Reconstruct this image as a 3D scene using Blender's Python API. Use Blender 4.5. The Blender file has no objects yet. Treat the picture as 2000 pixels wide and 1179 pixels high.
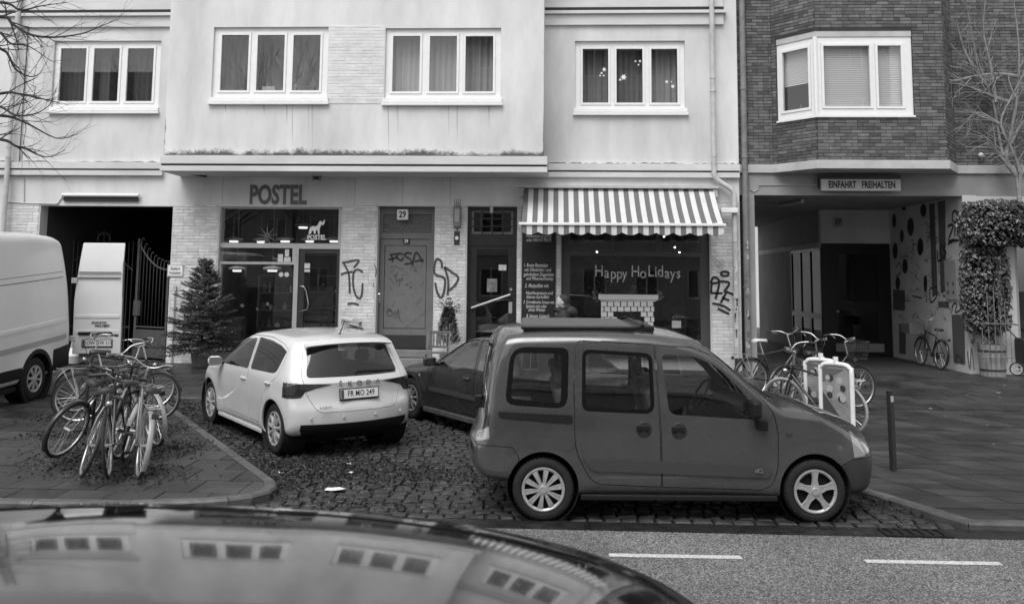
import bpy, bmesh, math, random
import numpy as np
from mathutils import Vector, Matrix, Euler
random.seed(7)
R = math.radians
PI = math.pi
scene = bpy.context.scene
C = scene.collection
# ------------------------------------------------------------------ camera
F_PX, CAM_H, PPY = 1750.0, 2.28, 361.0
PITCH, YAW, ROLL = R(6.0), R(2.78), R(0.54)
cam_d = bpy.data.cameras.new('camera')
cam = bpy.data.objects.new('camera', cam_d)
C.objects.link(cam)
scene.camera = cam
CAM_M = Matrix.Rotation(YAW, 3, 'Z') @ Matrix.Rotation(PI / 2 + PITCH, 3, 'X') @ Matrix.Rotation(ROLL, 3, 'Z')
cam.matrix_world = Matrix.Translation((0, 0, CAM_H)) @ CAM_M.to_4x4()
cam_d.sensor_fit = 'HORIZONTAL'
cam_d.sensor_width = 36
cam_d.lens = F_PX / 2000 * 36
cam_d.shift_y = (PPY - 589.5) / 2000
cam_d.clip_start = 0.05
cam_d.clip_end = 600
cam_d.dof.use_dof = True
cam_d.dof.focus_distance = 12.0
cam_d.dof.aperture_fstop = 2.4
# ------------------------------------------------------------------ sky, sun, exposure
SUN_EL, SUN_AZ = R(58), R(200)          # azimuth measured clockwise from +Y: light from behind the camera, a bit left
world = bpy.data.worlds.new('World')
scene.world = world
world.use_nodes = True
wn = world.node_tree
sky = wn.nodes.new('ShaderNodeTexSky')
sky.sky_type = 'NISHITA'
sky.sun_disc = False
sky.sun_elevation = SUN_EL
sky.sun_rotation = SUN_AZ
sky.air_density = 1.0
sky.dust_density = 1.0
sky.ozone_density = 1.0
bw = wn.nodes.new('ShaderNodeRGBToBW')   # a grey overcast sky
wn.links.new(sky.outputs[0], bw.inputs[0])
wn.links.new(bw.outputs[0], wn.nodes['Background'].inputs[0])
wn.nodes['Background'].inputs[1].default_value = 0.12
sun_d = bpy.data.lights.new('sun', 'SUN')
sun_d.energy = 0.95
sun_d.angle = R(40)
sun_d.color = (1, 1, 1)
sun = bpy.data.objects.new('sun', sun_d)
C.objects.link(sun)
sd = Vector((math.sin(SUN_AZ) * math.cos(SUN_EL), math.cos(SUN_AZ) * math.cos(SUN_EL), math.sin(SUN_EL)))
sun.rotation_euler = sd.to_track_quat('Z', 'Y').to_euler()
sun.location = sd * 40
scene.view_settings.view_transform = 'Standard'
scene.view_settings.look = 'None'
scene.view_settings.exposure = 1.36
scene.view_settings.gamma = 1.0
scene.render.engine = 'CYCLES'
scene.cycles.max_bounces = 8
scene.cycles.transparent_max_bounces = 24

# ------------------------------------------------------------------ pixel -> place helpers (2000 px wide photograph)
def ray(px, py):
    return CAM_M @ Vector(((px - 1000) / F_PX, -(py - PPY) / F_PX, -1))
def atY(px, py, Y):
    d = ray(px, py); t = Y / d.y
    return Vector((0, 0, CAM_H)) + d * t
def atX(px, py, X):
    d = ray(px, py); t = X / d.x
    return Vector((0, 0, CAM_H)) + d * t
KERB, SL = 0.06, 0.0195
def bz(y): return max(0.0, y - 8.8) * SL           # parking bay surface
def pz(y): return bz(y) + KERB                          # pavement surface
def atG(px, py, kerb=KERB):
    d = ray(px, py)
    # z = kerb + (y-8.8)*s
    s = SL
    t = (kerb - 8.8 * s - CAM_H) / (d.z - s * d.y)
    return Vector((0, 0, CAM_H)) + d * t
def rect(x0, y0, x1, y1, Y):
    """pixel rectangle on the plane at depth Y -> X0, X1, Z0, Z1"""
    xm, ym = (x0 + x1) / 2, (y0 + y1) / 2
    return atY(x0, ym, Y).x, atY(x1, ym, Y).x, atY(xm, y1, Y).z, atY(xm, y0, Y).z

# ------------------------------------------------------------------ materials
MATS = {}
def mat(name, v=0.5, rough=0.6, metal=0.0, spec=0.5, var=0.0, vscale=4.0, bump=0.0, bscale=40.0, coat=0.0,
        tone=False, rvar=0.0, stretch=None, emit=0.0, detail=6):
    if name in MATS: return MATS[name]
    m = bpy.data.materials.new(name); m.use_nodes = True
    nt = m.node_tree; b = nt.nodes['Principled BSDF']
    b.inputs['Roughness'].default_value = rough
    b.inputs['Metallic'].default_value = metal
    b.inputs['Specular IOR Level'].default_value = spec
    b.inputs['Coat Weight'].default_value = coat
    b.inputs['Coat Roughness'].default_value = 0.04
    b.inputs['Base Color'].default_value = (v, v, v, 1)
    if emit:
        b.inputs['Emission Color'].default_value = (1, 1, 1, 1)
        b.inputs['Emission Strength'].default_value = emit
    co = None
    def coords():
        nonlocal co
        if co is None:
            t = nt.nodes.new('ShaderNodeTexCoord'); co = t.outputs['Object']
            if stretch:
                mp = nt.nodes.new('ShaderNodeMapping'); mp.inputs['Scale'].default_value = stretch
                nt.links.new(co, mp.inputs[0]); co = mp.outputs[0]
        return co
    if var or tone:
        val = nt.nodes.new('ShaderNodeValue'); val.outputs[0].default_value = v
        cur = val.outputs[0]
        if var:
            n = nt.nodes.new('ShaderNodeTexNoise'); n.inputs['Scale'].default_value = vscale
            n.inputs['Detail'].default_value = detail; n.inputs['Roughness'].default_value = 0.65
            nt.links.new(coords(), n.inputs['Vector'])
            mr = nt.nodes.new('ShaderNodeMapRange')
            mr.inputs['From Min'].default_value = 0.3; mr.inputs['From Max'].default_value = 0.7
            mr.inputs['To Min'].default_value = 1 - var; mr.inputs['To Max'].default_value = 1 + var * 0.6
            nt.links.new(n.outputs[0], mr.inputs[0])
            mu = nt.nodes.new('ShaderNodeMath'); mu.operation = 'MULTIPLY'
            nt.links.new(cur, mu.inputs[0]); nt.links.new(mr.outputs[0], mu.inputs[1]); cur = mu.outputs[0]
        if tone:
            a = nt.nodes.new('ShaderNodeAttribute'); a.attribute_name = 'tone'
            mu = nt.nodes.new('ShaderNodeMath'); mu.operation = 'MULTIPLY'
            nt.links.new(cur, mu.inputs[0]); nt.links.new(a.outputs['Fac'], mu.inputs[1]); cur = mu.outputs[0]
        cc = nt.nodes.new('ShaderNodeCombineColor')
        for k in range(3): nt.links.new(cur, cc.inputs[k])
        nt.links.new(cc.outputs[0], b.inputs['Base Color'])
    if rvar:
        n = nt.nodes.new('ShaderNodeTexNoise'); n.inputs['Scale'].default_value = vscale * 1.7
        n.inputs['Detail'].default_value = 5
        nt.links.new(coords(), n.inputs['Vector'])
        mr = nt.nodes.new('ShaderNodeMapRange')
        mr.inputs['From Min'].default_value = 0.35; mr.inputs['From Max'].default_value = 0.65
        mr.inputs['To Min'].default_value = max(0.02, rough - rvar); mr.inputs['To Max'].default_value = min(1, rough + rvar)
        nt.links.new(n.outputs[0], mr.inputs[0]); nt.links.new(mr.outputs[0], b.inputs['Roughness'])
    if bump:
        n = nt.nodes.new('ShaderNodeTexNoise'); n.inputs['Scale'].default_value = bscale
        n.inputs['Detail'].default_value = 4
        nt.links.new(coords(), n.inputs['Vector'])
        bp = nt.nodes.new('ShaderNodeBump'); bp.inputs['Strength'].default_value = bump
        bp.inputs['Distance'].default_value = 0.02
        nt.links.new(n.outputs[0], bp.inputs['Height']); nt.links.new(bp.outputs[0], b.inputs['Normal'])
    MATS[name] = m
    return m

def glass(name, tint=0.75, refl=1.0, rough=0.0, ior=1.5, dirt=0.0):
    """thin pane: clear transmission plus a Fresnel mirror"""
    if name in MATS: return MATS[name]
    m = bpy.data.materials.new(name); m.use_nodes = True
    nt = m.node_tree; nt.nodes.remove(nt.nodes['Principled BSDF']); out = nt.nodes['Material Output']
    tr = nt.nodes.new('ShaderNodeBsdfTransparent'); tr.inputs[0].default_value = (tint, tint, tint, 1)
    gl = nt.nodes.new('ShaderNodeBsdfGlossy'); gl.inputs['Roughness'].default_value = rough
    gl.inputs['Color'].default_value = (refl, refl, refl, 1)
    fr = nt.nodes.new('ShaderNodeFresnel')
    ge = nt.nodes.new('ShaderNodeNewGeometry'); io = nt.nodes.new('ShaderNodeMapRange')     # a thin pane: the same Fresnel from both faces
    io.inputs['To Min'].default_value = ior; io.inputs['To Max'].default_value = 1 / ior
    nt.links.new(ge.outputs['Backfacing'], io.inputs[0]); nt.links.new(io.outputs[0], fr.inputs[0])
    mx = nt.nodes.new('ShaderNodeMixShader')
    nt.links.new(fr.outputs[0], mx.inputs[0]); nt.links.new(tr.outputs[0], mx.inputs[1]); nt.links.new(gl.outputs[0], mx.inputs[2])
    sh = mx.outputs[0]
    if dirt:
        df = nt.nodes.new('ShaderNodeBsdfDiffuse'); df.inputs[0].default_value = (0.45, 0.45, 0.45, 1)
        no = nt.nodes.new('ShaderNodeTexNoise'); no.inputs['Scale'].default_value = 3; no.inputs['Detail'].default_value = 6
        tc = nt.nodes.new('ShaderNodeTexCoord'); nt.links.new(tc.outputs['Object'], no.inputs['Vector'])
        mr = nt.nodes.new('ShaderNodeMapRange'); mr.inputs['To Max'].default_value = dirt * 2
        nt.links.new(no.outputs[0], mr.inputs[0])
        m2 = nt.nodes.new('ShaderNodeMixShader')
        nt.links.new(mr.outputs[0], m2.inputs[0]); nt.links.new(sh, m2.inputs[1]); nt.links.new(df.outputs[0], m2.inputs[2]); sh = m2.outputs[0]
    nt.links.new(sh, out.inputs['Surface'])
    MATS[name] = m
    return m

# ------------------------------------------------------------------ mesh builder
ORG = {}
def org(o):
    return ORG.get(o.name, Vector((0, 0, 0))) if o else Vector((0, 0, 0))
class MB:
    def __init__(s): s.v = []; s.f = []; s.t = []; s.tone = 1.0
    def face(s, idx): s.f.append(idx); s.t.append(s.tone)
    def add(s, vs, fs):
        n = len(s.v); s.v += [tuple(p) for p in vs]
        for f in fs: s.face([i + n for i in f])
        return s
    def box(s, x0, x1, y0, y1, z0, z1, M=None):
        vs = [Vector((x, y, z)) for x in (x0, x1) for y in (y0, y1) for z in (z0, z1)]
        if M is not None: vs = [M @ p for p in vs]
        return s.add(vs, [(0, 1, 3, 2), (4, 6, 7, 5), (0, 4, 5, 1), (2, 3, 7, 6), (0, 2, 6, 4), (1, 5, 7, 3)])
    def quad(s, a, b, c, d): return s.add([a, b, c, d], [(0, 1, 2, 3)])
    def prism(s, poly, o, u, w, n, d):
        """poly [(a,b)] in the plane o + a*u + b*w, extruded by n*d"""
        o, u, w, n = Vector(o), Vector(u), Vector(w), Vector(n)
        k = len(poly)
        A = [o + u * a + w * b for a, b in poly]; B = [p + n * d for p in A]
        base = len(s.v); s.v += [tuple(p) for p in A + B]
        s.face(list(range(base, base + k))[::-1]); s.face(list(range(base + k, base + 2 * k)))
        for i in range(k):
            j = (i + 1) % k; s.face([base + i, base + j, base + k + j, base + k + i])
        return s
    def tube(s, pts, r, n=8, cap=True):
        pts = [Vector(p) for p in pts]
        m = len(pts); rs = r if isinstance(r, (list, tuple)) else [r] * m
        base = len(s.v); up = None
        for i, p in enumerate(pts):
            t = (pts[min(i + 1, m - 1)] - pts[max(i - 1, 0)])
            if t.length < 1e-9: t = Vector((0, 0, 1))
            t.normalize()
            if up is None:
                up = t.orthogonal().normalized()
            else:
                up = (up - t * up.dot(t))
                if up.length < 1e-6: up = t.orthogonal()
                up.normalize()
            sd = t.cross(up)
            for k in range(n):
                a = 2 * PI * k / n
                s.v.append(tuple(p + (up * math.cos(a) + sd * math.sin(a)) * rs[i]))
        for i in range(m - 1):
            for k in range(n):
                l = (k + 1) % n
                s.face([base + i * n + k, base + i * n + l, base + (i + 1) * n + l, base + (i + 1) * n + k])
        if cap:
            s.face([base + k for k in range(n)][::-1]); s.face([base + (m - 1) * n + k for k in range(n)])
        return s
    def cyl(s, a, b, r, n=12, r2=None): return s.tube([a, b], [r, r if r2 is None else r2], n)
    def lathe(s, prof, o, ax, n=24, M=None, a0=0, a1=2 * PI):
        """prof [(r, h)] round the axis ax through o"""
        o = Vector(o); ax = Vector(ax).normalized(); u = ax.orthogonal().normalized(); w = ax.cross(u)
        full = abs(a1 - a0 - 2 * PI) < 1e-6
        k = n if full else n + 1; base = len(s.v); m = len(prof)
        for i in range(k):
            a = a0 + (a1 - a0) * i / n
            for r, h in prof:
                s.v.append(tuple(o + ax * h + (u * math.cos(a) + w * math.sin(a)) * r))
        for i in range(n):
            j = (i + 1) % k
            for q in range(m - 1):
                s.face([base + i * m + q, base + j * m + q, base + j * m + q + 1, base + i * m + q + 1])
        return s
    def ribbon(s, pts, w, nrm, lift=0.0):
        """flat stroke of width w through pts on a surface with normal nrm"""
        nrm = Vector(nrm); pts = [Vector(p) + nrm * lift for p in pts]; m = len(pts); base = len(s.v)
        ws = w if isinstance(w, (list, tuple)) else [w] * m
        for i, p in enumerate(pts):
            t = (pts[min(i + 1, m - 1)] - pts[max(i - 1, 0)]); t = t - nrm * t.dot(nrm)
            if t.length < 1e-9: t = nrm.orthogonal()
            t.normalize()
            sd = nrm.cross(t) * ws[i] / 2
            s.v.append(tuple(p - sd)); s.v.append(tuple(p + sd))
        for i in range(m - 1):
            a = base + 2 * i; s.face([a, a + 2, a + 3, a + 1])
        return s
    def build(s, name, m, parent=None, smooth=False, bev=0.0, tone=False, angle=None):
        off = org(parent)
        me = bpy.data.meshes.new(name)
        me.from_pydata([(x - off.x, y - off.y, z - off.z) for x, y, z in s.v], [], s.f)
        if tone:
            at = me.attributes.new('tone', 'FLOAT', 'FACE'); at.data.foreach_set('value', s.t)
        if m: me.materials.append(m)
        if smooth: me.polygons.foreach_set('use_smooth', [True] * len(me.polygons))
        me.update()
        o = bpy.data.objects.new(name, me); C.objects.link(o)
        if parent:
            o.parent = parent; ORG[o.name] = off
        if smooth and angle:
            me.set_sharp_from_angle(angle=angle)
        if bev:
            b = o.modifiers.new('bevel', 'BEVEL'); b.width = bev; b.segments = 2; b.limit_method = 'ANGLE'; b.angle_limit = R(40)
        return o

def tag(o, label=None, cat=None, group=None, kind=None):
    if label: o['label'] = label
    if cat: o['category'] = cat
    if group: o['group'] = group
    if kind: o['kind'] = kind
    return o
def thing(name, label, cat, loc=(0, 0, 0), group=None, M=None):
    """Empty at the thing's base. M given: parts are in local coordinates; else parts are built in world coordinates."""
    o = bpy.data.objects.new(name, None); C.objects.link(o); o.empty_display_size = 0.2
    if M is not None: o.matrix_world = M
    else:
        o.location = loc; ORG[o.name] = Vector(loc)
    return tag(o, label, cat, group)
def part(name, mb, m, parent, label=None, **k):
    o = mb.build(name, m, parent, **k)
    if label: o['label'] = label
    return o
def copy_tree(o, parent=None):
    c = o.copy(); C.objects.link(c); c.parent = parent
    for ch in o.children: copy_tree(ch, c)
    return c
def recolor(o, mp):
    for ch in [o] + list(o.children_recursive): pass

def smooth_path(pts, n=6, closed=False):
    """Catmull-Rom through pts"""
    pts = [Vector(p) for p in pts]; m = len(pts); out = []
    rng = m if closed else m - 1
    for i in range(rng):
        if closed: p0, p1, p2, p3 = pts[i - 1], pts[i], pts[(i + 1) % m], pts[(i + 2) % m]
        else: p0, p1, p2, p3 = pts[max(i - 1, 0)], pts[i], pts[i + 1], pts[min(i + 2, m - 1)]
        for k in range(n):
            t = k / n
            out.append(0.5 * ((2 * p1) + (p2 - p0) * t + (2 * p0 - 5 * p1 + 4 * p2 - p3) * t * t + (3 * p1 - p0 - 3 * p2 + p3) * t ** 3))
    if not closed: out.append(pts[-1])
    return out

def text_mesh(txt, size, M, depth=0.004, bold=0.0, xs=1.0, space=1.0, shear=0.0, align='CENTER'):
    """lettering -> MB in the place given by M (text in local x,y; z towards the reader)"""
    cu = bpy.data.curves.new('t', 'FONT'); cu.body = txt; cu.size = size; cu.extrude = depth / 2
    cu.offset = bold; cu.space_character = space; cu.shear = shear
    cu.align_x = align; cu.align_y = 'CENTER'; cu.resolution_u = 3
    o = bpy.data.objects.new('t', cu); C.objects.link(o)
    dg = bpy.context.evaluated_depsgraph_get()
    me = bpy.data.meshes.new_from_object(o.evaluated_get(dg))
    mb = MB()
    mb.add([M @ Vector((v.co.x * xs, v.co.y, v.co.z)) for v in me.vertices], [list(p.vertices) for p in me.polygons])
    bpy.data.objects.remove(o); bpy.data.curves.remove(cu); bpy.data.meshes.remove(me)
    return mb
def face_M(x, y, z, ang=0.0):
    """placement for lettering on a surface facing -Y, turned by ang about Z"""
    return Matrix.Translation((x, y, z)) @ Matrix.Rotation(ang, 4, 'Z') @ Matrix.Rotation(PI / 2, 4, 'X')

def panel_holes(mb, x0, x1, z0, z1, holes, y, t, M=None):
    """wall slab x0..x1, z0..z1 from y to y+t with rectangular through-holes [(x0,x1,z0,z1)]"""
    xs = sorted({x0, x1} | {min(max(v, x0), x1) for h in holes for v in h[:2]})
    zs = sorted({z0, z1} | {min(max(v, z0), z1) for h in holes for v in h[2:4]})
    nx, nz = len(xs) - 1, len(zs) - 1
    solid = [[not any(h[0] <= (xs[i] + xs[i + 1]) / 2 <= h[1] and h[2] <= (zs[j] + zs[j + 1]) / 2 <= h[3] for h in holes)
              for j in range(nz)] for i in range(nx)]
    tf = (lambda p: M @ Vector(p)) if M is not None else (lambda p: p)
    def q(*ps): mb.add([tf(p) for p in ps], [(0, 1, 2, 3)])
    for i in range(nx):
        for j in range(nz):
            if not solid[i][j]: continue
            a, b, c, d = xs[i], xs[i + 1], zs[j], zs[j + 1]
            q((a, y, c), (b, y, c), (b, y, d), (a, y, d)); q((a, y + t, c), (a, y + t, d), (b, y + t, d), (b, y + t, c))
            if i == 0 or not solid[i - 1][j]: q((a, y, c), (a, y, d), (a, y + t, d), (a, y + t, c))
            if i == nx - 1 or not solid[i + 1][j]: q((b, y, c), (b, y + t, c), (b, y + t, d), (b, y, d))
            if j == 0 or not solid[i][j - 1]: q((a, y, c), (a, y + t, c), (b, y + t, c), (b, y, c))
            if j == nz - 1 or not solid[i][j + 1]: q((a, y, d), (b, y, d), (b, y + t, d), (a, y + t, d))
    return mb

def clip_poly(poly, clip):
    """Sutherland-Hodgman, clip convex and counter-clockwise"""
    out = list(poly)
    for i in range(len(clip)):
        a, b = clip[i], clip[(i + 1) % len(clip)]
        inp, out = out, []
        if not inp: return []
        def side(p): return (b[0] - a[0]) * (p[1] - a[1]) - (b[1] - a[1]) * (p[0] - a[0])
        for k in range(len(inp)):
            p, q_ = inp[k - 1], inp[k]
            sp, sq = side(p), side(q_)
            if (sp >= 0) != (sq >= 0):
                t = sp / (sp - sq); out.append((p[0] + (q_[0] - p[0]) * t, p[1] + (q_[1] - p[1]) * t))
            if sq >= 0: out.append(q_)
    return out
def poly_area(p):
    return 0.5 * sum(p[i - 1][0] * p[i][1] - p[i][0] * p[i - 1][1] for i in range(len(p)))
# ------------------------------------------------------------------ ground, road, parking bay, pavements
def speckled(m):
    nt = m.node_tree; b_ = nt.nodes['Principled BSDF']; tc = nt.nodes.new('ShaderNodeTexCoord')
    v = nt.nodes.new('ShaderNodeTexVoronoi'); v.inputs['Scale'].default_value = 105; nt.links.new(tc.outputs['Object'], v.inputs['Vector'])
    n = nt.nodes.new('ShaderNodeTexNoise'); n.inputs['Scale'].default_value = .7; n.inputs['Detail'].default_value = 8; nt.links.new(tc.outputs['Object'], n.inputs['Vector'])
    r1 = nt.nodes.new('ShaderNodeValToRGB'); e = r1.color_ramp.elements; e[0].position = .15; e[0].color = (.05, .05, .05, 1); e[1].position = .9; e[1].color = (.40, .40, .40, 1)
    k = e.new(.55); k.color = (.14, .14, .14, 1)
    sp_ = nt.nodes.new('ShaderNodeSeparateColor'); nt.links.new(v.outputs['Color'], sp_.inputs[0]); nt.links.new(sp_.outputs[0], r1.inputs[0])
    mr = nt.nodes.new('ShaderNodeMapRange'); mr.inputs['From Min'].default_value = .3; mr.inputs['From Max'].default_value = .7; mr.inputs['To Min'].default_value = .7; mr.inputs['To Max'].default_value = 1.15; nt.links.new(n.outputs[0], mr.inputs[0])
    mx = nt.nodes.new('ShaderNodeVectorMath'); mx.operation = 'SCALE'; nt.links.new(r1.outputs[0], mx.inputs[0]); nt.links.new(mr.outputs[0], mx.inputs['Scale']); nt.links.new(mx.outputs[0], b_.inputs['Base Color'])
    return m
m_asph = speckled(mat('asphalt', 0.15, 0.75, bump=0.9, bscale=90))
m_gut = mat('gutter_wet', 0.022, 0.35, var=0.5, vscale=5, rvar=0.15, bump=0.15, bscale=30)
m_mud = mat('mud', 0.02, 0.7, var=0.6, vscale=3, bump=0.8, bscale=25)
m_cob = mat('granite_sett', 0.042, 0.5, var=0.55, vscale=5, rvar=0.2, bump=0.5, bscale=60, tone=True)
m_slab = mat('paving_slab', 0.04, 0.5, var=0.5, vscale=1.3, rvar=0.16, bump=0.18, bscale=70, tone=True)
m_slabd = mat('paving_slab_dark', 0.042, 0.5, var=0.45, vscale=0.9, rvar=0.16, bump=0.25, bscale=60, tone=True)
m_kerb = mat('kerb_stone', 0.10, 0.55, var=0.4, vscale=6, rvar=0.15, bump=0.3, bscale=80, tone=True)
m_paint = mat('road_paint', 0.6, 0.7, var=0.55, vscale=34)
m_leaf = mat('dead_leaf', 0.022, 0.55, tone=True)
m_paper = mat('wet_paper', 0.8, 0.6, var=0.15, vscale=20)

g = MB(); g.quad((-250, -250, -0.1), (250, -250, -0.1), (250, 250, -0.1), (-250, 250, -0.1))
tag(g.build('ground', m_mud), kind='structure')
g = MB(); g.quad((-60, -16, 0), (60, -16, 0), (60, 8.52, 0), (-60, 8.52, 0))
tag(g.build('road', m_asph), kind='structure')
g = MB(); g.box(-60, 60, 8.52, 8.84, -0.05, -0.004)
tag(g.build('gutter', m_gut), kind='structure')
# painted dashes, 1.1 m on, 1.0 m off
mk = tag(bpy.data.objects.new('road_marking', None), kind='structure'); C.objects.link(mk); ORG[mk.name] = Vector((0, 0, 0))
for k in range(-5, 7):
    x = 0.46 + k * 2.1
    b = MB(); b.quad((x, 7.74, .004), (x + 1.1, 7.76, .004), (x + 1.1, 7.85, .004), (x, 7.83, .004)); b.build('dash', m_paint, mk)

# outline of the parking bay: slanted sides
KL0 = atG(526, 928); KL1 = atG(330, 788); KR0 = atG(1912, 1034); KR1 = atG(1690, 963)
dl = (KL1 - KL0); dr = (KR1 - KR0)
YB = 15.6                                        # back edge of the bay
def lineL(y): return KL0.x + dl.x / dl.y * (y - KL0.y)
def lineR(y): return KR0.x + dr.x / dr.y * (y - KR0.y)
YK = 8.84                                        # street-side kerb line
# left corner curve
arc = []
cL = Vector((lineL(9.9), 9.9))
p0, p1, p2 = Vector((cL.x - 2.1, YK)), Vector((lineL(YK) - 0.15, YK)), cL
for k in range(9):
    t = k / 8; arc.append(tuple(p0 * (1 - t) ** 2 + p1 * 2 * t * (1 - t) + p2 * t * t))
polyA = [(-18, YK)] + arc + [(lineL(YB), YB), (-18, YB)]
polyB = [(-18, YB), (16, YB), (16, 20.62), (-18, 20.62)]
polyC = [(KR0.x, YK), (16, YK), (16, YB), (lineR(YB), YB)]
def inset(poly, d):
    out = []
    n = len(poly)
    for i in range(n):
        a, b, c = Vector(poly[i - 1]), Vector(poly[i]), Vector(poly[(i + 1) % n])
        n1 = (b - a).normalized(); n2 = (c - b).normalized()
        m1 = Vector((-n1.y, n1.x)); m2 = Vector((-n2.y, n2.x)); m_ = (m1 + m2)
        m_ = m_ / max(0.3, m_.length_squared) * 2
        out.append(tuple(b + m_ * d))
    return out
def sheet(poly, zf, dz, name, m, kind='structure'):
    b = MB(); b.add([(x, y, zf(y) + dz) for x, y in poly], [list(range(len(poly)))])
    return tag(b.build(name, m), kind=kind)
bay = [(-6.5, YK), (lineR(YK), YK), (lineR(YB), YB), (lineL(YB), YB)]
sheet([(-9, YK), (8, YK), (8, YB + .1), (-9, YB + .1)], bz, -0.03, 'parking_bay', m_mud)
bay_o = bpy.data.objects['parking_bay']; ORG[bay_o.name] = Vector((0, 0, 0))
# --- setts
def in_poly(p, poly):
    return all((poly[i][0] - poly[i - 1][0]) * (p[1] - poly[i - 1][1]) - (poly[i][1] - poly[i - 1][1]) * (p[0] - poly[i - 1][0]) > 0 for i in range(len(poly)))
setts = []
rnd = random.Random(3)
y = YK + 0.02
while y < YB - 0.1:
    h = rnd.uniform(.155, .185)
    x = -6.9 + rnd.uniform(0, .2)
    while x < 4.2:
        w = rnd.uniform(.13, .21)
        cx, cy = x + w / 2, y + h / 2
        inA = in_poly((cx - .1, cy), polyA) or in_poly((cx + .12, cy), polyC) or in_poly((cx - .1, cy + .1), polyA)
        if not inA and lineL(cy) - .2 < cx < lineR(cy) + .1 or (not inA and cy < 9.9 and -5 < cx < lineR(cy) + .1):
            setts.append((cx, cy, w - .022, h - .02))
        x += w
    y += h
def add_sett(mb, s):
    cx, cy, w, h = s
    j = lambda: rnd.uniform(-.012, .012)
    zt = bz(cy) + rnd.uniform(-.007, .007); tl = rnd.uniform(-.006, .006)
    a, b = w / 2, h / 2
    base = [(cx - a, cy - b), (cx + a, cy - b), (cx + a, cy + b), (cx - a, cy + b)]
    vs = [(px + j() * .5, py + j() * .5, zt - .045) for px, py in base]
    vs += [(cx + (px - cx) * .97 + j() * .5, cy + (py - cy) * .97 + j() * .5, zt - .011) for px, py in base]
    vs += [(cx + (px - cx) * .80 + j(), cy + (py - cy) * .80 + j(), zt + tl * (1 if px > cx else -1)) for px, py in base]
    fs = [(i, (i + 1) % 4, 4 + (i + 1) % 4, 4 + i) for i in range(4)] + [(4 + i, 4 + (i + 1) % 4, 8 + (i + 1) % 4, 8 + i) for i in range(4)] + [(8, 9, 10, 11)]
    mb.tone = rnd.uniform(.7, 1.25)
    mb.add(vs, fs)
# the ones that show best: open cobbles between the cars
def vis(s):
    cx, cy = s[0], s[1]
    hid = (-.9 < cx < 3.5 and cy > 9.3) or (cx > -2.2 and cy > 11.2)
    return (cy if not hid else cy + 20)
setts.sort(key=vis)
for s in setts[:300]:
    b = MB(); add_sett(b, s); b.build('sett', m_cob, bay_o, tone=True, smooth=False)
b = MB()
for s in setts[300:]: add_sett(b, s)
tag(b.build('setts', m_cob, bay_o, tone=True), kind='stuff')

# --- pavements: bedding sheet plus slabs
def pavement(name, poly, cell, msl, nmax, key, skew=0.0, off=0.5, gap=.006, clip=None):
    sheet(poly, pz, -0.02, name, m_mud)
    base = bpy.data.objects[name]; ORG[base.name] = Vector((0, 0, 0))
    ins = clip or inset(poly, 0.135)
    y0, y1 = min(p[1] for p in poly), max(p[1] for p in poly)
    x0, x1 = min(p[0] for p in poly) - 6, max(p[0] for p in poly) + 6
    out = []; r = 0; yy = y0
    while yy < y1:
        xx = x0 + (cell[0] * off if r % 2 else 0)
        while xx < x1:
            q = [(xx + gap, yy + gap), (xx + cell[0] - gap, yy + gap), (xx + cell[0] - gap, yy + cell[1] - gap), (xx + gap, yy + cell[1] - gap)]
            q = [(px + skew * (py - y0), py) for px, py in q]
            c = clip_poly(q, ins)
            if len(c) >= 3 and abs(poly_area(c)) > .004: out.append(c)
            xx += cell[0]
        yy += cell[1]; r += 1
    out.sort(key=key)
    def put(mb, c):
        dz = rnd.uniform(-.003, .003); k = len(c); mb.tone = rnd.uniform(.65, 1.35)
        mb.add([(px, py, pz(py) + dz) for px, py in c] + [(px, py, pz(py) - .03) for px, py in c],
               [list(range(k))] + [(i, k + i, k + (i + 1) % k, (i + 1) % k) for i in range(k)])
    for c in out[:nmax]:
        b = MB(); put(b, c); b.build('slab', msl, base, tone=True)
    if out[nmax:]:
        b = MB()
        for c in out[nmax:]: put(b, c)
        tag(b.build('slabs', msl, base, tone=True), kind='stuff')
cen = lambda c: (sum(p[0] for p in c) / len(c), sum(p[1] for p in c) / len(c))
pavement('pavement_left', polyA, (.5, .5), m_slab, 210, lambda c: cen(c)[1] + (30 if cen(c)[0] < -8 else 0))
pavement('pavement_right', polyC, (.5, .25), m_slabd, 300, lambda c: cen(c)[1] + (30 if cen(c)[0] < 2.5 or cen(c)[0] > 8.6 else 0), skew=dr.x / dr.y, off=0)
pavement('pavement_back', polyB, (.5, .5), m_slabd, 60, lambda c: -cen(c)[0], clip=[(-18, YB + .005), (16, YB + .005), (16, 20.62), (-18, 20.62)])

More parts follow.
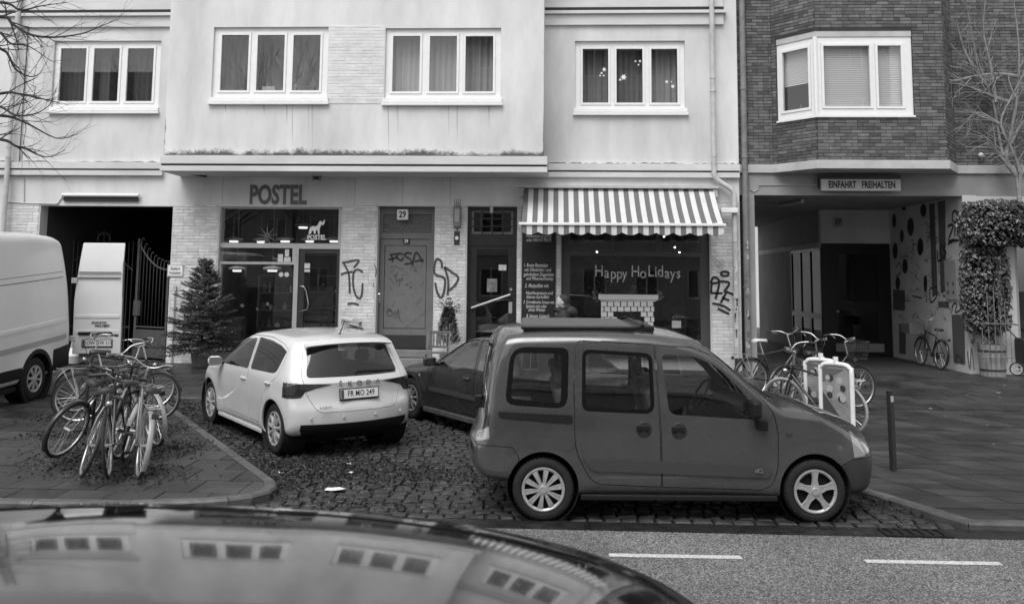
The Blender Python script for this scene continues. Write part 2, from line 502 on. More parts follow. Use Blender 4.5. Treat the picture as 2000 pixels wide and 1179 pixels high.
# --- kerb stones
kerb = tag(bpy.data.objects.new('kerb', None), kind='structure'); C.objects.link(kerb); ORG[kerb.name] = Vector((0, 0, 0))
def kerb_line(pts, length=1.0, w=0.13):
    pts = [Vector(p) for p in pts]
    # resample
    seg = [(pts[i], pts[i + 1]) for i in range(len(pts) - 1)]
    tot = sum((b - a).length for a, b in seg); n = max(1, round(tot / length))
    def at(s):
        for a, b in seg:
            l = (b - a).length
            if s <= l + 1e-9: return a + (b - a) * (s / l)
            s -= l
        return pts[-1]
    for i in range(n):
        ss = [tot * (i + .004 + .992 * k / 4) / n for k in range(5)]
        P = [at(s) for s in ss]
        mb = MB(); mb.tone = rnd.uniform(.75, 1.25)
        vs = []
        for k, p in enumerate(P):
            t = (at(min(tot, ss[k] + .02)) - at(max(0, ss[k] - .02))).normalized(); nn = Vector((-t.y, t.x))
            zt = pz(p.y)
            for q, z in ((p, zt - .25), (p + nn * .0, zt - .02), (p + nn * .02, zt + .003), (p + nn * w, zt + .003), (p + nn * w, zt - .25)):
                vs.append((q.x, q.y, z))
        fs = [(k * 5 + j, k * 5 + j + 1, k * 5 + 6 + j, k * 5 + 5 + j) for k in range(4) for j in range(4)] + [(4, 3, 2, 1, 0), (20, 21, 22, 23, 24)]
        mb.add(vs, fs); mb.build('kerb_stone', m_kerb, kerb, tone=True)
kerb_line([(-18, YK), arc[0]] )
kerb_line(arc, 1.0)
kerb_line([arc[-1], (lineL(YB), YB)], 1.0)
kerb_line([(lineL(YB), YB - .005), (lineR(YB) , YB - .005)], 1.0)
kerb_line([(lineR(YB), YB), (KR0.x, YK)], 1.0)
kerb_line([(KR0.x + .01, YK), (16, YK)], 1.0)
# --- gutter drain by the right kerb
q = atG(1780, 1035, 0.0)
dr_ = thing('drain_grate', 'small cast iron drain grate in the wet gutter below the right kerb', 'drain', (q.x, 8.68, 0))
m_iron = mat('cast_iron', 0.03, 0.45, metal=.6, var=.4, vscale=20)
b = MB(); panel_holes(b, q.x - .3, q.x + .3, -.13, .13, [(q.x - .27 + k * .09, q.x - .27 + k * .09 + .05, -.1, .1) for k in range(6)], -.004, .02,
                      Matrix(((1, 0, 0, 0), (0, 0, 1, 8.68), (0, -1, 0, .005), (0, 0, 0, 1))))
part('grate', b, m_iron, dr_)

# --- dead leaves and mud
def leaf_heap(name, spots, n, label):
    mb = MB(); r = random.Random(11)
    for i in range(n):
        cx, cy, sx, sy, hh, zf = r.choices(spots, weights=[s[2] * s[3] * max(.3, s[6] if len(s) > 6 else 1) for s in spots])[0][:6]
        x, y = r.gauss(cx, sx), r.gauss(cy, sy)
        e = math.exp(-(((x - cx) / sx) ** 2 + ((y - cy) / sy) ** 2) / 2)
        z = zf(y) + .006 + hh * e * r.random()
        if abs(z) > 1: continue
        l, w = r.uniform(.010, .032), r.uniform(.006, .018)
        M = Matrix.Translation((x, y, z)) @ Euler((r.gauss(0, .35), r.gauss(0, .35), r.uniform(0, 6.3))).to_matrix().to_4x4()
        mb.tone = r.choice([.35, .5, .7, 1, 1, 1.5, 2.2])
        k = r.uniform(-.008, .012)
        mb.add([M @ Vector(p) for p in ((-l, 0, 0), (-.2 * l, -w, k), (l, 0, 0), (.1 * l, w, k))], [(0, 1, 2), (0, 2, 3)])
    o = mb.build(name, m_leaf, None, tone=True)
    return tag(o, label, 'leaf litter', kind='stuff')
sp = []
for (px, py, sx, sy, h) in ((255, 925, .32, .22, .05), (190, 905, .3, .25, .04), (330, 880, .22, .3, .05), (140, 815, .3, .3, .03), (200, 880, .4, .4, .04), (290, 840, .3, .3, .03), (120, 850, .22, .2, .02)):
    p = atG(px, py); sp.append((p.x, p.y, sx, sy, h, pz))
leaf_heap('leaf_litter', sp, 6500, 'dark wet leaves heaped on the pavement under the bicycles')
sp = []
for k in range(12):
    yy = 10.0 + k * .5; sp.append((lineL(yy) + .3, yy, .16, .3, .05, bz))
for (px, py, sx, sy, h) in ((600, 915, .5, .4, .03), (720, 920, .5, .35, .03), (820, 930, .5, .3, .02), (560, 950, .35, .2, .04), (700, 985, .5, .15, .02), (1000, 930, .3, .4, .02), (1720, 985, .2, .3, .03)):
    p = atG(px, py, 0); sp.append((p.x, p.y, sx, sy, h, bz))
leaf_heap('leaf_litter', sp, 6500, 'dark leaves and mud lying on the cobbles of the parking bay')

# --- flecks of litter and gum trodden into the right pavement
mb = MB(); r = random.Random(77)
for k in range(150):
    x, y = r.uniform(3.6, 9.5), r.uniform(9.2, 19.5)
    if x < lineR(min(y, YB)) + .3: continue
    s = r.uniform(.006, .02) if k > 14 else r.uniform(.02, .045); n = 6; mb.tone = r.choice([.3, .5, .8, 1.0]) if k > 14 else 1
    mb.add([(x + s * math.cos(a) * r.uniform(.6, 1.2), y + s * math.sin(a) * r.uniform(.6, 1.2), pz(y) + .006) for a in np.linspace(0, 2 * PI, n + 1)[:-1]], [list(range(n))])
tag(mb.build('litter_flecks', mat('litter_fleck', .5, .7, tone=True), None, tone=True), 'pale flecks of gum and paper trodden on the right pavement', 'litter', kind='stuff')
# --- litter
def litter(px, py, s, label, n=9, kerb=0.0):
    p = atG(px, py, kerb); r = random.Random(px)
    mb = MB(); vs = [(p.x, p.y, p.z + .02)]
    for i in range(n):
        a = 2 * PI * i / n; q = s * r.uniform(.5, 1.1)
        vs.append((p.x + math.cos(a) * q, p.y + math.sin(a) * q * .8, p.z + r.uniform(.008, .03)))
    mb.add(vs, [(0, 1 + i, 1 + (i + 1) % n) for i in range(n)])
    o = mb.build('paper_scrap', m_paper); so = o.modifiers.new('t', 'SOLIDIFY'); so.thickness = .004
    return tag(o, label, 'litter', 'paper scraps on the cobbles')
litter(656, 957, .13, 'large crumpled white paper lying flat on the cobbles between hatchback and kerb')
litter(685, 925, .05, 'small white paper scrap on cobbles behind the white hatchback')
litter(682, 908, .035, 'tiny white scrap on cobbles near the rear wheel of the white hatchback')
litter(548, 925, .035, 'small pale scrap beside the rounded kerb corner')
# ------------------------------------------------------------------ white apartment house
YF, YO, YC = 20.6, 19.6, 19.48
m_pla = mat('white_plaster', 0.66, 0.85, var=0.26, vscale=0.8, bump=0.12, bscale=35, stretch=(1, 1, .35))
m_plg = mat('grey_plaster', 0.42, 0.85, var=0.2, vscale=1.2, bump=0.12, bscale=35)
m_trim = mat('painted_trim', 0.62, 0.75, var=0.14, vscale=3, stretch=(.3, 1, 1), bump=.08, bscale=60)
m_gap = mat('joint_and_shade', 0.03, 0.9)
m_frame = mat('white_window_frame', 0.8, 0.4, var=.05, vscale=8)
m_dirt = mat('weathering', 0.14, 0.95, var=0.8, vscale=22, bump=.6, bscale=60)
m_streak = mat('drip_streak', 0.5, 0.95, var=0.3, vscale=9, stretch=(1, 1, .15))
m_wbr = mat('painted_brick', 0.66, 0.7, var=0.18, vscale=2.0, bump=.25, bscale=50, tone=True)
m_wmo = mat('painted_mortar', 0.5, 0.85, var=.3, vscale=8)
m_glass = glass('window_glass', .8, 1.0, dirt=.0, ior=1.75)
m_sglass = glass('shop_glass', .85, 1.0, dirt=.004, ior=1.85)
m_room = mat('room_wall', 0.22, .9, var=.3, vscale=1)
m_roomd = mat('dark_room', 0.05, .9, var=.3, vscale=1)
m_curt = mat('curtain', 0.3, .9, var=.15, vscale=3)
m_zinc = mat('zinc_pipe', 0.5, .5, var=.2, vscale=6, metal=.1)
m_dmet = mat('dark_metal', 0.035, .4, var=.3, vscale=12)
m_black = mat('black_paint', 0.012, .5)
m_mgrey = mat('mid_grey_paint', 0.17, .45, var=.12, vscale=5)
m_lamp = mat('lamp_glow', 0.9, .5, emit=3.0)
m_dot = mat('graffiti_black', 0.02, .6)
m_dotg = mat('graffiti_grey', 0.10, .7)
m_wht = mat('white_enamel', 0.8, .3)

house = thing('apartment_building', 'white plastered apartment house with a wide oriel over shopfronts and a gateway', 'building', (0, YF, .29))
GZ = .2
holes_g = []
def hole(x0, y0, x1, y1, to_ground=False, Y=YF):
    a, b, c, d = rect(x0, y0, x1, y1, Y)
    if to_ground: c = GZ - .1
    return (a, b, c, d)
H_gate = hole(70, 402, 331, 702, True)
H_shop1 = hole(424, 404, 664, 702, True)
H_d29 = hole(735, 402, 847, 702, True)
H_d2 = hole(911, 402, 1009, 702, True)
H_shop2 = hole(1096, 405, 1387, 692)
W_L = hole(103, 80, 312, 212); W_R = hole(1123, 80, 1338, 212)
XR = atY(1446, 500, YF).x
mb = MB(); panel_holes(mb, -18, XR, GZ, 11.5, [H_gate, H_shop1, H_d29, H_d2, H_shop2, W_L, W_R], YF, .32)
part('wall', mb, m_pla, house)
# ---- oriel
XO0, XO1 = atY(327, 150, YO).x, atY(1062, 150, YO).x
ZO = atY(690, 303, YO).z
W_1 = hole(415, 53, 640, 190, Y=YO); W_2 = hole(752, 55, 978, 192, Y=YO)
ori = MB(); panel_holes(ori, XO0, XO1, ZO, 11.5, [W_1, W_2], YO, .3)
ori.box(XO0, XO0 + .25, YO + .3, YF, ZO, 11.5); ori.box(XO1 - .25, XO1, YO + .3, YF, ZO, 11.5)
oriel = part('oriel', ori, m_pla, house)
# cornice under the oriel: two fascia boards, the gap's shade put in as a near-black strip
XC0, XC1 = atY(312, 320, YC).x, atY(1069, 320, YC).x
zc = [atY(690, y, YC).z for y in (304, 320.5, 324.5, 335)]
co = MB(); co.box(XC0, XC1, YC, YF - .003, zc[1], zc[0]); co.box(XC0, XC1, YC + .005, YF - .002, zc[3], zc[2])
cor = part('cornice', co, m_trim, house, bev=.006)
b = MB(); b.box(XC0 + .02, XC1 - .02, YC + .03, YF - .004, zc[2] - .002, zc[1] + .002); part('shadow_gap', b, m_gap, cor)
# side cornices on the flat wall
for (xa, xb) in ((-18, atY(322, 330, YF).x - .02), (atY(1071, 330, YF).x, XR)):
    z4 = [atY(690, y, YF - .12).z for y in (318, 331, 334, 344)]
    co = MB(); co.box(xa, xb, YF - .12, YF - .002, z4[1], z4[0]); co.box(xa, xb, YF - .1, YF - .001, z4[3], z4[2])
    cs = part('cornice', co, m_trim, house, bev=.005)
    b = MB(); b.box(xa + .01, xb - .01, YF - .07, YF - .003, z4[2] - .002, z4[1] + .002); part('shadow_gap', b, m_gap, cs)  # near-black strip, its colour stands for the shade between the bands
    b = MB(); n = 60; r = random.Random(5); vs = []
    for i in range(n + 1):
        x = xa + (xb - xa) * i / n; vs += [(x, YF - .004, z4[0] + .001), (x, YF - .004, z4[0] + r.uniform(.01, .045))]
    b.add(vs, [(2 * i, 2 * i + 2, 2 * i + 3, 2 * i + 1) for i in range(n)]); part('weathering', b, m_dirt, house)
# upper string course
for (xa, xb, e) in ((-18, XO0, 0), (XO1, atY(1412, 30, YF).x, 1)):
    zz = [atY(1200, y, YF - .1).z for y in (14, 21, 27, 48)]
    co = MB(); co.box(xa, xb, YF - .06, YF - .001, zz[0], zz[0] + .35); co.box(xa, xb + .06 * e, YF - .14, YF - .002, zz[2], zz[1]); co.box(xa, xb, YF - .07, YF - .003, zz[3], zz[2] - .004)
    sc = part('string_course', co, m_trim, house, bev=.006)
    b = MB(); b.box(xa, xb, YF - .1, YF - .004, zz[1] + .002, zz[0] - .002); part('shadow_gap', b, m_gap, sc)  # the shade in this gap is put into the strip's near-black colour
# weathered foot of the oriel: algae and grime with a ragged edge, in the plaster itself
def weathered(m, z0, hgt, xl, xr):
    nt = m.node_tree; b_ = nt.nodes['Principled BSDF']; src = b_.inputs['Base Color'].links[0].from_socket
    ge = nt.nodes.new('ShaderNodeNewGeometry'); sx = nt.nodes.new('ShaderNodeSeparateXYZ'); nt.links.new(ge.outputs['Position'], sx.inputs[0])
    def mth(op, a, b2=None):
        n = nt.nodes.new('ShaderNodeMath'); n.operation = op
        for i, v in enumerate((a, b2)):
            if v is None: continue
            if isinstance(v, (int, float)): n.inputs[i].default_value = v
            else: nt.links.new(v, n.inputs[i])
        return n.outputs[0]
    def noise(scale, det=8):
        n = nt.nodes.new('ShaderNodeTexNoise'); n.inputs['Scale'].default_value = scale; n.inputs['Detail'].default_value = det; n.inputs['Roughness'].default_value = .7
        nt.links.new(ge.outputs['Position'], n.inputs['Vector']); return n.outputs[0]
    up_ = mth('SUBTRACT', sx.outputs['Z'], z0)
    dl_ = mth('MULTIPLY', mth('SUBTRACT', sx.outputs['X'], xl), 2.5); dr_ = mth('MULTIPLY', mth('SUBTRACT', xr, sx.outputs['X']), 4.0)
    d_ = mth('MINIMUM', up_, mth('ADD', mth('MINIMUM', dl_, dr_), mth('MULTIPLY', up_, .12)))
    edge = mth('SUBTRACT', mth('ADD', mth('MULTIPLY', noise(1.6), hgt * 2.6), mth('MULTIPLY', noise(14), hgt * 1.2)), hgt * 1.25)
    k = mth('MULTIPLY', mth('SUBTRACT', edge, d_), 1 / (hgt * .55)); k.node.use_clamp = True
    k = mth('MULTIPLY', k, mth('ADD', mth('MULTIPLY', noise(40), .9), .5)); k.node.use_clamp = True
    mx = nt.nodes.new('ShaderNodeMix'); mx.data_type = 'RGBA'; mx.inputs[7].default_value = (.055, .055, .055, 1)
    nt.links.new(k, mx.inputs[0]); nt.links.new(src, mx.inputs[6]); nt.links.new(mx.outputs[2], b_.inputs['Base Color'])
m_plo = mat('weathered_plaster', 0.68, 0.85, var=0.24, vscale=0.8, bump=0.12, bscale=35, stretch=(1, 1, .35)); weathered(m_plo, ZO, .18, XO0, XO1)
oriel.data.materials[0] = m_plo
# drip marks below the sills
r = random.Random(4)
for (px, y0, y1) in ((571, 206, 285), (602, 206, 260), (610, 206, 300), (776, 206, 262), (758, 207, 300), (876, 208, 268), (893, 208, 290), (955, 207, 245), (515, 206, 226), (440, 206, 222), (560, 206, 240)):
    p, q = atY(px, y0, YO), atY(px + 1, y1, YO); m_ = (p + q) / 2 + Vector((r.uniform(-.01, .01), 0, 0))
    b = MB(); b.ribbon([p, m_, q], [r.uniform(.02, .05), .02, .004], (0, -1, 0), .003); part('drip_mark', b, m_streak, oriel)

# ---- casement windows
def casement(H, pxr, panes, py, sill, Y, parent, curtains=(), room_m=None, slug='window'):
    x0, x1, z0, z1 = H
    Yf = Y + .07
    hs = []; ps = []
    for (a, b_) in panes:
        pa, pb, pc, pd = rect(a, py[0], b_, py[1], Yf)
        ps.append((pa, pb, pc, pd)); hs.append((pa - .055, pb + .055, pc - .055, pd + .055))
    f = MB(); panel_holes(f, x0 + .002, x1 - .002, z0 + .002, z1 - .002, hs, Yf, .08)
    w = part(slug, f, m_frame, parent, bev=.006)
    for p_, h_ in zip(ps, hs):
        s = MB(); panel_holes(s, h_[0] + .004, h_[1] - .004, h_[2] + .004, h_[3] - .004, [p_], Yf - .018, .06)
        part('sash', s, m_frame, w, bev=.008)
        g_ = MB(); g_.quad((p_[0] - .005, Yf + .02, p_[2] - .005), (p_[1] + .005, Yf + .02, p_[2] - .005), (p_[1] + .005, Yf + .02, p_[3] + .005), (p_[0] - .005, Yf + .02, p_[3] + .005))
        part('pane', g_, m_glass, w)
    sx0, sx1, sz0, sz1 = rect(*sill, Y - .06)
    s = MB(); zs = sz0 + (sz1 - sz0) * .45
    s.box(sx0, sx1, Y - .05, Y + .06, zs + .004, sz1); s.box(sx0 - .02, sx1 + .02, Y - .09, Y - .002, sz0, zs - .012)
    part('sill', s, m_frame, w, bev=.005)
    # the room behind
    rm = MB(); D = 2.6
    rm.add([(x0 - .5, Y + .33, z0 - .7), (x1 + .5, Y + .33, z0 - .7), (x1 + .5, Y + .33, z1 + .3), (x0 - .5, Y + .33, z1 + .3),
            (x0 - .5, Y + D, z0 - .7), (x1 + .5, Y + D, z0 - .7), (x1 + .5, Y + D, z1 + .3), (x0 - .5, Y + D, z1 + .3)],
           [(0, 1, 5, 4), (3, 7, 6, 2), (0, 4, 7, 3), (1, 2, 6, 5), (4, 5, 6, 7)])
    part('room', rm, room_m or m_roomd, w)
    for (cx0, cx1, cv) in curtains:
        a = x0 + (x1 - x0) * cx0; c = x0 + (x1 - x0) * cx1; n = 40
        cm = MB(); vs = []
        for i in range(n + 1):
            t = i / n; xx = a + (c - a) * t; yy = Y + .42 + .035 * math.sin(t * (c - a) * 45) + .012 * math.sin(t * 71)
            vs += [(xx, yy, z0 - .5), (xx, yy + .01, z1 + .1)]
        cm.add(vs, [(2 * i, 2 * i + 2, 2 * i + 3, 2 * i + 1) for i in range(n)])
        part('curtain', cm, mat('curtain_%d' % int(cv * 100), cv, .9), w, smooth=True)
    return w
wl = casement(W_L, None, ((117, 167), (182, 232), (248, 299)), (95, 198), (95, 209, 308, 222), YF, house, ((-.02, .3, .10), (.36, .46, .16), (.68, 1.02, .10)))
w1 = casement(W_1, None, ((432, 485), (502, 555), (572, 625)), (69, 177), (408, 190, 640, 204), YO, oriel, ((-.02, .3, .10), (.36, .42, .06)))
w2 = casement(W_2, None, ((767, 820), (839, 892), (909, 963)), (71, 179), (747, 192, 980, 206), YO, oriel, ((-.02, .34, .5), (.34, .66, .42), (.66, 1.02, .45)))
w3 = casement(W_R, None, ((1138, 1188), (1204, 1255), (1272, 1323)), (96, 201), (1121, 212, 1343, 225), YF, house, ((-.02, .32, .28), (.33, .66, .22), (.67, 1.02, .42)), room_m=mat('grey_room', .22, .9))  # curtains and grey room added here, their tones stand in for pane reflections
# things standing on the inner sills of the oriel window
for (px, py, w_, h_, v) in ((525, 172, .3, .1, .5), (575, 170, .1, .14, .8), (602, 172, .3, .1, .2)):
    p = atY(px, 178, YO + .3)
    b = MB(); b.box(p.x - w_ / 2, p.x + w_ / 2, YO + .26, YO + .34, p.z, p.z + h_); part('sill_object', b, mat('sill_%d' % int(v * 100), v, .6), w1, bev=.01)
# paper stars on the right window
def star_poly(r0, r1, n, a0=0):
    return [((r0 if i % 2 == 0 else r1) * math.cos(a0 + PI * i / n), (r0 if i % 2 == 0 else r1) * math.sin(a0 + PI * i / n)) for i in range(2 * n)]
for (px, py, s) in ((1180, 136, 5), (1175, 143, 3), (1172, 148, 2.5), (1179, 148, 2.5), (1218, 151, 7), (1211, 156, 3), (1241, 120, 2.5), (1250, 120, 3), (1247, 127, 2.5), (1302, 160, 4), (1314, 169, 4.5), (1311, 160, 2)):
    p = atY(px, py, YF + .078); b = MB(); r_ = s / 85
    b.prism(star_poly(r_, r_ * .45, 6), p, (1, 0, 0), (0, 0, 1), (0, -1, 0), .002); part('paper_star', b, m_frame, w3)

# ---- painted brickwork of the piers and the oriel patch
def courses(L0, L1, z0, z1, holes=(), bl=.26, ch=.0755, seed=1):
    r = random.Random(seed); out = []; z = z0; row = 0
    while z < z1 - .01:
        zt = min(z + ch, z1)
        x = L0 - (bl / 2 if row % 2 else 0) - r.uniform(0, .02)
        while x < L1:
            w = bl if r.random() > .12 else bl / 2
            iv = [(max(x, L0), min(x + w, L1))]
            for h in holes:
                if h[2] < zt - .005 and h[3] > z + .005:
                    nv = []
                    for a, b_ in iv:
                        if h[1] <= a or h[0] >= b_: nv.append((a, b_)); continue
                        if a < h[0]: nv.append((a, h[0]))
                        if b_ > h[1]: nv.append((h[1], b_))
                    iv = nv
            for a, b_ in iv:
                if b_ - a > .03: out.append((a + .005, b_ - .005, z + .0055, zt - .0055))
            x += w
        z += ch; row += 1
    return out
def brick_box(mb, bk, M, proud, r, lo=.75, hi=1.2, back=.012):
    a, b_, c, d = bk; j = r.uniform(-.0025, .0025); k = .004
    mb.tone = r.uniform(lo, hi)
    vs = [(a, back, c), (b_, back, c), (b_, back, d), (a, back, d), (a, -proud + k, c), (b_, -proud + k, c), (b_, -proud + k, d), (a, -proud + k, d),
          (a + k, -proud + j, c + k), (b_ - k, -proud + j, c + k), (b_ - k, -proud + j, d - k), (a + k, -proud + j, d - k)]
    mb.add([M @ Vector(p) for p in vs], [(0, 1, 5, 4), (1, 2, 6, 5), (2, 3, 7, 6), (3, 0, 4, 7), (4, 5, 9, 8), (5, 6, 10, 9), (6, 7, 11, 10), (7, 4, 8, 11), (8, 9, 10, 11)])
zt402 = atY(690, 402, YF).z
piers = []
for (a, b_, yt) in ((5, 68, 402), (333, 422, 402), (666, 733, 402), (849, 909, 402), (1010, 1018, 402), (1086, 1094, 402), (1389, 1445, 392)):
    piers.append((atY(a, 550, YF).x, atY(b_, 550, YF).x, .27, atY(700, yt, YF).z))
allb = []
for i, (a, b_, c, d) in enumerate(piers):
    mo = MB(); mo.box(a - .003, b_ + .003, YF - .006, YF - .001, c, d); part('mortar', mo, m_wmo, house)
    M = Matrix.Translation((0, YF - .006, 0))
    allb += [(k, M) for k in courses(a, b_, c, d, seed=i + 1)]
x0, x1, z0, z1 = rect(641, 50, 751, 203, YO)
mo = MB(); mo.box(x0, x1, YO - .006, YO - .001, z0, z1); part('mortar', mo, m_pla, oriel)
patch = [(k, Matrix.Translation((0, YO - .006, 0))) for k in courses(x0, x1, z0, z1, seed=30)]
rb = random.Random(12)
vis_b = [k for k in allb if k[0][2] > 1.2]; low_b = [k for k in allb if k[0][2] <= 1.2]
vis_b.sort(key=lambda k: -(k[0][1] - k[0][0]))
for k, M in vis_b[:300]:
    b = MB(); brick_box(b, k, M, .006, rb, .85, 1.1); b.build('brick', m_wbr, house, tone=True)
b = MB()
for k, M in vis_b[300:] + low_b: brick_box(b, k, M, .006, rb, .85, 1.1)
o = part('brickwork', b, m_wbr, house, tone=True); o['kind'] = 'stuff'
b = MB()
for k, M in patch: brick_box(b, k, M, .004, rb, .96, 1.08)
o = part('brickwork', b, m_wbr, oriel, tone=True); o['kind'] = 'stuff'
# panel joints and conduits on the lintel
b = MB()
for px in (436, 787, 880, 694):
    p, q = atY(px, 347, YF), atY(px - 1, 401, YF); b.box(p.x - .008, p.x + .008, YF - .002, YF + .01, q.z, p.z)
p, q = atY(690, 402, YF), atY(1010, 402, YF); b.box(p.x, q.x, YF - .002, YF + .01, p.z - .008, p.z + .008)
part('panel_joint', b, m_plg, house)

def room_box(x0, x1, y0, y1, z0, z1, m, name='room', parent=house):
    rm = MB()
    rm.add([(x0, y0, z0), (x1, y0, z0), (x1, y0, z1), (x0, y0, z1), (x0, y1, z0), (x1, y1, z0), (x1, y1, z1), (x0, y1, z1)],
           [(0, 1, 5, 4), (3, 7, 6, 2), (0, 4, 7, 3), (1, 2, 6, 5), (4, 5, 6, 7)])
    return part(name, rm, m, parent)
# ---- gateway
gx0, gx1 = H_gate[0], H_gate[1]
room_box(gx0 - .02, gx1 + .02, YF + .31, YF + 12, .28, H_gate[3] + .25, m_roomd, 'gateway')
b = MB(); r = random.Random(2)
for z in np.arange(.4, 3.9, .0755):
    for k in range(26):
        yy = YF + .5 + k * .26 + (.13 if int(z / .0755) % 2 else 0)
        b.tone = r.uniform(.6, 1.3); b.box(gx1 + .005, gx1 + .03, yy, yy + .25, z, z + .066)
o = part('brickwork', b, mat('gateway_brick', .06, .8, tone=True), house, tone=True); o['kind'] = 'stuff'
# iron gate leaf standing ajar
m_gate = mat('gate_iron', .07, .45, var=.3, vscale=9)
hp = atY(324, 695, YF + .38); fp = atG(251, 699)
gd = Vector((-.82, .42, 0)).normalized()
gl = 1.12
gate = thing('iron_gate', 'dark iron gate leaf with curved bar tops standing ajar in the gateway', 'gate', (hp.x, hp.y, .3))
def gp(u, z): return Vector((hp.x - .02, hp.y, 0)) + gd * u + Vector((0, 0, z))
zb, zm, zt_ = .36, 1.0, 3.18
b = MB(); b.tube([gp(gl, .32), gp(gl, zt_)], .04, 4); b.tube([gp(.02, .32), gp(.02, 2.45)], .03, 4); part('post', b, m_gate, gate)
b = MB(); b.add([gp(.03, zb), gp(gl - .03, zb), gp(gl - .03, zm), gp(.03, zm)], [(0, 1, 2, 3)])
o = part('kick_panel', b, m_gate, gate); sm = o.modifiers.new('s', 'SOLIDIFY'); sm.thickness = .02
b = MB(); b.tube([gp(0, zm + .06), gp(gl, zm + .06)], .022, 4); b.tube([gp(0, zb), gp(gl, zb)], .022, 4); b.tube([gp(0, .68), gp(gl, .68)], .018, 4)
part('rail', b, m_gate, gate)
def top_z(u): return 2.42 + (zt_ - .1 - 2.42) * (u / gl) ** 2.2
b = MB(); b.tube([gp(gl * t / 14, top_z(gl * t / 14)) for t in range(15)], .024, 6); part('top_rail', b, m_gate, gate, smooth=True)
for k in range(9):
    u = .06 + k * .122; zt2 = top_z(u)
    b = MB(); b.tube([gp(u, zm + .06), gp(u, zt2 + .12), gp(u - .025, zt2 + .2), gp(u - .07, zt2 + .21), gp(u - .095, zt2 + .17)], [.014, .014, .013, .011, .006], 6)
    part('bar', b, m_gate, gate, smooth=True)
b = MB(); M = Matrix.Translation(gp(gl, 1.5)); b.box(-.05, .12, -.05, .04, -.18, .18, M); part('lock_box', b, m_gate, gate)
# second gate deeper in the passage: ring with spikes
c0 = atY(203, 467, YF + 1.6)
g2 = thing('iron_gate', 'iron gate leaf with a spiked ring deep inside the dark gateway', 'gate', (c0.x, YF + 1.6, .3))
b = MB(); ring = [c0 + Vector((math.cos(a) * .16, 0, math.sin(a) * .16)) for a in np.linspace(-.3, PI + .3, 16)]
b.tube(ring, .025, 6); b.tube([c0 + Vector((0, 0, -.1)), c0 + Vector((0, 0, .33))], [.02, .004], 6)
for s in (-1, 1): b.tube([c0 + Vector((s * .15, 0, .03)), c0 + Vector((s * .17, 0, .24))], [.018, .003], 6)
part('ring', b, m_gate, g2, smooth=True)
for k in range(-9, 8):
    if abs(k) < 2: continue
    zt2 = c0.z - .25 + .012 * abs(k) ** 1.5
    b = MB(); b.tube([(c0.x + k * .11, YF + 1.6, .32), (c0.x + k * .11, YF + 1.6, zt2)], .012, 5); part('bar', b, m_gate, g2)
b = MB(); b.tube([(c0.x - 1.0, YF + 1.6, 1), (c0.x + .8, YF + 1.6, 1)], .02, 4); b.tube([(c0.x - 1.0, YF + 1.6, 2.5), (c0.x, YF + 1.6, c0.z - .12), (c0.x + .8, YF + 1.6, 2.4)], .02, 4); part('rail', b, m_gate, g2)
# strip lamp over the gateway
x0, x1, z0, z1 = rect(121, 378, 271, 385, YF - .1)
la = thing('strip_light', 'slim tubular strip light with dark backing over the gateway', 'lamp', (x0, YF, z0))
b = MB(); b.tube([(x0, YF - .08, z0 + .05), (x1, YF - .08, z0 + .05)], .045, 10); part('tube', b, m_frame, la, smooth=True, angle=R(40))
b = MB(); b.box(x0 + .01, x1 - .05, YF - .05, YF - .002, z0 - .09, z0 + .04); part('backing', b, m_dmet, la)
b = MB(); pts = [atY(px, py, YF - .02) for px, py in ((122, 384), (112, 398), (55, 397), (8, 394))]; b.tube(pts, .014, 6); b.tube([atY(47, 347, YF - .02), atY(47, 398, YF - .02)], .012, 6); part('conduit', b, m_zinc, la)
# flat iron arm hanging under the cornice
a0, a1 = atY(328, 331, YF - .6), atY(404, 345, YF - .25)
b = MB(); t = (a1 - a0).normalized(); b.tube([a0, a1], .035, 4); o = b.build('bracket_arm', m_dmet); tag(o, 'dark flat iron arm hanging under the left end of the oriel cornice', 'bracket')
# ---- floodlight
p = atY(618, 353, YF - .35)
fl = thing('floodlight', 'small floodlight on a bracket under the oriel above the shop lettering', 'lamp', (p.x, p.y, p.z))
b = MB(); b.tube([p + Vector((-.1, 0, .12)), p + Vector((-.1, 0, .02)), p + Vector((.1, 0, .02)), p + Vector((.1, 0, .12))], .012, 5); part('bracket', b, m_dmet, fl)
b = MB(); b.box(p.x - .09, p.x + .09, p.y - .07, p.y + .07, p.z - .09, p.z + .02); part('housing', b, mat('lamp_body', .4, .4), fl, bev=.02)
b = MB(); b.box(p.x - .06, p.x + .06, p.y - .05, p.y + .05, p.z + .02, p.z + .1); part('junction_box', b, m_dmet, fl)
# ---- shop lettering
x0, x1, z0, z1 = rect(487, 364, 598, 400, YF - .02)
t = text_mesh('POSTEL', (z1 - z0) / .70, face_M((x0 + x1) / 2, YF - .012, (z0 + z1) / 2), .02, bold=.02, xs=.64, space=1.02)
o = t.build('shop_lettering', mat('lettering_grey', .13, .7)); tag(o, 'large grey capital letters on the lintel above the lamp-lit shop window', 'lettering')

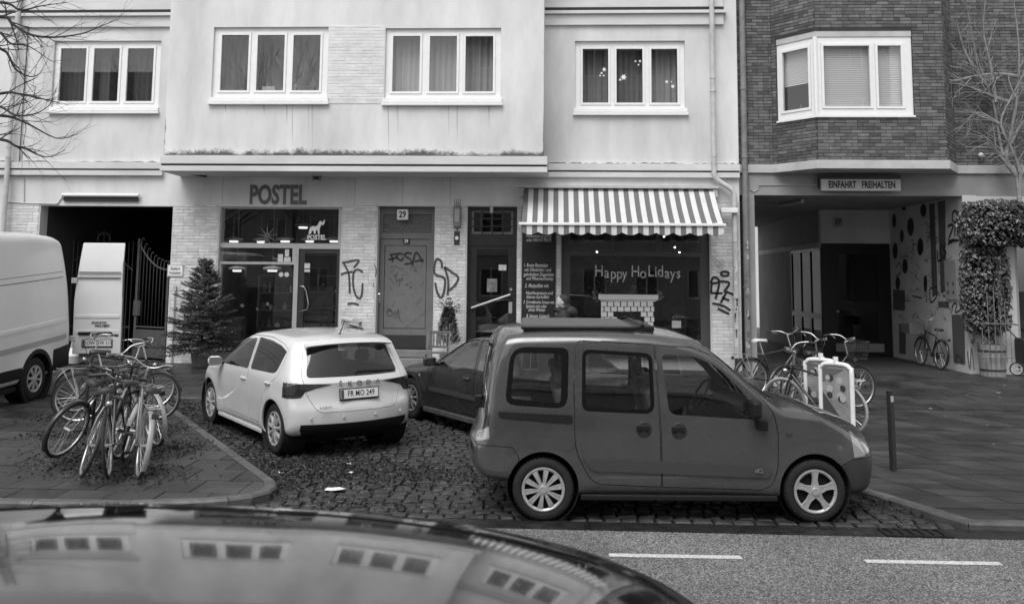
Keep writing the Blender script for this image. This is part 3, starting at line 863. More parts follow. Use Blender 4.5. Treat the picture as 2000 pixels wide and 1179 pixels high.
# ---- first shop
def frame_panel(name, m, parent, x0, x1, z0, z1, holes, y, t, pane_m=None, bev=.004, pane_y=None):
    f = MB(); panel_holes(f, x0, x1, z0, z1, holes, y, t)
    w = part(name, f, m, parent, bev=bev)
    for h in holes:
        gq = MB(); yy = y + t * .5 if pane_y is None else pane_y
        gq.quad((h[0] - .003, yy, h[2] - .003), (h[1] + .003, yy, h[2] - .003), (h[1] + .003, yy, h[3] + .003), (h[0] - .003, yy, h[3] + .003))
        if pane_m: part('pane', gq, pane_m, w)
    return w
m_alu = mat('light_alu_frame', .45, .4, metal=.2, var=.08)
YS = YF + .08
x0, x1, z0, z1 = H_shop1; z0 = .3
R_ = lambda a, b_, c, d: rect(a, b_, c, d, YS)
up = R_(428, 408, 661, 475); mid = R_(428, 484, 571, 511); low = R_(428, 516, 571, 695); dor = R_(580, 486, 661, 700)
low = (low[0], low[1], .55, low[3]); dor = (dor[0], dor[1], .31, dor[3])
sf = frame_panel('shop_window', m_alu, house, x0 + .003, x1 - .003, .3, z1 - .003, [up, mid, low, dor], YS, .06, m_sglass)
for c in [c for c in sf.children if c.name.startswith('pane')][-1:]: bpy.data.objects.remove(c)
dh = R_(592, 494, 655, 690); dh = (dh[0], dh[1], .5, dh[3])
dd = frame_panel('shop_door', m_dmet, house, dor[0] + .005, dor[1] - .005, dor[2] + .005, dor[3] - .005, [dh], YS + .03, .05, m_sglass)
b = MB(); b.tube([atY(px, py, YS - .05) for px, py in ((585, 558), (594, 560), (598, 570), (602, 594), (600, 604), (584, 609))], .014, 8); part('handle', b, mat('chrome', .7, .15, metal=1), dd, smooth=True)
# stickers on the panes
for (a, b_, c, d) in ((542, 496, 552, 511), (556, 487, 564, 501), (554, 502, 567, 511), (594, 514, 605, 524), (594, 526, 605, 531)):
    q = R_(a, b_, c, d); mb = MB(); mb.box(q[0], q[1], YS + .022, YS + .026, q[2], q[3]); part('sticker', mb, mat('sticker', .6, .5, var=.4, vscale=60), sf)
for (px, py) in ((549, 536), (560, 536)):
    p = atY(px, py, YS + .024); mb = MB(); mb.lathe([(0, 0), (.055, 0), (.055, .003), (0, .003)], p, (0, -1, 0), 16); part('sticker', mb, mat('sticker', .6, .5), sf)
# shop furniture: counter, shelves with goods, plants on the ledge
def shelf_unit(xa, xb, yy, zs, name, lab):
    o = thing(name, lab, 'shelf', ((xa + xb) / 2, yy, .3)); rs_ = random.Random(int(xa * 10))
    for z in zs: b = MB(); b.box(xa, xb, yy, yy + .3, z, z + .03); part('board', b, mat('shelf_board', .25, .6), o)
    for xx in (xa, xb - .03): b = MB(); b.box(xx, xx + .029, yy + .001, yy + .299, .3, zs[-1] - .001); part('upright', b, mat('shelf_board', .25, .6), o)
    for z in zs[:-1]:
        xx = xa + .06
        while xx < xb - .15:
            w_, h_ = rs_.uniform(.06, .14), rs_.uniform(.1, .26); v = rs_.choice([.08, .2, .4, .65]); b = MB(); b.lathe([(0, 0), (w_ / 2, 0), (w_ / 2, h_ * .7), (w_ / 4, h_ * .8), (w_ / 4, h_), (0, h_)], (xx + w_ / 2, yy + .14, z + .031), (0, 0, 1), 10); part('jar', b, mat('goods_%d' % int(v * 100), v, .5), o, smooth=True, angle=R(40)); xx += w_ + rs_.uniform(.02, .12)
xs_ = H_shop1[0]
shelf_unit(xs_ + .1, xs_ + 1.3, YF + 2.6, (.5, .95, 1.4, 1.85, 2.3), 'shop_shelf', 'shelf of jars deep inside the first shop near the gateway side')
shelf_unit(xs_ + 1.5, xs_ + 2.6, YF + 3.2, (.5, .95, 1.4, 1.85, 2.3), 'shop_shelf', 'shelf of jars deep inside the first shop behind its glass door')
# room of the first shop
SR = room_box(x0 - .4, x1 + .25, YF + .33, YF + 4.5, .3, z1 + .1, mat('shop_room', .16, .85, var=.4, vscale=2))
for i, (a, b_, c, d, yy) in enumerate(((430, 620, 470, 690, 1.2), (500, 640, 560, 690, 2.2), (600, 560, 650, 690, 3.2), (440, 540, 455, 690, 3.0))):
    q = rect(a, b_, c, d, YF + yy); mb = MB(); mb.box(q[0], q[1], YF + yy, YF + yy + .4, .3, q[3]); part('shop_fitting', mb, mat('fitting_%d' % i, (.12, .05, .16, .1)[i], .6, var=.3), house, bev=.01)
# window lettering and animal emblem
t = text_mesh('POSTEL', .155, face_M(atY(618, 464, YS).x, YS + .022, atY(618, 464, YS).z), .002, bold=.004, xs=.85); part('lettering', t, m_wht, sf)
el = [(602, 456), (604, 447), (606, 443), (611, 441), (617, 442), (620, 439), (623, 432), (626, 431), (629, 434), (631, 432), (632, 428), (634, 430), (633, 437), (630, 440), (627, 438), (626, 441), (624, 446), (624, 457), (621, 457), (620, 450), (617, 449), (616, 457), (613, 457), (612, 451), (609, 450), (607, 457), (604, 457)]
p0 = atY(618, 445, YS); mb = MB(); mb.prism([((a - 618) / 84, -(b_ - 445) / 84) for a, b_ in el][::-1], (p0.x, YS + .024, p0.z), (1, 0, 0), (0, 0, 1), (0, -1, 0), .002); part('emblem', mb, m_wht, sf)
# pendant lamps
def pendant(px, py, depth, w, label, ztop):
    p = atY(px, py, YF + depth)
    o = thing('pendant_lamp', label, 'lamp', (p.x, p.y, p.z), 'pendant lamps in the first shop')
    b = MB(); b.tube([p, (p.x, p.y, ztop)], .004, 4); part('cord', b, m_alu, o)
    b = MB(); b.lathe([(w * .62, .0), (w, .005), (w * .98, .06), (w * .5, .085), (.02, .1)], p, (0, 0, 1), 24); part('shade', b, mat('lamp_shade', .7, .4), o, smooth=True)
    b = MB(); b.lathe([(0, -.045), (w * .5, -.045), (w * .52, .0), (0, .005)], p, (0, 0, 1), 20)
    part('diffuser', b, mat('lamp_diff', .9, .5, emit=.5), o, smooth=True)
for i, (px, py, dpt, w) in enumerate(((463, 527, .5, .2), (532, 527, .5, .22), (457, 470, 1.5, .22), (510, 471, 1.4, .2), (557, 470, 1.6, .22), (592, 443, 2.2, .22), (605, 470, 1.8, .2), (652, 470, 1.8, .2))):
    pendant(px, py, dpt, w, ('low pendant lamp behind the shop pane next to the fir', 'low pendant lamp behind the shop pane next to the round stickers', 'round pendant lamp at the gateway end of the upper shop pane', 'round pendant lamp just below the large paper star', 'round pendant lamp between the paper star and the animal emblem', 'round pendant lamp hung higher than the others behind the upper pane', 'round pendant lamp behind the white window lettering', 'round pendant lamp at the house door end of the upper shop pane')[i], z1)
for (px, py, s, dpt) in ((473, 597, 6, .35), (523, 594, 6, .35), (502, 603, 4, .35), (522, 461, 24, .8)):
    p = atY(px, py, YF + dpt); r_ = s / 83
    b = MB()
    pl = star_poly(r_, r_ * .22, 8 if s < 10 else 9, .2); base = len(b.v)
    vs = [(p.x, p.y - r_ * .2, p.z), (p.x, p.y + r_ * .2, p.z)] + [(p.x + a, p.y, p.z + c) for a, c in pl]; n = len(pl)
    b.add(vs, [(0, 2 + i, 2 + (i + 1) % n) for i in range(n)] + [(1, 2 + (i + 1) % n, 2 + i) for i in range(n)])
    o = b.build('paper_star', mat('star_paper', .55, .8)); tag(o, 'large many-pointed paper star hanging behind the upper shop pane' if s > 10 else {473: 'small white paper star hanging low beside the fir', 523: 'small white paper star hanging low beside the shop door post', 502: 'tiny paper star hanging between two larger small stars'}[px], 'star', 'stars in the first shop window')

# ---- door 29
YD = YF + .24
x0, x1, z0, z1 = H_d29
ZS = atY(790, 681, YD).z                         # threshold
lf = rect(740, 466, 839, 681, YD); tr_ = rect(748, 418, 843, 455, YD)
d29 = frame_panel('house_door', m_mgrey, house, x0 + .01, x1 - .005, ZS, z1 + .02, [tr_, (lf[0], lf[1], ZS, lf[3])], YD, .08, None)
m_orn = mat('ripple_glass', .09, .15, bump=1.0, bscale=28, spec=.6)
gq = MB(); gq.quad((tr_[0], YD + .04, tr_[2]), (tr_[1], YD + .04, tr_[2]), (tr_[1], YD + .04, tr_[3]), (tr_[0], YD + .04, tr_[3])); part('transom_pane', gq, m_orn, d29)
lfp = rect(749, 479, 832, 642, YD)
fm = MB(); panel_holes(fm, lf[0] + .004, lf[1] - .004, ZS + .01, lf[3] - .004, [lfp], YD + .03, .05); part('door_leaf', fm, m_mgrey, d29, bev=.006)
b = MB(); b.box(lfp[0] + .012, lfp[1] - .012, YD + .042, YD + .07, lfp[2] + .012, lfp[3] - .012); part('door_panel', b, m_mgrey, d29, bev=.006)
b = MB(); b.box(lfp[0] - .002, lfp[1] + .002, YD + .06, YD + .078, lfp[2] - .002, lfp[3] + .002); part('door_panel', b, m_gap, d29)
kp = rect(744, 654, 831, 680, YD); b = MB(); b.box(kp[0], kp[1], YD + .018, YD + .03, kp[2], kp[3]); part('kick_plate', b, m_dmet, d29)
hb = rect(739, 569, 744, 592, YD); b = MB(); b.box(hb[0], hb[1], YD + .005, YD + .03, hb[2], hb[3]); b.tube([((hb[0] + hb[1]) / 2, YD, hb[3] - .06), ((hb[0] + hb[1]) / 2, YD - .04, hb[3] - .06), ((hb[0] + hb[1]) / 2 - .06, YD - .045, hb[3] - .06)], .01, 6); part('handle', b, mat('chrome', .7, .15, metal=1), d29)
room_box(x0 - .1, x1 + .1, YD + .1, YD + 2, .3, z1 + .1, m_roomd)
st = thing('door_steps', 'two stone steps in front of the grey house door', 'steps', ((x0 + x1) / 2, YF, .29))
for k in range(2):
    b = MB(); b.box(x0 - .25 * k + .01, x1 + .3 * k - .01, YF - .02 - .3 * k, YD + .1, .26 if k else ZS - .17, ZS - .012 - .17 * k); part('step', b, mat('step_stone', .2, .7, var=.3, vscale=4), st, bev=.012)
# house numbers
q = rect(776, 409, 798, 430, YF + .12)
hn = thing('house_number_sign', 'white illuminated box with number 29 above the house door', 'house number', (q[0], YF + .12, q[2]))
b = MB(); b.box(q[0], q[1], YF + .06, YF + .16, q[2], q[3]); part('box', b, m_wht, hn, bev=.03)
part('number', text_mesh('29', .21, face_M((q[0] + q[1]) / 2, YF + .057, (q[2] + q[3]) / 2), .004, bold=.006, xs=.8), m_black, hn)
q = rect(787, 466, 800, 476, YD)
hn = thing('house_number_sign', 'small dark plate with white number 29 on top of the door leaf', 'house number', (q[0], YD, q[2]))
b = MB(); b.box(q[0], q[1], YD + .002, YD + .028, q[2], q[3]); part('plate', b, m_black, hn)
part('number', text_mesh('29', .105, face_M((q[0] + q[1]) / 2, YD, (q[2] + q[3]) / 2), .004, bold=.003, xs=.9), m_wht, hn)

# ---- second door (restaurant)
x0, x1, z0, z1 = H_d2; YE = YF + .16
m_dark = mat('dark_door_paint', .022, .35, var=.2, vscale=6)
tr_ = rect(921, 412, 1002, 457, YE); lf = rect(917, 480, 1004, 660, YE); dgl = rect(930, 488, 992, 642, YE)
d2 = frame_panel('restaurant_door', m_dark, house, x0 + .003, x1 - .003, .3, z1 - .003, [tr_, (lf[0], lf[1], .3, lf[3])], YE, .07, None)
gq = MB(); gq.quad((tr_[0], YE + .045, tr_[2]), (tr_[1], YE + .045, tr_[2]), (tr_[1], YE + .045, tr_[3]), (tr_[0], YE + .045, tr_[3])); part('transom_pane', gq, m_sglass, d2)
b = MB()
for k in (1, 2, 3):
    xx = tr_[0] + (tr_[1] - tr_[0]) * k / 4; b.box(xx - .014, xx + .014, YE + .01, YE + .06, tr_[2], tr_[3])
for k in (1, 2):
    zz = tr_[2] + (tr_[3] - tr_[2]) * k / 3; b.box(tr_[0], tr_[1], YE + .015, YE + .055, zz - .014, zz + .014)
part('glazing_bars', b, m_dark, d2)
b = MB(); panel_holes(b, tr_[0] + .001, tr_[1] - .001, tr_[2] + .001, tr_[3] - .001, [(tr_[0] + .05, tr_[1] - .05, tr_[2] + .05, tr_[3] - .03)], YE + .046, .02); part('inner_frame', b, mat('pale_frame', .3, .6), d2)
f = MB(); panel_holes(f, lf[0] + .004, lf[1] - .004, .31, lf[3] - .004, [(dgl[0], dgl[1], .62, dgl[3])], YE + .02, .05); part('door_leaf', f, m_dark, d2, bev=.005)
gq = MB(); gq.quad((dgl[0], YE + .045, .62), (dgl[1], YE + .045, .62), (dgl[1], YE + .045, dgl[3]), (dgl[0], YE + .045, dgl[3])); part('pane', gq, m_sglass, d2)
b = MB(); b.tube([atY(921, 601, YE - .06), atY(997, 575, YE - .06)], .026, 8)
for px, py in ((921, 601), (995, 576)): b.tube([atY(px, py, YE - .06), atY(px, py, YE + .03)], .02, 6)
part('push_bar', b, m_alu, d2, smooth=True, angle=R(40))
q = rect(951, 544, 971, 570, YE + .04); b = MB(); b.box(q[0], q[1], YE + .03, YE + .04, q[2], q[3]); part('poster', b, mat('poster', .2, .5, var=.6, vscale=12), d2)
q = rect(974, 517, 989, 528, YE + .04); b = MB(); b.box(q[0], q[1], YE + .03, YE + .04, q[2], q[3]); part('poster', b, mat('notice', .6, .5, var=.4, vscale=40), d2)
b = MB(); p = atY(997, 598, YE + .015); b.box(p.x - .04, p.x + .04, YE, YE + .02, p.z - .16, p.z + .1); p2 = atY(998, 565, YE); b.lathe([(0, .0), (.03, 0), (.03, -.02)], (p2.x, YE + .0, p2.z), (0, -1, 0), 12); part('lock_plate', b, mat('brushed', .5, .35, metal=.6), d2)
q = rect(956, 403, 964, 416, YF - .02); b = MB(); b.tube([((q[0] + q[1]) / 2, YF + .05, q[3]), ((q[0] + q[1]) / 2, YF + .05, q[2])], .045, 12); o = b.build('spot_lamp', m_alu, None, smooth=True, angle=R(40)); tag(o, 'small metal tube spot hanging above the dark restaurant door', 'lamp')
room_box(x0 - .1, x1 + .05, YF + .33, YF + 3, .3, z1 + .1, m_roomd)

# ---- wall lantern and bell
p = atY(893, 422, YF - .08)
ln = thing('wall_lantern', 'tall grey metal wall lantern with a crown top beside the dark door', 'lamp', (p.x, YF, p.z))
b = MB(); b.box(p.x - .09, p.x + .09, YF - .14, YF - .01, p.z - .26, p.z + .22); part('housing', b, mat('lantern_grey', .18, .5, var=.3, vscale=9), ln, bev=.02)
b = MB(); b.box(p.x - .055, p.x + .055, YF - .146, YF - .14, p.z - .13, p.z + .16); part('panel', b, mat('lantern_pane', .35, .3), ln)
b = MB()
for k in range(4): b.tube([(p.x + (k - 1.5) * .035, YF - .07, p.z + .22), (p.x + (k - 1.5) * .05, YF - .07, p.z + .40)], [.01, .004], 5)
part('crown', b, m_dmet, ln)
b = MB(); b.tube([(p.x, YF - .05, p.z - .26), (p.x, YF - .05, p.z - .36)], .01, 5); part('cable', b, m_dmet, ln)
q = rect(887, 452, 898, 478, YF)
be = thing('door_bell', 'dark rectangular bell plate with round lit button under the lantern', 'bell', (q[0], YF, q[2]))
b = MB(); b.box(q[0], q[1], YF - .04, YF - .012, q[2], q[3]); part('plate', b, m_dmet, be, bev=.008)
b = MB(); b.lathe([(0, .01), (.04, .01), (.045, 0)], ((q[0] + q[1]) / 2, YF - .04, (q[2] + q[3]) / 2), (0, -1, 0), 14); part('button', b, m_wht, be)

# ---- chalkboard
q = rect(1019, 400, 1085, 695, YF - .03); q = (q[0], q[1], .45, q[3])
cb = thing('chalkboard', 'tall black chalkboard with handwritten menu between restaurant door and shop window', 'chalkboard', (q[0], YF, q[2]))
b = MB(); b.box(q[0], q[1], YF - .04, YF - .012, q[2], q[3]); part('board', b, mat('blackboard', .013, .5, var=.4, vscale=3), cb, bev=.004)
m_chalk = mat('chalk', .65, .9, var=.3, vscale=60)
for (txt, px, py, s) in (('Vorbestellung gerne', 1052, 461, 8), ('oder 040/43198073', 1052, 469, 8), ('1. Bunte Blattsalate', 1046, 518, 8), ('mit Ofenkürbis / und', 1050, 527, 8), ('gehobeltem Ziegenkäse', 1052, 536, 8), ('und Pflaumenchutney', 1054, 544, 8), ('2. Matjesfilet mit', 1048, 558, 9),
                         ('Hausfrauensauce und', 1053, 572, 8), ('kleinen Kartoffeln', 1050, 580, 8), ('3. Schwäbische Linsen mit', 1052, 590, 7.5), ('Spätzle mit oder', 1047, 598, 8), ('ohne Wiener', 1048, 605, 8), ('8. kleiner Gulasch', 1050, 617, 8)):
    p = atY(px, py, YF - .045); t = text_mesh(txt, s / 85 * 1.15, face_M(p.x, YF - .0415, p.z), .002, bold=.0006, xs=.66, shear=.25); part('chalk_line', t, m_chalk, cb)

# ---- second shop window
x0, x1, z0, z1 = H_shop2; YS2 = YF + .1
m_sframe = mat('shop_frame_grey', .075, .4, var=.15, vscale=5)
ups = [rect(a, 425, b_, 494, YS2) for a, b_ in ((1113, 1193), (1199, 1281), (1288, 1368))]; lw = rect(1113, 501, 1368, 662, YS2)
s2 = frame_panel('shop_window', m_sframe, house, x0 + .003, x1 - .003, z0, z1 - .003, ups + [lw], YS2, .08, m_sglass)
b = MB(); b.box(x0 - .01, x1 + .01, YF - .1, YS2, z0 - .06, z0 + .0); part('sill', b, m_sframe, s2, bev=.006)
m_dec = mat('window_paint', .65, .7)
mshop = mat('shop2_room', .24, .85, var=.35, vscale=3)
room_box(x0 - .1, x1 + .04, YF + .33, YF + 4.2, .3, z1 + .15, mshop)
# painted greeting on the pane
for (ch, px, py, s) in (('H', 1170, 530, 26), ('a', 1185, 533, 25), ('p', 1198, 535, 25), ('p', 1210, 535, 25), ('y', 1220, 535, 25), ('H', 1241, 531, 26), ('o', 1256, 534, 25), ('L', 1271, 530, 26), ('i', 1281, 532, 26), ('d', 1290, 531, 26), ('a', 1303, 534, 25), ('y', 1314, 535, 25), ('s', 1325, 534, 24)):
    p = atY(px, py, YS2 + .035); t = text_mesh(ch, s / 85 * 1.2, face_M(p.x, YS2 + .034, p.z), .003, bold=.002, xs=.8); part('painted_letter', t, mat('letter_white', .55, .7, var=.5, vscale=9), s2)
# painted brick fireplace on the pane
fp = MB(); rr = random.Random(9)
q = rect(1169, 575, 1286, 585, YS2); fp.box(q[0], q[1], YS2 + .03, YS2 + .036, q[2], q[3]); q = rect(1173, 586, 1281, 588, YS2); fp.box(q[0], q[1], YS2 + .03, YS2 + .036, q[2], q[3])
for row, yy in enumerate(range(589, 640, 10)):
    xx = 1174 - (6 if row % 2 else 0)
    while xx < 1279:
        a, c = max(xx, 1174), min(xx + 12, 1279)
        if c - a > 3 and not (row > 1 and 1200 < (a + c) / 2 < 1258):
            q = rect(a, yy, c - 1, yy + 9, YS2); fp.box(q[0], q[1], YS2 + .03, YS2 + .036, q[2], q[3])
        xx += 13
part('painted_fireplace', fp, m_dec, s2)
# plants, gifts and lights on the display ledge
for i, (px, py, s, v) in enumerate(((1167, 578, .09, .5), (1283, 578, .09, .5), (1175, 560, .2, .05), (1228, 625, .12, .25), (1235, 566, .07, .3), (1250, 562, .09, .06))):
    p = atY(px, py, YF + .38); b = MB(); r2 = random.Random(i)
    for k in range(46):
        d = Vector((r2.gauss(0, 1), r2.gauss(0, .5), r2.gauss(0, 1))).normalized() * s * r2.uniform(.3, 1.3); c = p + d; e = d.orthogonal().normalized() * s * .18
        b.add([c, c + e + d * .2, c + d * .5, c - e + d * .2], [(0, 1, 2, 3)])
    o = b.build('window_plant', mat('dry_plant_%d' % int(v * 100), v, .8)); tag(o, ('pale flower bunch at the left end of the painted mantel', 'pale flower bunch at the right end of the painted mantel', 'dark twiggy plant behind the painted mantel', 'white flower pot plant in front of the painted hearth', 'small grey pot plant on the mantel', 'dark leafy pot plant on the mantel')[i], 'plant', 'decorations in the second shop window')
b = MB(); q = rect(1312, 626, 1330, 640, YF + .3); b.box(q[0], q[1], YF + .27, YF + .3, q[2], q[3], Matrix.Translation((0, 0, 0))); o = b.build('gift_box', m_wht, bev=.004); tag(o, 'small white card on the display ledge of the decorated shop window', 'card')
b = MB(); q = rect(1113, 662, 1368, 690, YF + .5); b.box(q[0], q[1], YF + .33, YF + .9, .45, q[3] - .05); part('display_ledge', b, m_sframe, s2)
for (px, py, d_) in ((1166, 492, 1.2), (1297, 462, 1.5), (1318, 483, 1.2), (1327, 493, 2), (1368, 490, 2)):
    p = atY(px, py, YF + d_); b = MB(); b.lathe([(0, -.022), (.015, -.016), (.022, 0), (.015, .016), (0, .022)], p, (0, 0, 1), 12); o = b.build('light_bulb', mat('bulb', 1, .5, emit=3.0), None, smooth=True); tag(o, 'small glowing bulb hanging inside the decorated shop window', 'lamp', 'bulbs in the second shop')

# ---- awning
ax0, ax1 = atY(1023, 372, YF - .1).x, atY(1393, 372, YF - .1).x
zt_ = atY(1200, 369, YF - .12).z; YAF = YF - 1.3
zf = atY(1218, 438, YAF).z; zl = atY(1218, 458, YAF).z
aw = thing('awning', 'striped fabric awning with scalloped valance over the decorated shop window', 'awning', ((ax0 + ax1) / 2, YF, zt_))
N = 38
m_aw = mat('awning_cloth', .56, .8, tone=True, var=.08, vscale=3)
b = MB(); v = MB()
n = 8
for i in range(N):
    a, c = ax0 + (ax1 - ax0) * i / N, ax0 + (ax1 - ax0) * (i + 1) / N
    b.tone = 1.0 if i % 2 else .22; v.tone = b.tone
    for k in range(n):
        t0, t1 = k / n, (k + 1) / n
        yy = lambda t: (YF - .12) + (YAF - YF + .12) * t
        zz = lambda t: zt_ + (zf - zt_) * t - .05 * math.sin(PI * t)
        b.quad((a, yy(t0), zz(t0)), (a, yy(t1), zz(t1)), (c, yy(t1), zz(t1)), (c, yy(t0), zz(t0)))
    for k in range(4):
        a2, c2 = a + (c - a) * k / 4, a + (c - a) * (k + 1) / 4
        per = (ax1 - ax0) / N * 3.17
        sc = lambda x: zl - .06 * abs(math.sin(PI * (x - ax0) / per)) + .045
        v.quad((a2, YAF + .01, zf - .02), (a2, YAF - .01, sc(a2)), (c2, YAF - .01, sc(c2)), (c2, YAF + .01, zf - .02))
part('canopy', b, m_aw, aw, tone=True); part('valance', v, m_aw, aw, tone=True)
b = MB(); b.box(ax0 - .06, ax1 + .05, YAF - .03, YAF + .04, zf - .03, zf + .03); part('front_rail', b, m_frame, aw, bev=.01)
b = MB(); b.box(ax0 - .12, ax1 + .1, YF - .24, YF - .003, zt_ + .01, zt_ + .07); b.box(ax0 - .1, ax0 + .02, YF - .15, YF - .003, zt_ - .18, zt_ + .0); b.box(ax1 - .02, ax1 + .08, YF - .2, YF - .003, zt_ - .18, zt_ + .0); part('cassette', b, m_zinc, aw)
b = MB()
for xx in (ax0 + .08, ax1 - .08): b.tube([(xx, YF - .05, zt_ - .16), (xx + .5 * (1 if xx < 2 else -1), YF - .65, (zt_ + zf) / 2 - .12), (xx, YAF, zf - .01)], .022, 6)
part('folding_arm', b, m_zinc, aw)

# ---- right pier: camera lamp, plaque, signs
p = atY(1425, 412, YF - .2)
sc = thing('security_lamp', 'small white box lamp on a bracket on the brick pier beside the awning', 'lamp', (p.x, YF, p.z))
b = MB(); b.box(p.x - .2, p.x + .18, YF - .28, YF - .16, p.z - .05, p.z + .06, ); part('housing', b, m_frame, sc, bev=.015)
b = MB(); b.tube([(p.x - .25, YF - .0, p.z), (p.x - .1, YF - .2, p.z)], .02, 6); b.box(p.x - .34, p.x - .2, YF - .08, YF - .01, p.z - .05, p.z + .09); part('bracket', b, m_zinc, sc)
p = atY(1407, 514, YF - .02); b = MB(); b.lathe([(0, .02), (.06, .02), (.07, .01), (.095, .018), (.1, .0), (0, 0)], (p.x, YF - .012, p.z), (0, -1, 0), 24); o = b.build('round_plaque', mat('plaque', .5, .5, var=.5, vscale=20)); tag(o, 'round pale plaque on the painted brick pier above black tags', 'plaque')
q = rect(328, 517, 359, 540, YF)
es = thing('driveway_sign', 'small framed white enamel sign reading Einfahrt freihalten beside the gateway', 'sign', (q[0], YF, q[2]))
b = MB(); b.box(q[0], q[1], YF - .03, YF - .012, q[2], q[3]); part('frame', b, m_zinc, es)
b = MB(); b.box(q[0] + .025, q[1] - .025, YF - .034, YF - .03, q[2] + .025, q[3] - .025); part('plate', b, m_wht, es)
for tx, dz in (('Einfahrt', .045), ('freihalten', -.05)): part('lettering', text_mesh(tx, .10, face_M((q[0] + q[1]) / 2, YF - .036, (q[2] + q[3]) / 2 + dz), .002, bold=.001, xs=.72), m_black, es)

# ---- rain pipes
def pipe(pts, r, m, label, clamps=()):
    o = thing('rain_pipe', label, 'pipe', tuple(pts[-1]))
    b = MB(); b.tube(pts, r, 12); part('pipe', b, m, o, smooth=True, angle=R(50))
    for c in clamps:
        b = MB(); c = Vector(c); b.tube([c - Vector((0, 0, .025)), c + Vector((0, 0, .025))], r * 1.18, 12); part('clamp', b, m, o, smooth=True, angle=R(50))
    return o
YP = YF - .16
P = lambda px, py: atY(px, py, YP)
xp = P(1392, 150).x; xq = P(1437, 560).x
z_ = lambda py: P(1400, py).z
pipe([(xp, YP, 11), (xp, YP, z_(338)), (xp + .015, YP, z_(345)), (xp + .05, YP, z_(350)), (xp + .11, YP, z_(354)), (xq - .11, YP, z_(367)), (xq - .05, YP, z_(371)), (xq - .015, YP, z_(376)), (xq, YP, z_(383)), (xq, YP, .25)], .058, mat('pale_pipe', .52, .6, var=.25, vscale=5),
     'pale rain pipe kinking round the awning down the white pier', [(xp, YP, z_(y)) for y in (152, 178, 305)] + [(xq, YP, z_(y)) for y in (400, 470, 580, 640)])
xl = P(27, 150).x
pipe([(xl, YP, 11), (xl, YP, .25)], .06, m_zinc, 'pale rain pipe at the far left of the white house', [(xl, YP, z_(y)) for y in (60, 290, 310)])
b = MB(); b.tube([(xl + .2, YF - .04, 11), (xl + .2, YF - .04, z_(335))], .012, 5); o = b.build('cable', m_dmet); tag(o, 'thin dark cable running down beside the left rain pipe', 'cable')
# ------------------------------------------------------------------ brick house with the bay and the passage
YB2 = YF + .12
m_brk = mat('clinker_brick', .115, .7, var=.35, vscale=6, bump=.35, bscale=45, tone=True)
m_mor = mat('dark_mortar', .04, .9, var=.3, vscale=9)
m_conc = mat('pale_concrete', .48, .8, var=.18, vscale=2.2, bump=.1, bscale=40)
m_beam = mat('grey_render', .28, .8, var=.2, vscale=1.5, bump=.1, bscale=30)
bh = thing('brick_building', 'dark brick house with an angled bay window above a driveway passage', 'building', (7, YB2, .29))
YBF = YB2 - .85
XA = XR + .003
X1 = atY(1508, 200, YB2).x; X2 = atY(1595, 200, YBF).x; X3 = atY(1846, 200, YBF).x; X4 = X3 + .55
XE = 13.5
Zl1 = atY(1720, 313, YBF).z; Zl0 = atY(1720, 330, YBF).z          # ledge under the bay
ZT = 10.5
faces = []
def wall_face(a, b_, z0, z1, holes, seed):
    a, b_ = Vector(a), Vector(b_); L = (b_ - a).length; u = (b_ - a) / L
    M = Matrix(((u.x, -u.y, 0, a.x), (u.y, u.x, 0, a.y), (0, 0, 1, 0), (0, 0, 0, 1)))
    mb = MB(); panel_holes(mb, 0, L, z0, z1, holes, 0, .2, M); part('wall', mb, m_mor, bh)
    for k in courses(.001, L - .001, z0 + .002, z1, holes, seed=seed, bl=.25, ch=.0745): faces.append((k, M, a.y))
    return M, L
zw = [atY(1690, y, YBF).z for y in (60, 72, 226)]
hF = (0.0, atY(1783, 150, YBF).x - X2, zw[2], zw[0])
wall_face((XA, YB2), (X1, YB2), Zl1, ZT, [], 51)
L2 = math.hypot(X2 - X1, YB2 - YBF)
MC, _ = wall_face((X1, YB2), (X2, YBF), Zl1, ZT, [(.13, L2, zw[2], zw[0])], 52)
MF, L3 = wall_face((X2, YBF), (X3, YBF), Zl1, ZT, [hF], 53)
wall_face((X3, YBF), (X4, YB2), Zl1, ZT, [], 54)
wall_face((X4, YB2), (XE, YB2), Zl1, ZT, [], 55)
rb = random.Random(21)
faces.sort(key=lambda t: (t[0][2] > 8.95, t[2] > YB2 - .3, -(t[0][1] - t[0][0]) > -.2, t[0][2]))
for k, M, _ in faces[:300]:
    b = MB(); brick_box(b, k, M, .007, rb, .55, 1.5); b.build('brick', m_brk, bh, tone=True)
b = MB()
for k, M, _ in faces[300:]: brick_box(b, k, M, .007, rb, .55, 1.5)
o = part('brickwork', b, m_brk, bh, tone=True); o['kind'] = 'stuff'
# ledge band following the bay
e = .05
pl = [(XA, YB2 - .06), (X1 - .02, YB2 - .06), (X2 - .03, YBF - e), (X3 + .03, YBF - e), (X4 + .02, YB2 - .06), (XE, YB2 - .06), (XE, YB2 + .3), (XA, YB2 + .3)]
b = MB(); b.prism(pl, (0, 0, Zl0), (1, 0, 0), (0, 1, 0), (0, 0, 1), Zl1 - Zl0 - .002); part('ledge', b, m_conc, bh, bev=.008)
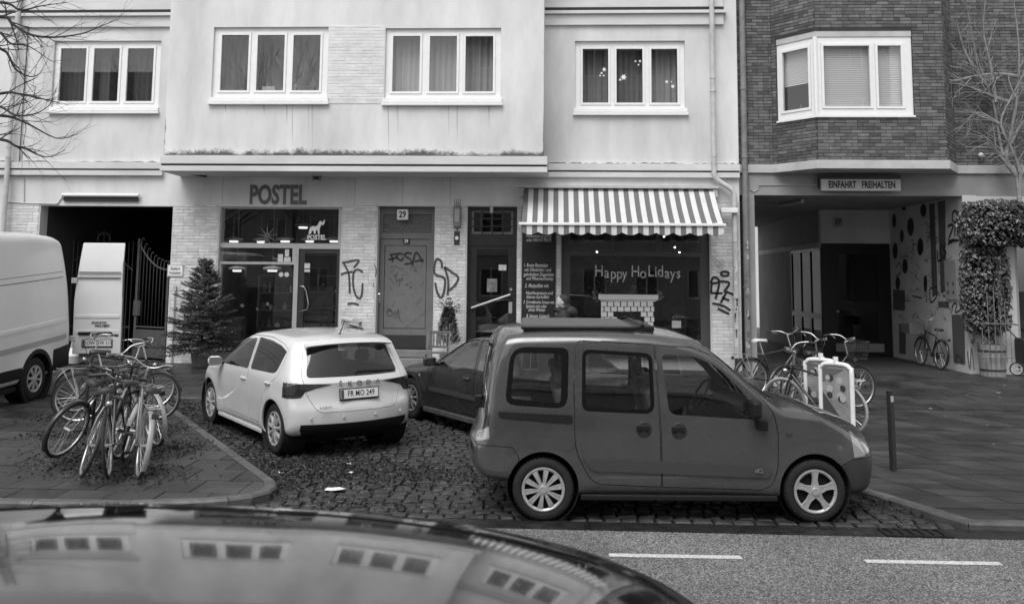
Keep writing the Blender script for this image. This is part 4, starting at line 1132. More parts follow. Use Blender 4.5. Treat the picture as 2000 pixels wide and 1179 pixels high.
# bay window
bw_ = MB(); Z0, Z1 = zw[2], zw[1]
fM, fP = [], []
def bay_frame(M, u0, u1, panes, nm='window'):
    f = MB(); panel_holes(f, u0, u1, Z0 + .003, Z1, [(p[0] - .06, p[1] + .06, p[2] - .06, p[3] + .06) for p in panes], .03, .1, M); w = part(nm, f, m_frame, bh, bev=.006)
    for p in panes:
        s = MB(); panel_holes(s, p[0] - .055, p[1] + .055, p[2] - .055, p[3] + .055, [p], .012, .07, M); part('sash', s, m_frame, w, bev=.008)
        gq = MB(); gq.quad(*[M @ Vector(t) for t in ((p[0], .05, p[2]), (p[1], .05, p[2]), (p[1], .05, p[3]), (p[0], .05, p[3]))]); part('pane', gq, m_glass, w)
    return w
def fu(px): return atY(px, 150, YBF).x - X2
zp0, zp1 = atY(1690, 207, YBF).z, atY(1690, 89, YBF).z
wf = bay_frame(MF, .012, hF[1] - .003, [(fu(1610), fu(1700), zp0, zp1), (fu(1716), fu(1762), zp0, zp1)])
cu0 = .28; wc = bay_frame(MC, .134, L2 - .012, [(cu0, L2 - .2, zp0, zp1)])
b = MB(); b.tube([(X2, YBF + .02, Z0 + .003), (X2, YBF + .02, Z1)], .05, 8); part('corner_post', b, m_frame, bh)
for M, u0, u1 in ((MF, 0, hF[1] - .003), (MC, .134, L2)):
    b = MB(); b.box(u0, u1, .01, .12, Z1 + .004, zw[0] - .003, M); part('lintel', b, m_conc, bh)
    b = MB(); b.box(u0 - .0, u1 + .02, -.04, .02, Z0 - .04, Z0 + .0, M); part('sill', b, m_frame, bh)
# venetian blinds
m_blind = mat('blind_slat', .8, .6)
def blinds(M, u0, u1, z0, z1, w):
    z = z1; i = 0
    while z > z0:
        b = MB(); b.add([M @ Vector(t) for t in ((u0, .16, z), (u1, .16, z), (u1, .178, z + .041), (u0, .178, z + .041))], [(0, 1, 2, 3)]); part('slat', b, m_blind, w); z -= .042
blinds(MF, fu(1602), fu(1772), zp0 - .03, zp1 + .02, wf)
blinds(MC, cu0 - .05, L2 - .16, zp0 + (zp1 - zp0) * .40, zp1 + .02, wc)
rm = MB(); rm.add([(X1 + .3, YB2 - .25, Z0 - .5), (X2 + .1, YBF + .42, Z0 - .5), (X3 - .2, YBF + .42, Z0 - .5), (X3 - .2, YB2 + 2, Z0 - .5), (X1 + .3, YB2 + 2, Z0 - .5)] +
                  [(X1 + .3, YB2 - .25, Z1 + .4), (X2 + .1, YBF + .42, Z1 + .4), (X3 - .2, YBF + .42, Z1 + .4), (X3 - .2, YB2 + 2, Z1 + .4), (X1 + .3, YB2 + 2, Z1 + .4)],
                 [(0, 4, 3, 2, 1), (5, 6, 7, 8, 9), (2, 3, 8, 7), (3, 4, 9, 8)])
part('room', rm, mat('bay_room', .4, .9), bh)
for (uu, s, hh) in ((cu0 + .12, .035, .12), (cu0 + .34, .05, .2)):
    p = MC @ Vector((uu, .2, zp0 - .04)); b = MB(); b.lathe([(0, 0), (s * .7, 0), (s, hh * .5), (s * .5, hh * .6), (s * .5, hh * .9), (0, hh)], p, (0, 0, 1), 10); part('vase', b, m_dmet, wc, smooth=True)

# ---- beam, pillar and passage
Zb1 = Zl0; Zb0 = atY(1680, 382, YB2).z
XP0, XP1 = atY(1461, 550, YB2).x, atY(1476, 550, YB2).x
XM = atY(1887, 560, YB2).x
b = MB(); b.box(XA, XE, YB2, YB2 + .35, Zb0, Zb1 - .002); part('beam', b, m_beam, bh)
b = MB(); b.box(XP0, XP1, YB2 - .01, YB2 + .35, .2, Zb0 + .0); part('pillar', b, m_beam, bh)
b = MB(); b.box(XA, XP0 - .002, YB2 + .1, YB2 + .3, .2, Zb0); part('wall', b, m_mor, bh)
YM1 = atX(1742, 560, XM).y; XS = atY(1606, 560, YM1).x; YS1 = atX(1482, 560, XS).y
b = MB(); b.box(XA - .3, XM + .3, YB2 + .352, YS1 + .3, Zb0 + .02, Zb0 + .25); part('passage_ceiling', b, m_beam, bh)
m_mur = mat('mural_white', .6, .8, var=.2, vscale=1.2)
b = MB(); b.box(XM - .004, XM + .3, YB2 - .004, YM1 + .3, .2, Zb0 + .02); mural = part('mural_wall', b, m_mur, bh)
b = MB(); b.box(XA - .3, XA - .05, YB2 + .36, YS1, .2, Zb0); part('passage_wall', b, m_beam, bh)
zh = atY(1670, 475, YM1).z
b = MB(); b.box(XS, XM, YM1, YM1 + .2, zh, Zb0 + .02); part('passage_wall', b, m_pla, bh)
b = MB(); b.box(XS, XS + .2, YM1 + .2, YS1, zh, Zb0 + .02); b.box(XS, XS + .2, YM1 + (YS1 - YM1) * .42, YS1, .2, zh - .002); part('passage_wall', b, m_beam, bh)
b = MB(); b.box(XS - .01, XS + .0, YM1 + .02, YS1 - .01, zh - .12, zh + .02); part('passage_band', b, m_pla, bh)
b = MB(); b.quad((XA - .4, 20.6, .283), (XE, 20.6, .283), (XE, 60, .283), (XA - .4, 60, .283)); o = b.build('passage_floor', mat('passage_paving', .05, .55, var=.4, vscale=3, bump=.3, bscale=25)); tag(o, kind='structure')
b = MB(); b.box(-2, 14, 40, 40.3, .2, 14); o = b.build('courtyard_wall', m_pla); tag(o, 'pale rendered wall of the courtyard seen past the passage pillar', 'wall')
# entrance door 37
dq = rect(1620, 478, 1740, 700, YM1 + .15)
dg1 = rect(1640, 497, 1716, 590, YM1); dg2 = rect(1640, 605, 1716, 668, YM1)
d37 = frame_panel('entrance_door', mat('door_black', .012, .4), bh, XS + .02, XM - .002, .29, zh - .002, [dg1, dg2], YM1 + .06, .08, glass('entrance_glass', .5, 1, ior=1.5), bev=.005)
q = rect(1634, 671, 1728, 687, YM1); b = MB(); b.box(q[0], q[1], YM1 + .03, YM1 + .058, q[2], q[3]); part('kick_plate', b, m_beam, d37)
p = atY(1637, 608, YM1); b = MB(); b.lathe([(0, .05), (.03, .045), (.03, .02), (.012, 0)], (p.x, YM1 + .06, p.z), (0, -1, 0), 12); part('door_knob', b, mat('brushed', .5, .35, metal=.6), d37)
room_box(XS + .25, XM + .2, YM1 + .21, YM1 + 4, .29, zh, mat('hall_room', .3, .9), 'hall', bh)
# side glazing of the entrance, seen along the passage
MS = Matrix(((0, 1, 0, XS), (1, 0, 0, YM1), (0, 0, 1, 0), (0, 0, 0, 1)))
ln_ = (YS1 - YM1) * .42
gh = []
for k in range(3):
    for (za, zb_) in ((.45, 1.25), (1.4, zh - .2)): gh.append((.15 + k * (ln_ - .15) / 3 + .06, .15 + (k + 1) * (ln_ - .15) / 3 - .06, za, zb_))
f = MB(); panel_holes(f, .12, ln_, .29, zh - .005, gh, .0, .06, MS); sg = part('side_glazing', f, mat('door_black', .012, .4), bh)
for h in gh:
    gq = MB(); gq.quad(*[MS @ Vector(t) for t in ((h[0], .03, h[2]), (h[1], .03, h[2]), (h[1], .03, h[3]), (h[0], .03, h[3]))]); part('pane', gq, glass('side_glass', .3, .5, ior=1.5), sg)
# number 37
q = rect(1626, 426, 1645, 443, YM1)
hn = thing('house_number_sign', 'pale square sign with number 37 inside the passage', 'house number', (q[0], YM1, q[2]))
b = MB(); b.box(q[0], q[1], YM1 - .05, YM1 - .001, q[2], q[3]); part('box', b, mat('sign_grey', .4, .5), hn, bev=.02)
part('number', text_mesh('37', .2, face_M((q[0] + q[1]) / 2, YM1 - .053, (q[2] + q[3]) / 2), .004, bold=.004, xs=.85), m_black, hn)
# driveway sign
q = rect(1604, 350, 1759, 373, YB2 - .2)
dsn = thing('driveway_sign', 'long pale sign board with black capitals EINFAHRT FREIHALTEN above the passage', 'sign', ((q[0] + q[1]) / 2, YB2, q[2]))
b = MB(); b.box(q[0], q[1], YB2 - .22, YB2 - .14, q[2], q[3]); part('board', b, mat('sign_board', .55, .5, var=.1, vscale=3), dsn, bev=.01)
b = MB(); b.box(q[0] - .03, q[1] + .03, YB2 - .14, YB2 - .002, q[2] + .08, q[3] + .1); part('backing', b, m_dmet, dsn)
for tx, px in (('EINFAHRT', 1645), ('FREIHALTEN', 1716)):
    p = atY(px, 362, YB2 - .22); part('lettering', text_mesh(tx, .215, face_M(p.x, YB2 - .223, (q[2] + q[3]) / 2), .003, bold=.008, xs=.6, space=1.05), m_black, dsn)
b = MB(); b.tube([atY(px, py, YB2 - .02) for px, py in ((1604, 361), (1482, 361), (1480, 370), (1472, 374), (1465, 370), (1464, 342))], .01, 5); part('conduit', b, m_alu, dsn)
# passage strip lamp
a, c = atY(1508, 413, YB2 + 3.2), atY(1572, 399, YB2 + 1.2)
sl = thing('strip_light', 'strip light with cable under the passage ceiling', 'lamp', (c.x, c.y, Zb0))
zz = Zb0 - .03
b = MB(); b.tube([(c.x - .05, c.y, zz), (c.x - .3, c.y + 1.2, zz)], .05, 6); part('tube', b, mat('tube_grey', .5, .4), sl)
b = MB(); b.tube([(c.x - .3, c.y + 1.2, zz), (XP1 + .1, c.y + 1.6, zz)], .012, 5); part('cable', b, m_alu, sl)
# right shop front beside the planter
wx = atY(1984, 550, YB2).x
sh = [(wx, XE - .2, .9, atY(1990, 412, YB2).z)]
b = MB(); panel_holes(b, XM, XE, .2, Zb0 - .001, sh, YB2 + .001, .25); part('wall', b, m_mur, bh)
frame_panel('shop_window', mat('shopfront_grey', .3, .5), bh, sh[0][0] + .01, sh[0][1], sh[0][2] + .01, sh[0][3] - .01, [(sh[0][0] + .1, sh[0][1] - .1, 1.0, sh[0][3] - .12)], YB2 + .1, .06, m_sglass)
room_box(sh[0][0] - .1, sh[0][1], YB2 + .26, YB2 + 3, .3, sh[0][3] + .1, m_roomd, 'room', bh)
# dark rain pipe between the houses
xp = atY(1455, 350, YB2 - .1).x
pipe([(xp, YB2 - .1, 11), (xp, YB2 - .1, .25)], .07, mat('grey_pipe', .2, .5, var=.3, vscale=6), 'grey rain pipe in the corner between white house and brick house', [(xp, YB2 - .1, atY(1455, y, YB2).z) for y in (175, 308, 560)])
# stickers wrapped round the two pipes
r = random.Random(6)
xq_, xg_ = atY(1437, 560, YF - .16).x, atY(1455, 350, YB2 - .1).x
for i in range(34):
    left = i % 2 == 0; cx, cy, rr = (xq_, YF - .16, .0595) if left else (xg_, YB2 - .1, .0715)
    zc_ = atY(1440, r.uniform(470, 690), cy).z; h_ = r.uniform(.02, .07); a0 = r.uniform(-2.5, -1.6); a1 = a0 + r.uniform(.4, 1.1); b = MB(); vs = []
    for k in range(7):
        a_ = a0 + (a1 - a0) * k / 6; vs += [(cx + rr * math.cos(a_), cy + rr * math.sin(a_), zc_ - h_), (cx + rr * math.cos(a_), cy + rr * math.sin(a_), zc_ + h_)]
    b.add(vs, [(2 * k, 2 * k + 2, 2 * k + 3, 2 * k + 1) for k in range(6)])
    v = r.choice([.04, .12, .4, .65]); part('sticker', b, mat('sticker_%d' % int(v * 100), v, .5), bpy.data.objects['rain_pipe' if left else 'rain_pipe.002'])
# climbing bracket ball
p = atY(1915, 303, YB2 - .1); b = MB(); b.lathe([(0, .07), (.05, .05), (.055, .0), (.03, -.05)], p, (0, -1, 0), 14); b.tube([p, p + Vector((.15, .1, -.02))], .012, 5); o = b.build('wall_hook', m_frame, None, smooth=True); tag(o, 'small white ball hook on the brick wall beside the climbing plant', 'hook')

# ---- mural shapes on the passage wall
def mX(px, py): return atX(px, py, XM)
for (cx, cy, rx, ry) in ((1747, 431, 4, 14), (1779, 443, 6.5, 18), (1762, 461, 4, 12.5), (1749, 490, 5, 16), (1798, 482, 6, 17), (1768, 520, 5, 14.5), (1754, 553, 4.5, 13), (1804, 411, 6, 13), (1766, 407, 4, 4), (1808, 554, 3.5, 17)):
    md = MB(); md.add([mX(cx + rx * math.cos(a), cy + ry * math.sin(a)) + Vector((-.008, 0, 0)) for a in np.linspace(0, 2 * PI, 20)[:-1]], [list(range(19))])
    part('mural_dot', md, m_dot, mural)
for poly in (((1815, 399), (1826, 396), (1832, 575), (1822, 580)), ((1832, 395), (1847, 391), (1848, 570), (1838, 572)), ((1745, 565), (1768, 567), (1768, 607), (1745, 605)), ((1859, 614), (1884, 614), (1886, 712), (1863, 708)), ((1833, 588), (1854, 589), (1854, 602), (1833, 600)), ((1756, 632), (1770, 634), (1770, 692), (1757, 690))):
    mg = MB(); mg.add([mX(*p) + Vector((-.008, 0, 0)) for p in poly], [list(range(len(poly)))])
    part('mural_stripe', mg, m_dotg, mural)
# ------------------------------------------------------------------ the other side of the street (mirrored in panes and paintwork)
m_obr = mat('opposite_brick', .34, .8, var=.4, vscale=9, stretch=(1, 1, 3.2))
def opposite(x0, x1, y, h, m, label, storeys, seed, white=False):
    o = thing('apartment_building', label, 'building', ((x0 + x1) / 2, y, 0)); ws = []
    nx = int((x1 - x0) / 2.6)
    for s in range(storeys):
        for k in range(nx):
            cx = x0 + (x1 - x0) * (k + .5) / nx; ws.append((cx - .65, cx + .65, 1.3 + s * 3.1, 2.9 + s * 3.1))
    b = MB(); panel_holes(b, x0, x1, -.05, h, ws, y - .4, .4); part('wall', b, m, o)
    for w_ in ws:
        f = MB(); panel_holes(f, w_[0], w_[1], w_[2], w_[3], [(w_[0] + .08, (w_[0] + w_[1]) / 2 - .04, w_[2] + .08, w_[3] - .08), ((w_[0] + w_[1]) / 2 + .04, w_[1] - .08, w_[2] + .08, w_[3] - .08)], y - .2, .08); wo = part('window', f, m_frame, o)
        g_ = MB(); g_.quad((w_[0], y - .22, w_[2]), (w_[1], y - .22, w_[2]), (w_[1], y - .22, w_[3]), (w_[0], y - .22, w_[3])); part('pane', g_, mat('opposite_pane', .03, .1, spec=.6), wo)
    for s in range(1, storeys): 
        b = MB(); b.box(x0, x1, y, y + .12, s * 3.1 + .5, s * 3.1 + .75); part('band', b, m_conc, o)
    return o
opposite(-5.0, 18, -8.5, 15.5, m_obr, 'brick apartment house with pale bands standing across the street', 5, 1)
opposite(-44, -22, -8.5, 14, m_pla, 'pale rendered apartment house across the street beyond the bare trees', 4, 2)
opposite(-22, -5.2, -15, 7.6, m_obr, 'low two-storey brick house set back behind the bare trees across the street', 2, 3)  # added block that keeps sky out of the upper shop pane's reflection
g = MB(); g.box(-60, 60, -8.45, -3.2, -.05, .12); tag(g.build('pavement_opposite', m_slabd), kind='structure')

# ------------------------------------------------------------------ bare trees
m_bark = mat('bark', .05, .9, var=.5, vscale=9, bump=.5, bscale=30)
def grow(mb, p, d, l, r, depth, rnd_, spread=.55, seg=4, up=.06, kids=3, shrink=.72, keep=.72):
    pts = [Vector(p)]; rs = [r]; d = Vector(d).normalized()
    for i in range(seg):
        d = (d + Vector((rnd_.gauss(0, .13), rnd_.gauss(0, .13), rnd_.gauss(0, .13) + up))).normalized()
        pts.append(pts[-1] + d * l / seg); rs.append(r * (1 - .5 * (i + 1) / seg))
    mb.tube(pts, rs, 5 if r > .012 else 3, cap=False)
    if depth <= 0: return
    for k in range(kids):
        t = rnd_.uniform(.3, 1.0) if k else 1.0
        i = min(seg, max(1, int(t * seg))); q = pts[i]; dd = (pts[i] - pts[i - 1]).normalized()
        side = dd.orthogonal(); side.rotate(Matrix.Rotation(rnd_.uniform(0, 2 * PI), 3, dd))
        nd = (dd + side.normalized() * rnd_.uniform(.4, 1.3) * spread).normalized()
        grow(mb, q, nd, l * shrink * rnd_.uniform(.7, 1.15), rs[i] * keep, depth - 1, rnd_, spread, seg, up, kids, shrink, keep)
def bare_tree(x, y, h, label, seed, depth=6, z=0.1):
    o = thing('bare_tree', label, 'tree', (x, y, z), 'bare street trees'); r_ = random.Random(seed)
    b = MB(); b.tube([(x, y, z - .1), (x + .05, y, z + h * .15), (x, y + .05, z + h * .32)], [.17, .12, .09], 10); part('trunk', b, m_bark, o, smooth=True)
    b = MB()
    for k in range(5):
        a = 2 * PI * k / 5 + r_.uniform(-.3, .3)
        grow(b, (x, y + .05, z + h * (.24 + .08 * k / 5)), (math.cos(a) * .7, math.sin(a) * .7, 1), h * .20, .06, depth, r_, .6, 4, .06, 3, .78, 1.05)
    part('crown', b, m_bark, o)
bare_tree(-14.0, -6.0, 19, 'tall bare tree on the opposite pavement, mirrored in the upper windows', 3)
bare_tree(-19.5, -5.5, 18, 'second bare tree across the street beside the pale house', 4, 5)
# street tree at the left whose branches reach into view
YT = 13.0
tx = atY(-330, 400, YT).x
lt = thing('bare_tree', 'bare street tree whose dark twigs hang before the left side of the white house', 'tree', (tx, YT, pz(YT)), 'bare street trees')
b = MB(); b.tube([(tx, YT, pz(YT) - .1), (tx + .03, YT, 2.5), (tx, YT, 5.0), (tx - .1, YT, 8.5)], [.17, .14, .11, .06], 10); part('trunk', b, m_bark, lt, smooth=True)
b = MB(); r_ = random.Random(17)
limbs = [[(-330, 200), (-120, 60), (0, 33), (25, 48), (60, 68), (105, 73), (160, 66), (200, 50), (232, 38)], [(-330, 120), (-120, 30), (0, 5), (40, 20), (80, 12), (130, 5)], [(-330, 330), (-120, 215), (0, 183), (40, 184), (90, 195), (117, 202)],
         [(-330, 400), (-120, 262), (0, 272), (30, 285), (55, 292), (90, 307), (128, 293)], [(-330, 380), (-120, 232), (0, 226), (50, 240), (110, 270), (152, 262)], [(-330, 260), (-100, 110), (0, 95), (30, 135), (60, 150), (80, 143)], [(-330, 230), (-100, 60), (-10, 60), (20, 85), (55, 90), (100, 120)], [(-330, 300), (-120, 190), (-10, 205), (30, 225), (70, 222), (98, 205)]]
for li, l in enumerate(limbs):
    dY = r_.uniform(-.5, .5)
    pts = [atY(px, py, YT + dY * i / len(l)) for i, (px, py) in enumerate(l)]; pts[0] = Vector((tx, YT, pts[0].z)); pts = smooth_path(pts, 4); n = len(pts)
    rs = [.034 * (1 - i / n) ** 1.2 + .0035 for i in range(n)]; b.tube(pts, rs, 6, cap=False)
    for i in range(n // 4, n, 1):
        if r_.random() < .85:
            d_ = (pts[min(i + 1, n - 1)] - pts[i - 1]).normalized(); sd_ = Vector((r_.gauss(0, .5), r_.gauss(0, .5), r_.gauss(0.1, .6)))
            grow(b, pts[i], d_ + sd_, r_.uniform(.2, .5), max(.0035, rs[i] * .5), 2, r_, .6, 3, .05, 2, .7)
part('branches', b, m_bark, lt)
# climber on the brick house
YW = YB2 - .35
cb_ = atY(1988, 385, YW)
cl = thing('bare_climber', 'leafless climbing shrub with pale twigs rising over the brick wall', 'climber', (cb_.x, YW, cb_.z))
m_twig = mat('pale_twig', .26, .8, var=.4, vscale=8)
b = MB(); r_ = random.Random(23)
limbs = [[(1990, 390), (1983, 340), (1960, 305), (1950, 255), (1940, 200), (1925, 160), (1905, 100), (1890, 20)], [(1992, 390), (1990, 330), (1975, 290), (1955, 240), (1975, 190), (2000, 140), (2010, 60)], [(1955, 245), (1940, 235), (1910, 220), (1880, 245)],
         [(1990, 150), (1950, 145), (1900, 150), (1860, 158), (1820, 140), (1775, 130), (1762, 120)], [(1985, 345), (1950, 300), (1935, 280), (1920, 265)], [(1970, 200), (1930, 185), (1890, 170), (1850, 165), (1815, 200)], [(1975, 280), (1990, 250), (2005, 230)], [(1945, 200), (1935, 130), (1920, 60), (1925, 0)], [(1965, 300), (1985, 200), (1990, 100), (1980, 0)], [(1930, 170), (1900, 130), (1880, 90), (1868, 40)]]
for l in limbs:
    dY = r_.uniform(-.25, .1)
    pts = smooth_path([atY(px, py, YW + dY * (i / len(l))) for i, (px, py) in enumerate(l)], 5); n = len(pts)
    rs = [.036 * (1 - i / n) ** 1.1 + .007 for i in range(n)]; b.tube(pts, rs, 6, cap=False)
    for i in range(2, n):
        if r_.random() < .95:
            d_ = (pts[min(i + 1, n - 1)] - pts[i - 1]).normalized(); sd_ = Vector((r_.gauss(0, .6), r_.gauss(-.1, .25), r_.gauss(0, .6)))
            grow(b, pts[i], d_ + sd_, r_.uniform(.25, .65), max(.005, rs[i] * .42), 3, r_, .7, 3, .0, 2, .72)
part('twigs', b, m_twig, cl)
# ------------------------------------------------------------------ vehicles
m_tyre = mat('tyre_rubber', .011, .75, var=.3, vscale=14, bump=.2, bscale=80)
m_well = mat('wheel_well', .006, .9)
m_plast = mat('black_plastic', .012, .5, spec=.3, var=.15, vscale=20)
m_rubb = mat('black_rubber', .004, .7, spec=.12)
m_hub = mat('silver_hubcap', .42, .38, metal=.35, var=.2, vscale=20)
m_chrome = mat('chrome', .7, .15, metal=1)
m_cglass = glass('car_glass', .84, 1.0, ior=1.7)
m_tint = glass('tinted_car_glass', .60, 1.0, ior=1.65)
m_lens = mat('lamp_lens_dark', .03, .08, spec=.8, coat=1)
m_lensw = mat('lamp_lens_clear', .3, .08, spec=.8, coat=1)
m_seat = mat('seat_cloth', .16, .9, var=.2, vscale=20)
m_plate = mat('plate_white', .75, .4)

def itp(pts):
    xs = np.array([p[0] for p in pts], float); zs = np.array([p[1] for p in pts], float)
    # monotone cubic (Fritsch-Carlson)
    h = np.diff(xs); d = np.diff(zs) / h; m = np.zeros(len(xs))
    m[1:-1] = np.where(d[:-1] * d[1:] > 0, 2 * d[:-1] * d[1:] / (d[:-1] + d[1:] + 1e-12), 0)
    m[0], m[-1] = d[0], d[-1]
    def f(x):
        x = np.clip(x, xs[0], xs[-1]); i = np.clip(np.searchsorted(xs, x) - 1, 0, len(h) - 1)
        t = (x - xs[i]) / h[i]
        return ((2 * t**3 - 3 * t**2 + 1) * zs[i] + (t**3 - 2 * t**2 + t) * h[i] * m[i] + (-2 * t**3 + 3 * t**2) * zs[i + 1] + (t**3 - t**2) * h[i] * m[i + 1])
    return f

def hull(S):
    """closed car hull: rounded box bent to the side profile, the end contours and the plan"""
    na, nb, nc = S.get('res', (88, 22, 26))
    L, Wd, Hh = S['xf'] - S['xr'], S['w'], S['h']; half = np.array([L / 2, Wd / 2, Hh / 2]); r = S.get('r', .1)
    def axis(n, p=1.0):
        t = np.linspace(-1, 1, n + 1); return np.sign(t) * (1 - (1 - np.abs(t)) ** p)
    A, B, Cc = axis(na), axis(nb, 1.5), axis(nc, 1.25)
    vid = {}; V = []; Fc = []
    def vt(i, j, k):
        if (i, j, k) not in vid: vid[(i, j, k)] = len(V); V.append((A[i], B[j], Cc[k]))
        return vid[(i, j, k)]
    for i in range(na):
        for j in range(nb):
            Fc.append((vt(i, j, 0), vt(i, j + 1, 0), vt(i + 1, j + 1, 0), vt(i + 1, j, 0))); Fc.append((vt(i, j, nc), vt(i + 1, j, nc), vt(i + 1, j + 1, nc), vt(i, j + 1, nc)))
        for k in range(nc):
            Fc.append((vt(i, 0, k), vt(i + 1, 0, k), vt(i + 1, 0, k + 1), vt(i, 0, k + 1))); Fc.append((vt(i, nb, k), vt(i, nb, k + 1), vt(i + 1, nb, k + 1), vt(i + 1, nb, k)))
    for j in range(nb):
        for k in range(nc):
            Fc.append((vt(0, j, k), vt(0, j, k + 1), vt(0, j + 1, k + 1), vt(0, j + 1, k))); Fc.append((vt(na, j, k), vt(na, j + 1, k), vt(na, j + 1, k + 1), vt(na, j, k + 1)))
    P = np.array(V) * half
    q = np.clip(P, -(half - r), half - r); d = P - q; n_ = np.linalg.norm(d, axis=1, keepdims=True)
    P = np.where(n_ > 1e-9, q + d / np.maximum(n_, 1e-9) * np.minimum(r, np.max(np.abs(d), axis=1, keepdims=True)), P)
    a, b, c = (P / half).T
    zt, zb, hw, tum, belt = itp(S['top']), itp(S['bot']), itp(S['plan']), S['tumble'], S['belt']
    dr, df = itp(S['rear']), itp(S['front'])
    x0 = S['xr'] + (a + 1) / 2 * L
    topz, botz = zt(x0), zb(x0)
    z = botz + (c + 1) / 2 * (topz - botz)
    wr = np.clip(1 - (x0 - S['xr']) / S.get('rl', .9), 0, 1) ** 1.5; wf = np.clip(1 - (S['xf'] - x0) / S.get('fl', .8), 0, 1) ** 1.5
    x = x0 + wr * dr(z) + wf * df(z) + wr * S.get('bow_r', .1) * b**2 - wf * S.get('bow_f', .18) * b**2
    sec = itp(S['sec'])(z) - np.maximum(0, z - belt) * tum
    y = b * (hw(x0) / 1.0) * sec / 1.0
    z = z - S.get('crown', .06) * (b**2) * np.clip((c + .2) / 1.2, 0, 1) ** 3
    # flared wheel arches
    for ax in S['axles']:
        for (fa, rr) in ((S.get('flare', .02), S['wr'] * 1.32),):
            dd = np.sqrt((x - ax) ** 2 + (z - S['wr']) ** 2); y = y + np.sign(b) * fa * np.exp(-((dd - rr) / .09) ** 2) * (np.abs(b) > .7) * (z < rr + S['wr'] + .05)
    return [tuple(p) for p in np.stack([x, y, z], 1)], Fc

def mesh_obj(vs, fs, name='tmp'):
    me = bpy.data.meshes.new(name); me.from_pydata(vs, [], fs); me.update()
    o = bpy.data.objects.new(name, me); C.objects.link(o); return o
def baked(o):
    dg = bpy.context.evaluated_depsgraph_get(); me = bpy.data.meshes.new_from_object(o.evaluated_get(dg)); return me
def boolean(o, cut, op='DIFFERENCE'):
    """returns a new object = o (op) cut; inputs stay"""
    n = o.copy(); n.data = o.data; C.objects.link(n)
    md = n.modifiers.new('b', 'BOOLEAN'); md.operation = op; md.object = cut; md.solver = 'EXACT'
    me = baked(n); bpy.data.objects.remove(n)
    r = bpy.data.objects.new('tmp', me); C.objects.link(r); return r
def shell(vs, fs, t, inset=0.0):
    o = mesh_obj(vs, fs)
    if inset:
        md = o.modifiers.new('d', 'DISPLACE'); md.strength = -inset; md.mid_level = 0
    md = o.modifiers.new('s', 'SOLIDIFY'); md.thickness = t; md.offset = -1
    me = baked(o); bpy.data.objects.remove(o)
    r = bpy.data.objects.new('tmp', me); C.objects.link(r); return r
def kill(*os):
    for o in os: bpy.data.objects.remove(o)
def round_poly(pts, rad, n=4):
    """round the corners of a polygon; rad scalar or list"""
    out = []; k = len(pts)
    for i in range(k):
        p0, p, p1 = Vector(pts[i - 1]), Vector(pts[i]), Vector(pts[(i + 1) % k])
        rr = rad[i] if isinstance(rad, (list, tuple)) else rad
        a = (p0 - p); b = (p1 - p); la, lb = min(rr, a.length * .45), min(rr, b.length * .45)
        A, B = p + a.normalized() * la, p + b.normalized() * lb
        for t in range(n + 1):
            t /= n; out.append(tuple(A * (1 - t) ** 2 + p * 2 * t * (1 - t) + B * t * t))
    return out
def offset_poly(poly, d):
    """positive d shrinks"""
    s = 1 if poly_area(poly) > 0 else -1
    out = []; n = len(poly)
    for i in range(n):
        a, b, c = Vector(poly[i - 1]), Vector(poly[i]), Vector(poly[(i + 1) % n])
        n1 = (b - a); n2 = (c - b)
        if n1.length < 1e-6 or n2.length < 1e-6: out.append(tuple(b)); continue
        n1.normalize(); n2.normalize()
        m1, m2 = Vector((-n1.y, n1.x)) * s, Vector((-n2.y, n2.x)) * s; m_ = m1 + m2
        m_ = m_ / max(.3, m_.length_squared) * 2; out.append(tuple(b + m_ * d))
    return out
def side_cut(mb, poly, y0=.35, y1=1.6, sides=(-1, 1)):
    if poly_area(poly) < 0: poly = poly[::-1]
    for s in sides:
        mb.prism(poly, (0, s * y0 if s > 0 else -y1, 0), (1, 0, 0), (0, 0, 1), (0, 1, 0), y1 - y0)
    return mb
def obj_of(mb):
    o = mesh_obj(mb.v, mb.f); bm = bmesh.new(); bm.from_mesh(o.data); bmesh.ops.recalc_face_normals(bm, faces=bm.faces); bm.to_mesh(o.data); bm.free(); return o
def adopt(o, name, m, parent, angle=R(32)):
    """turn a temporary mesh object into a finished part"""
    me = o.data; me.materials.clear(); me.materials.append(m)
    me.polygons.foreach_set('use_smooth', [True] * len(me.polygons)); me.set_sharp_from_angle(angle=angle)
    n = bpy.data.objects.new(name, me); C.objects.link(n); n.parent = parent; bpy.data.objects.remove(o); return n
def loc(mb, name, m, parent, **k):      # part in local coordinates
    return mb.build(name, m, parent, **k)

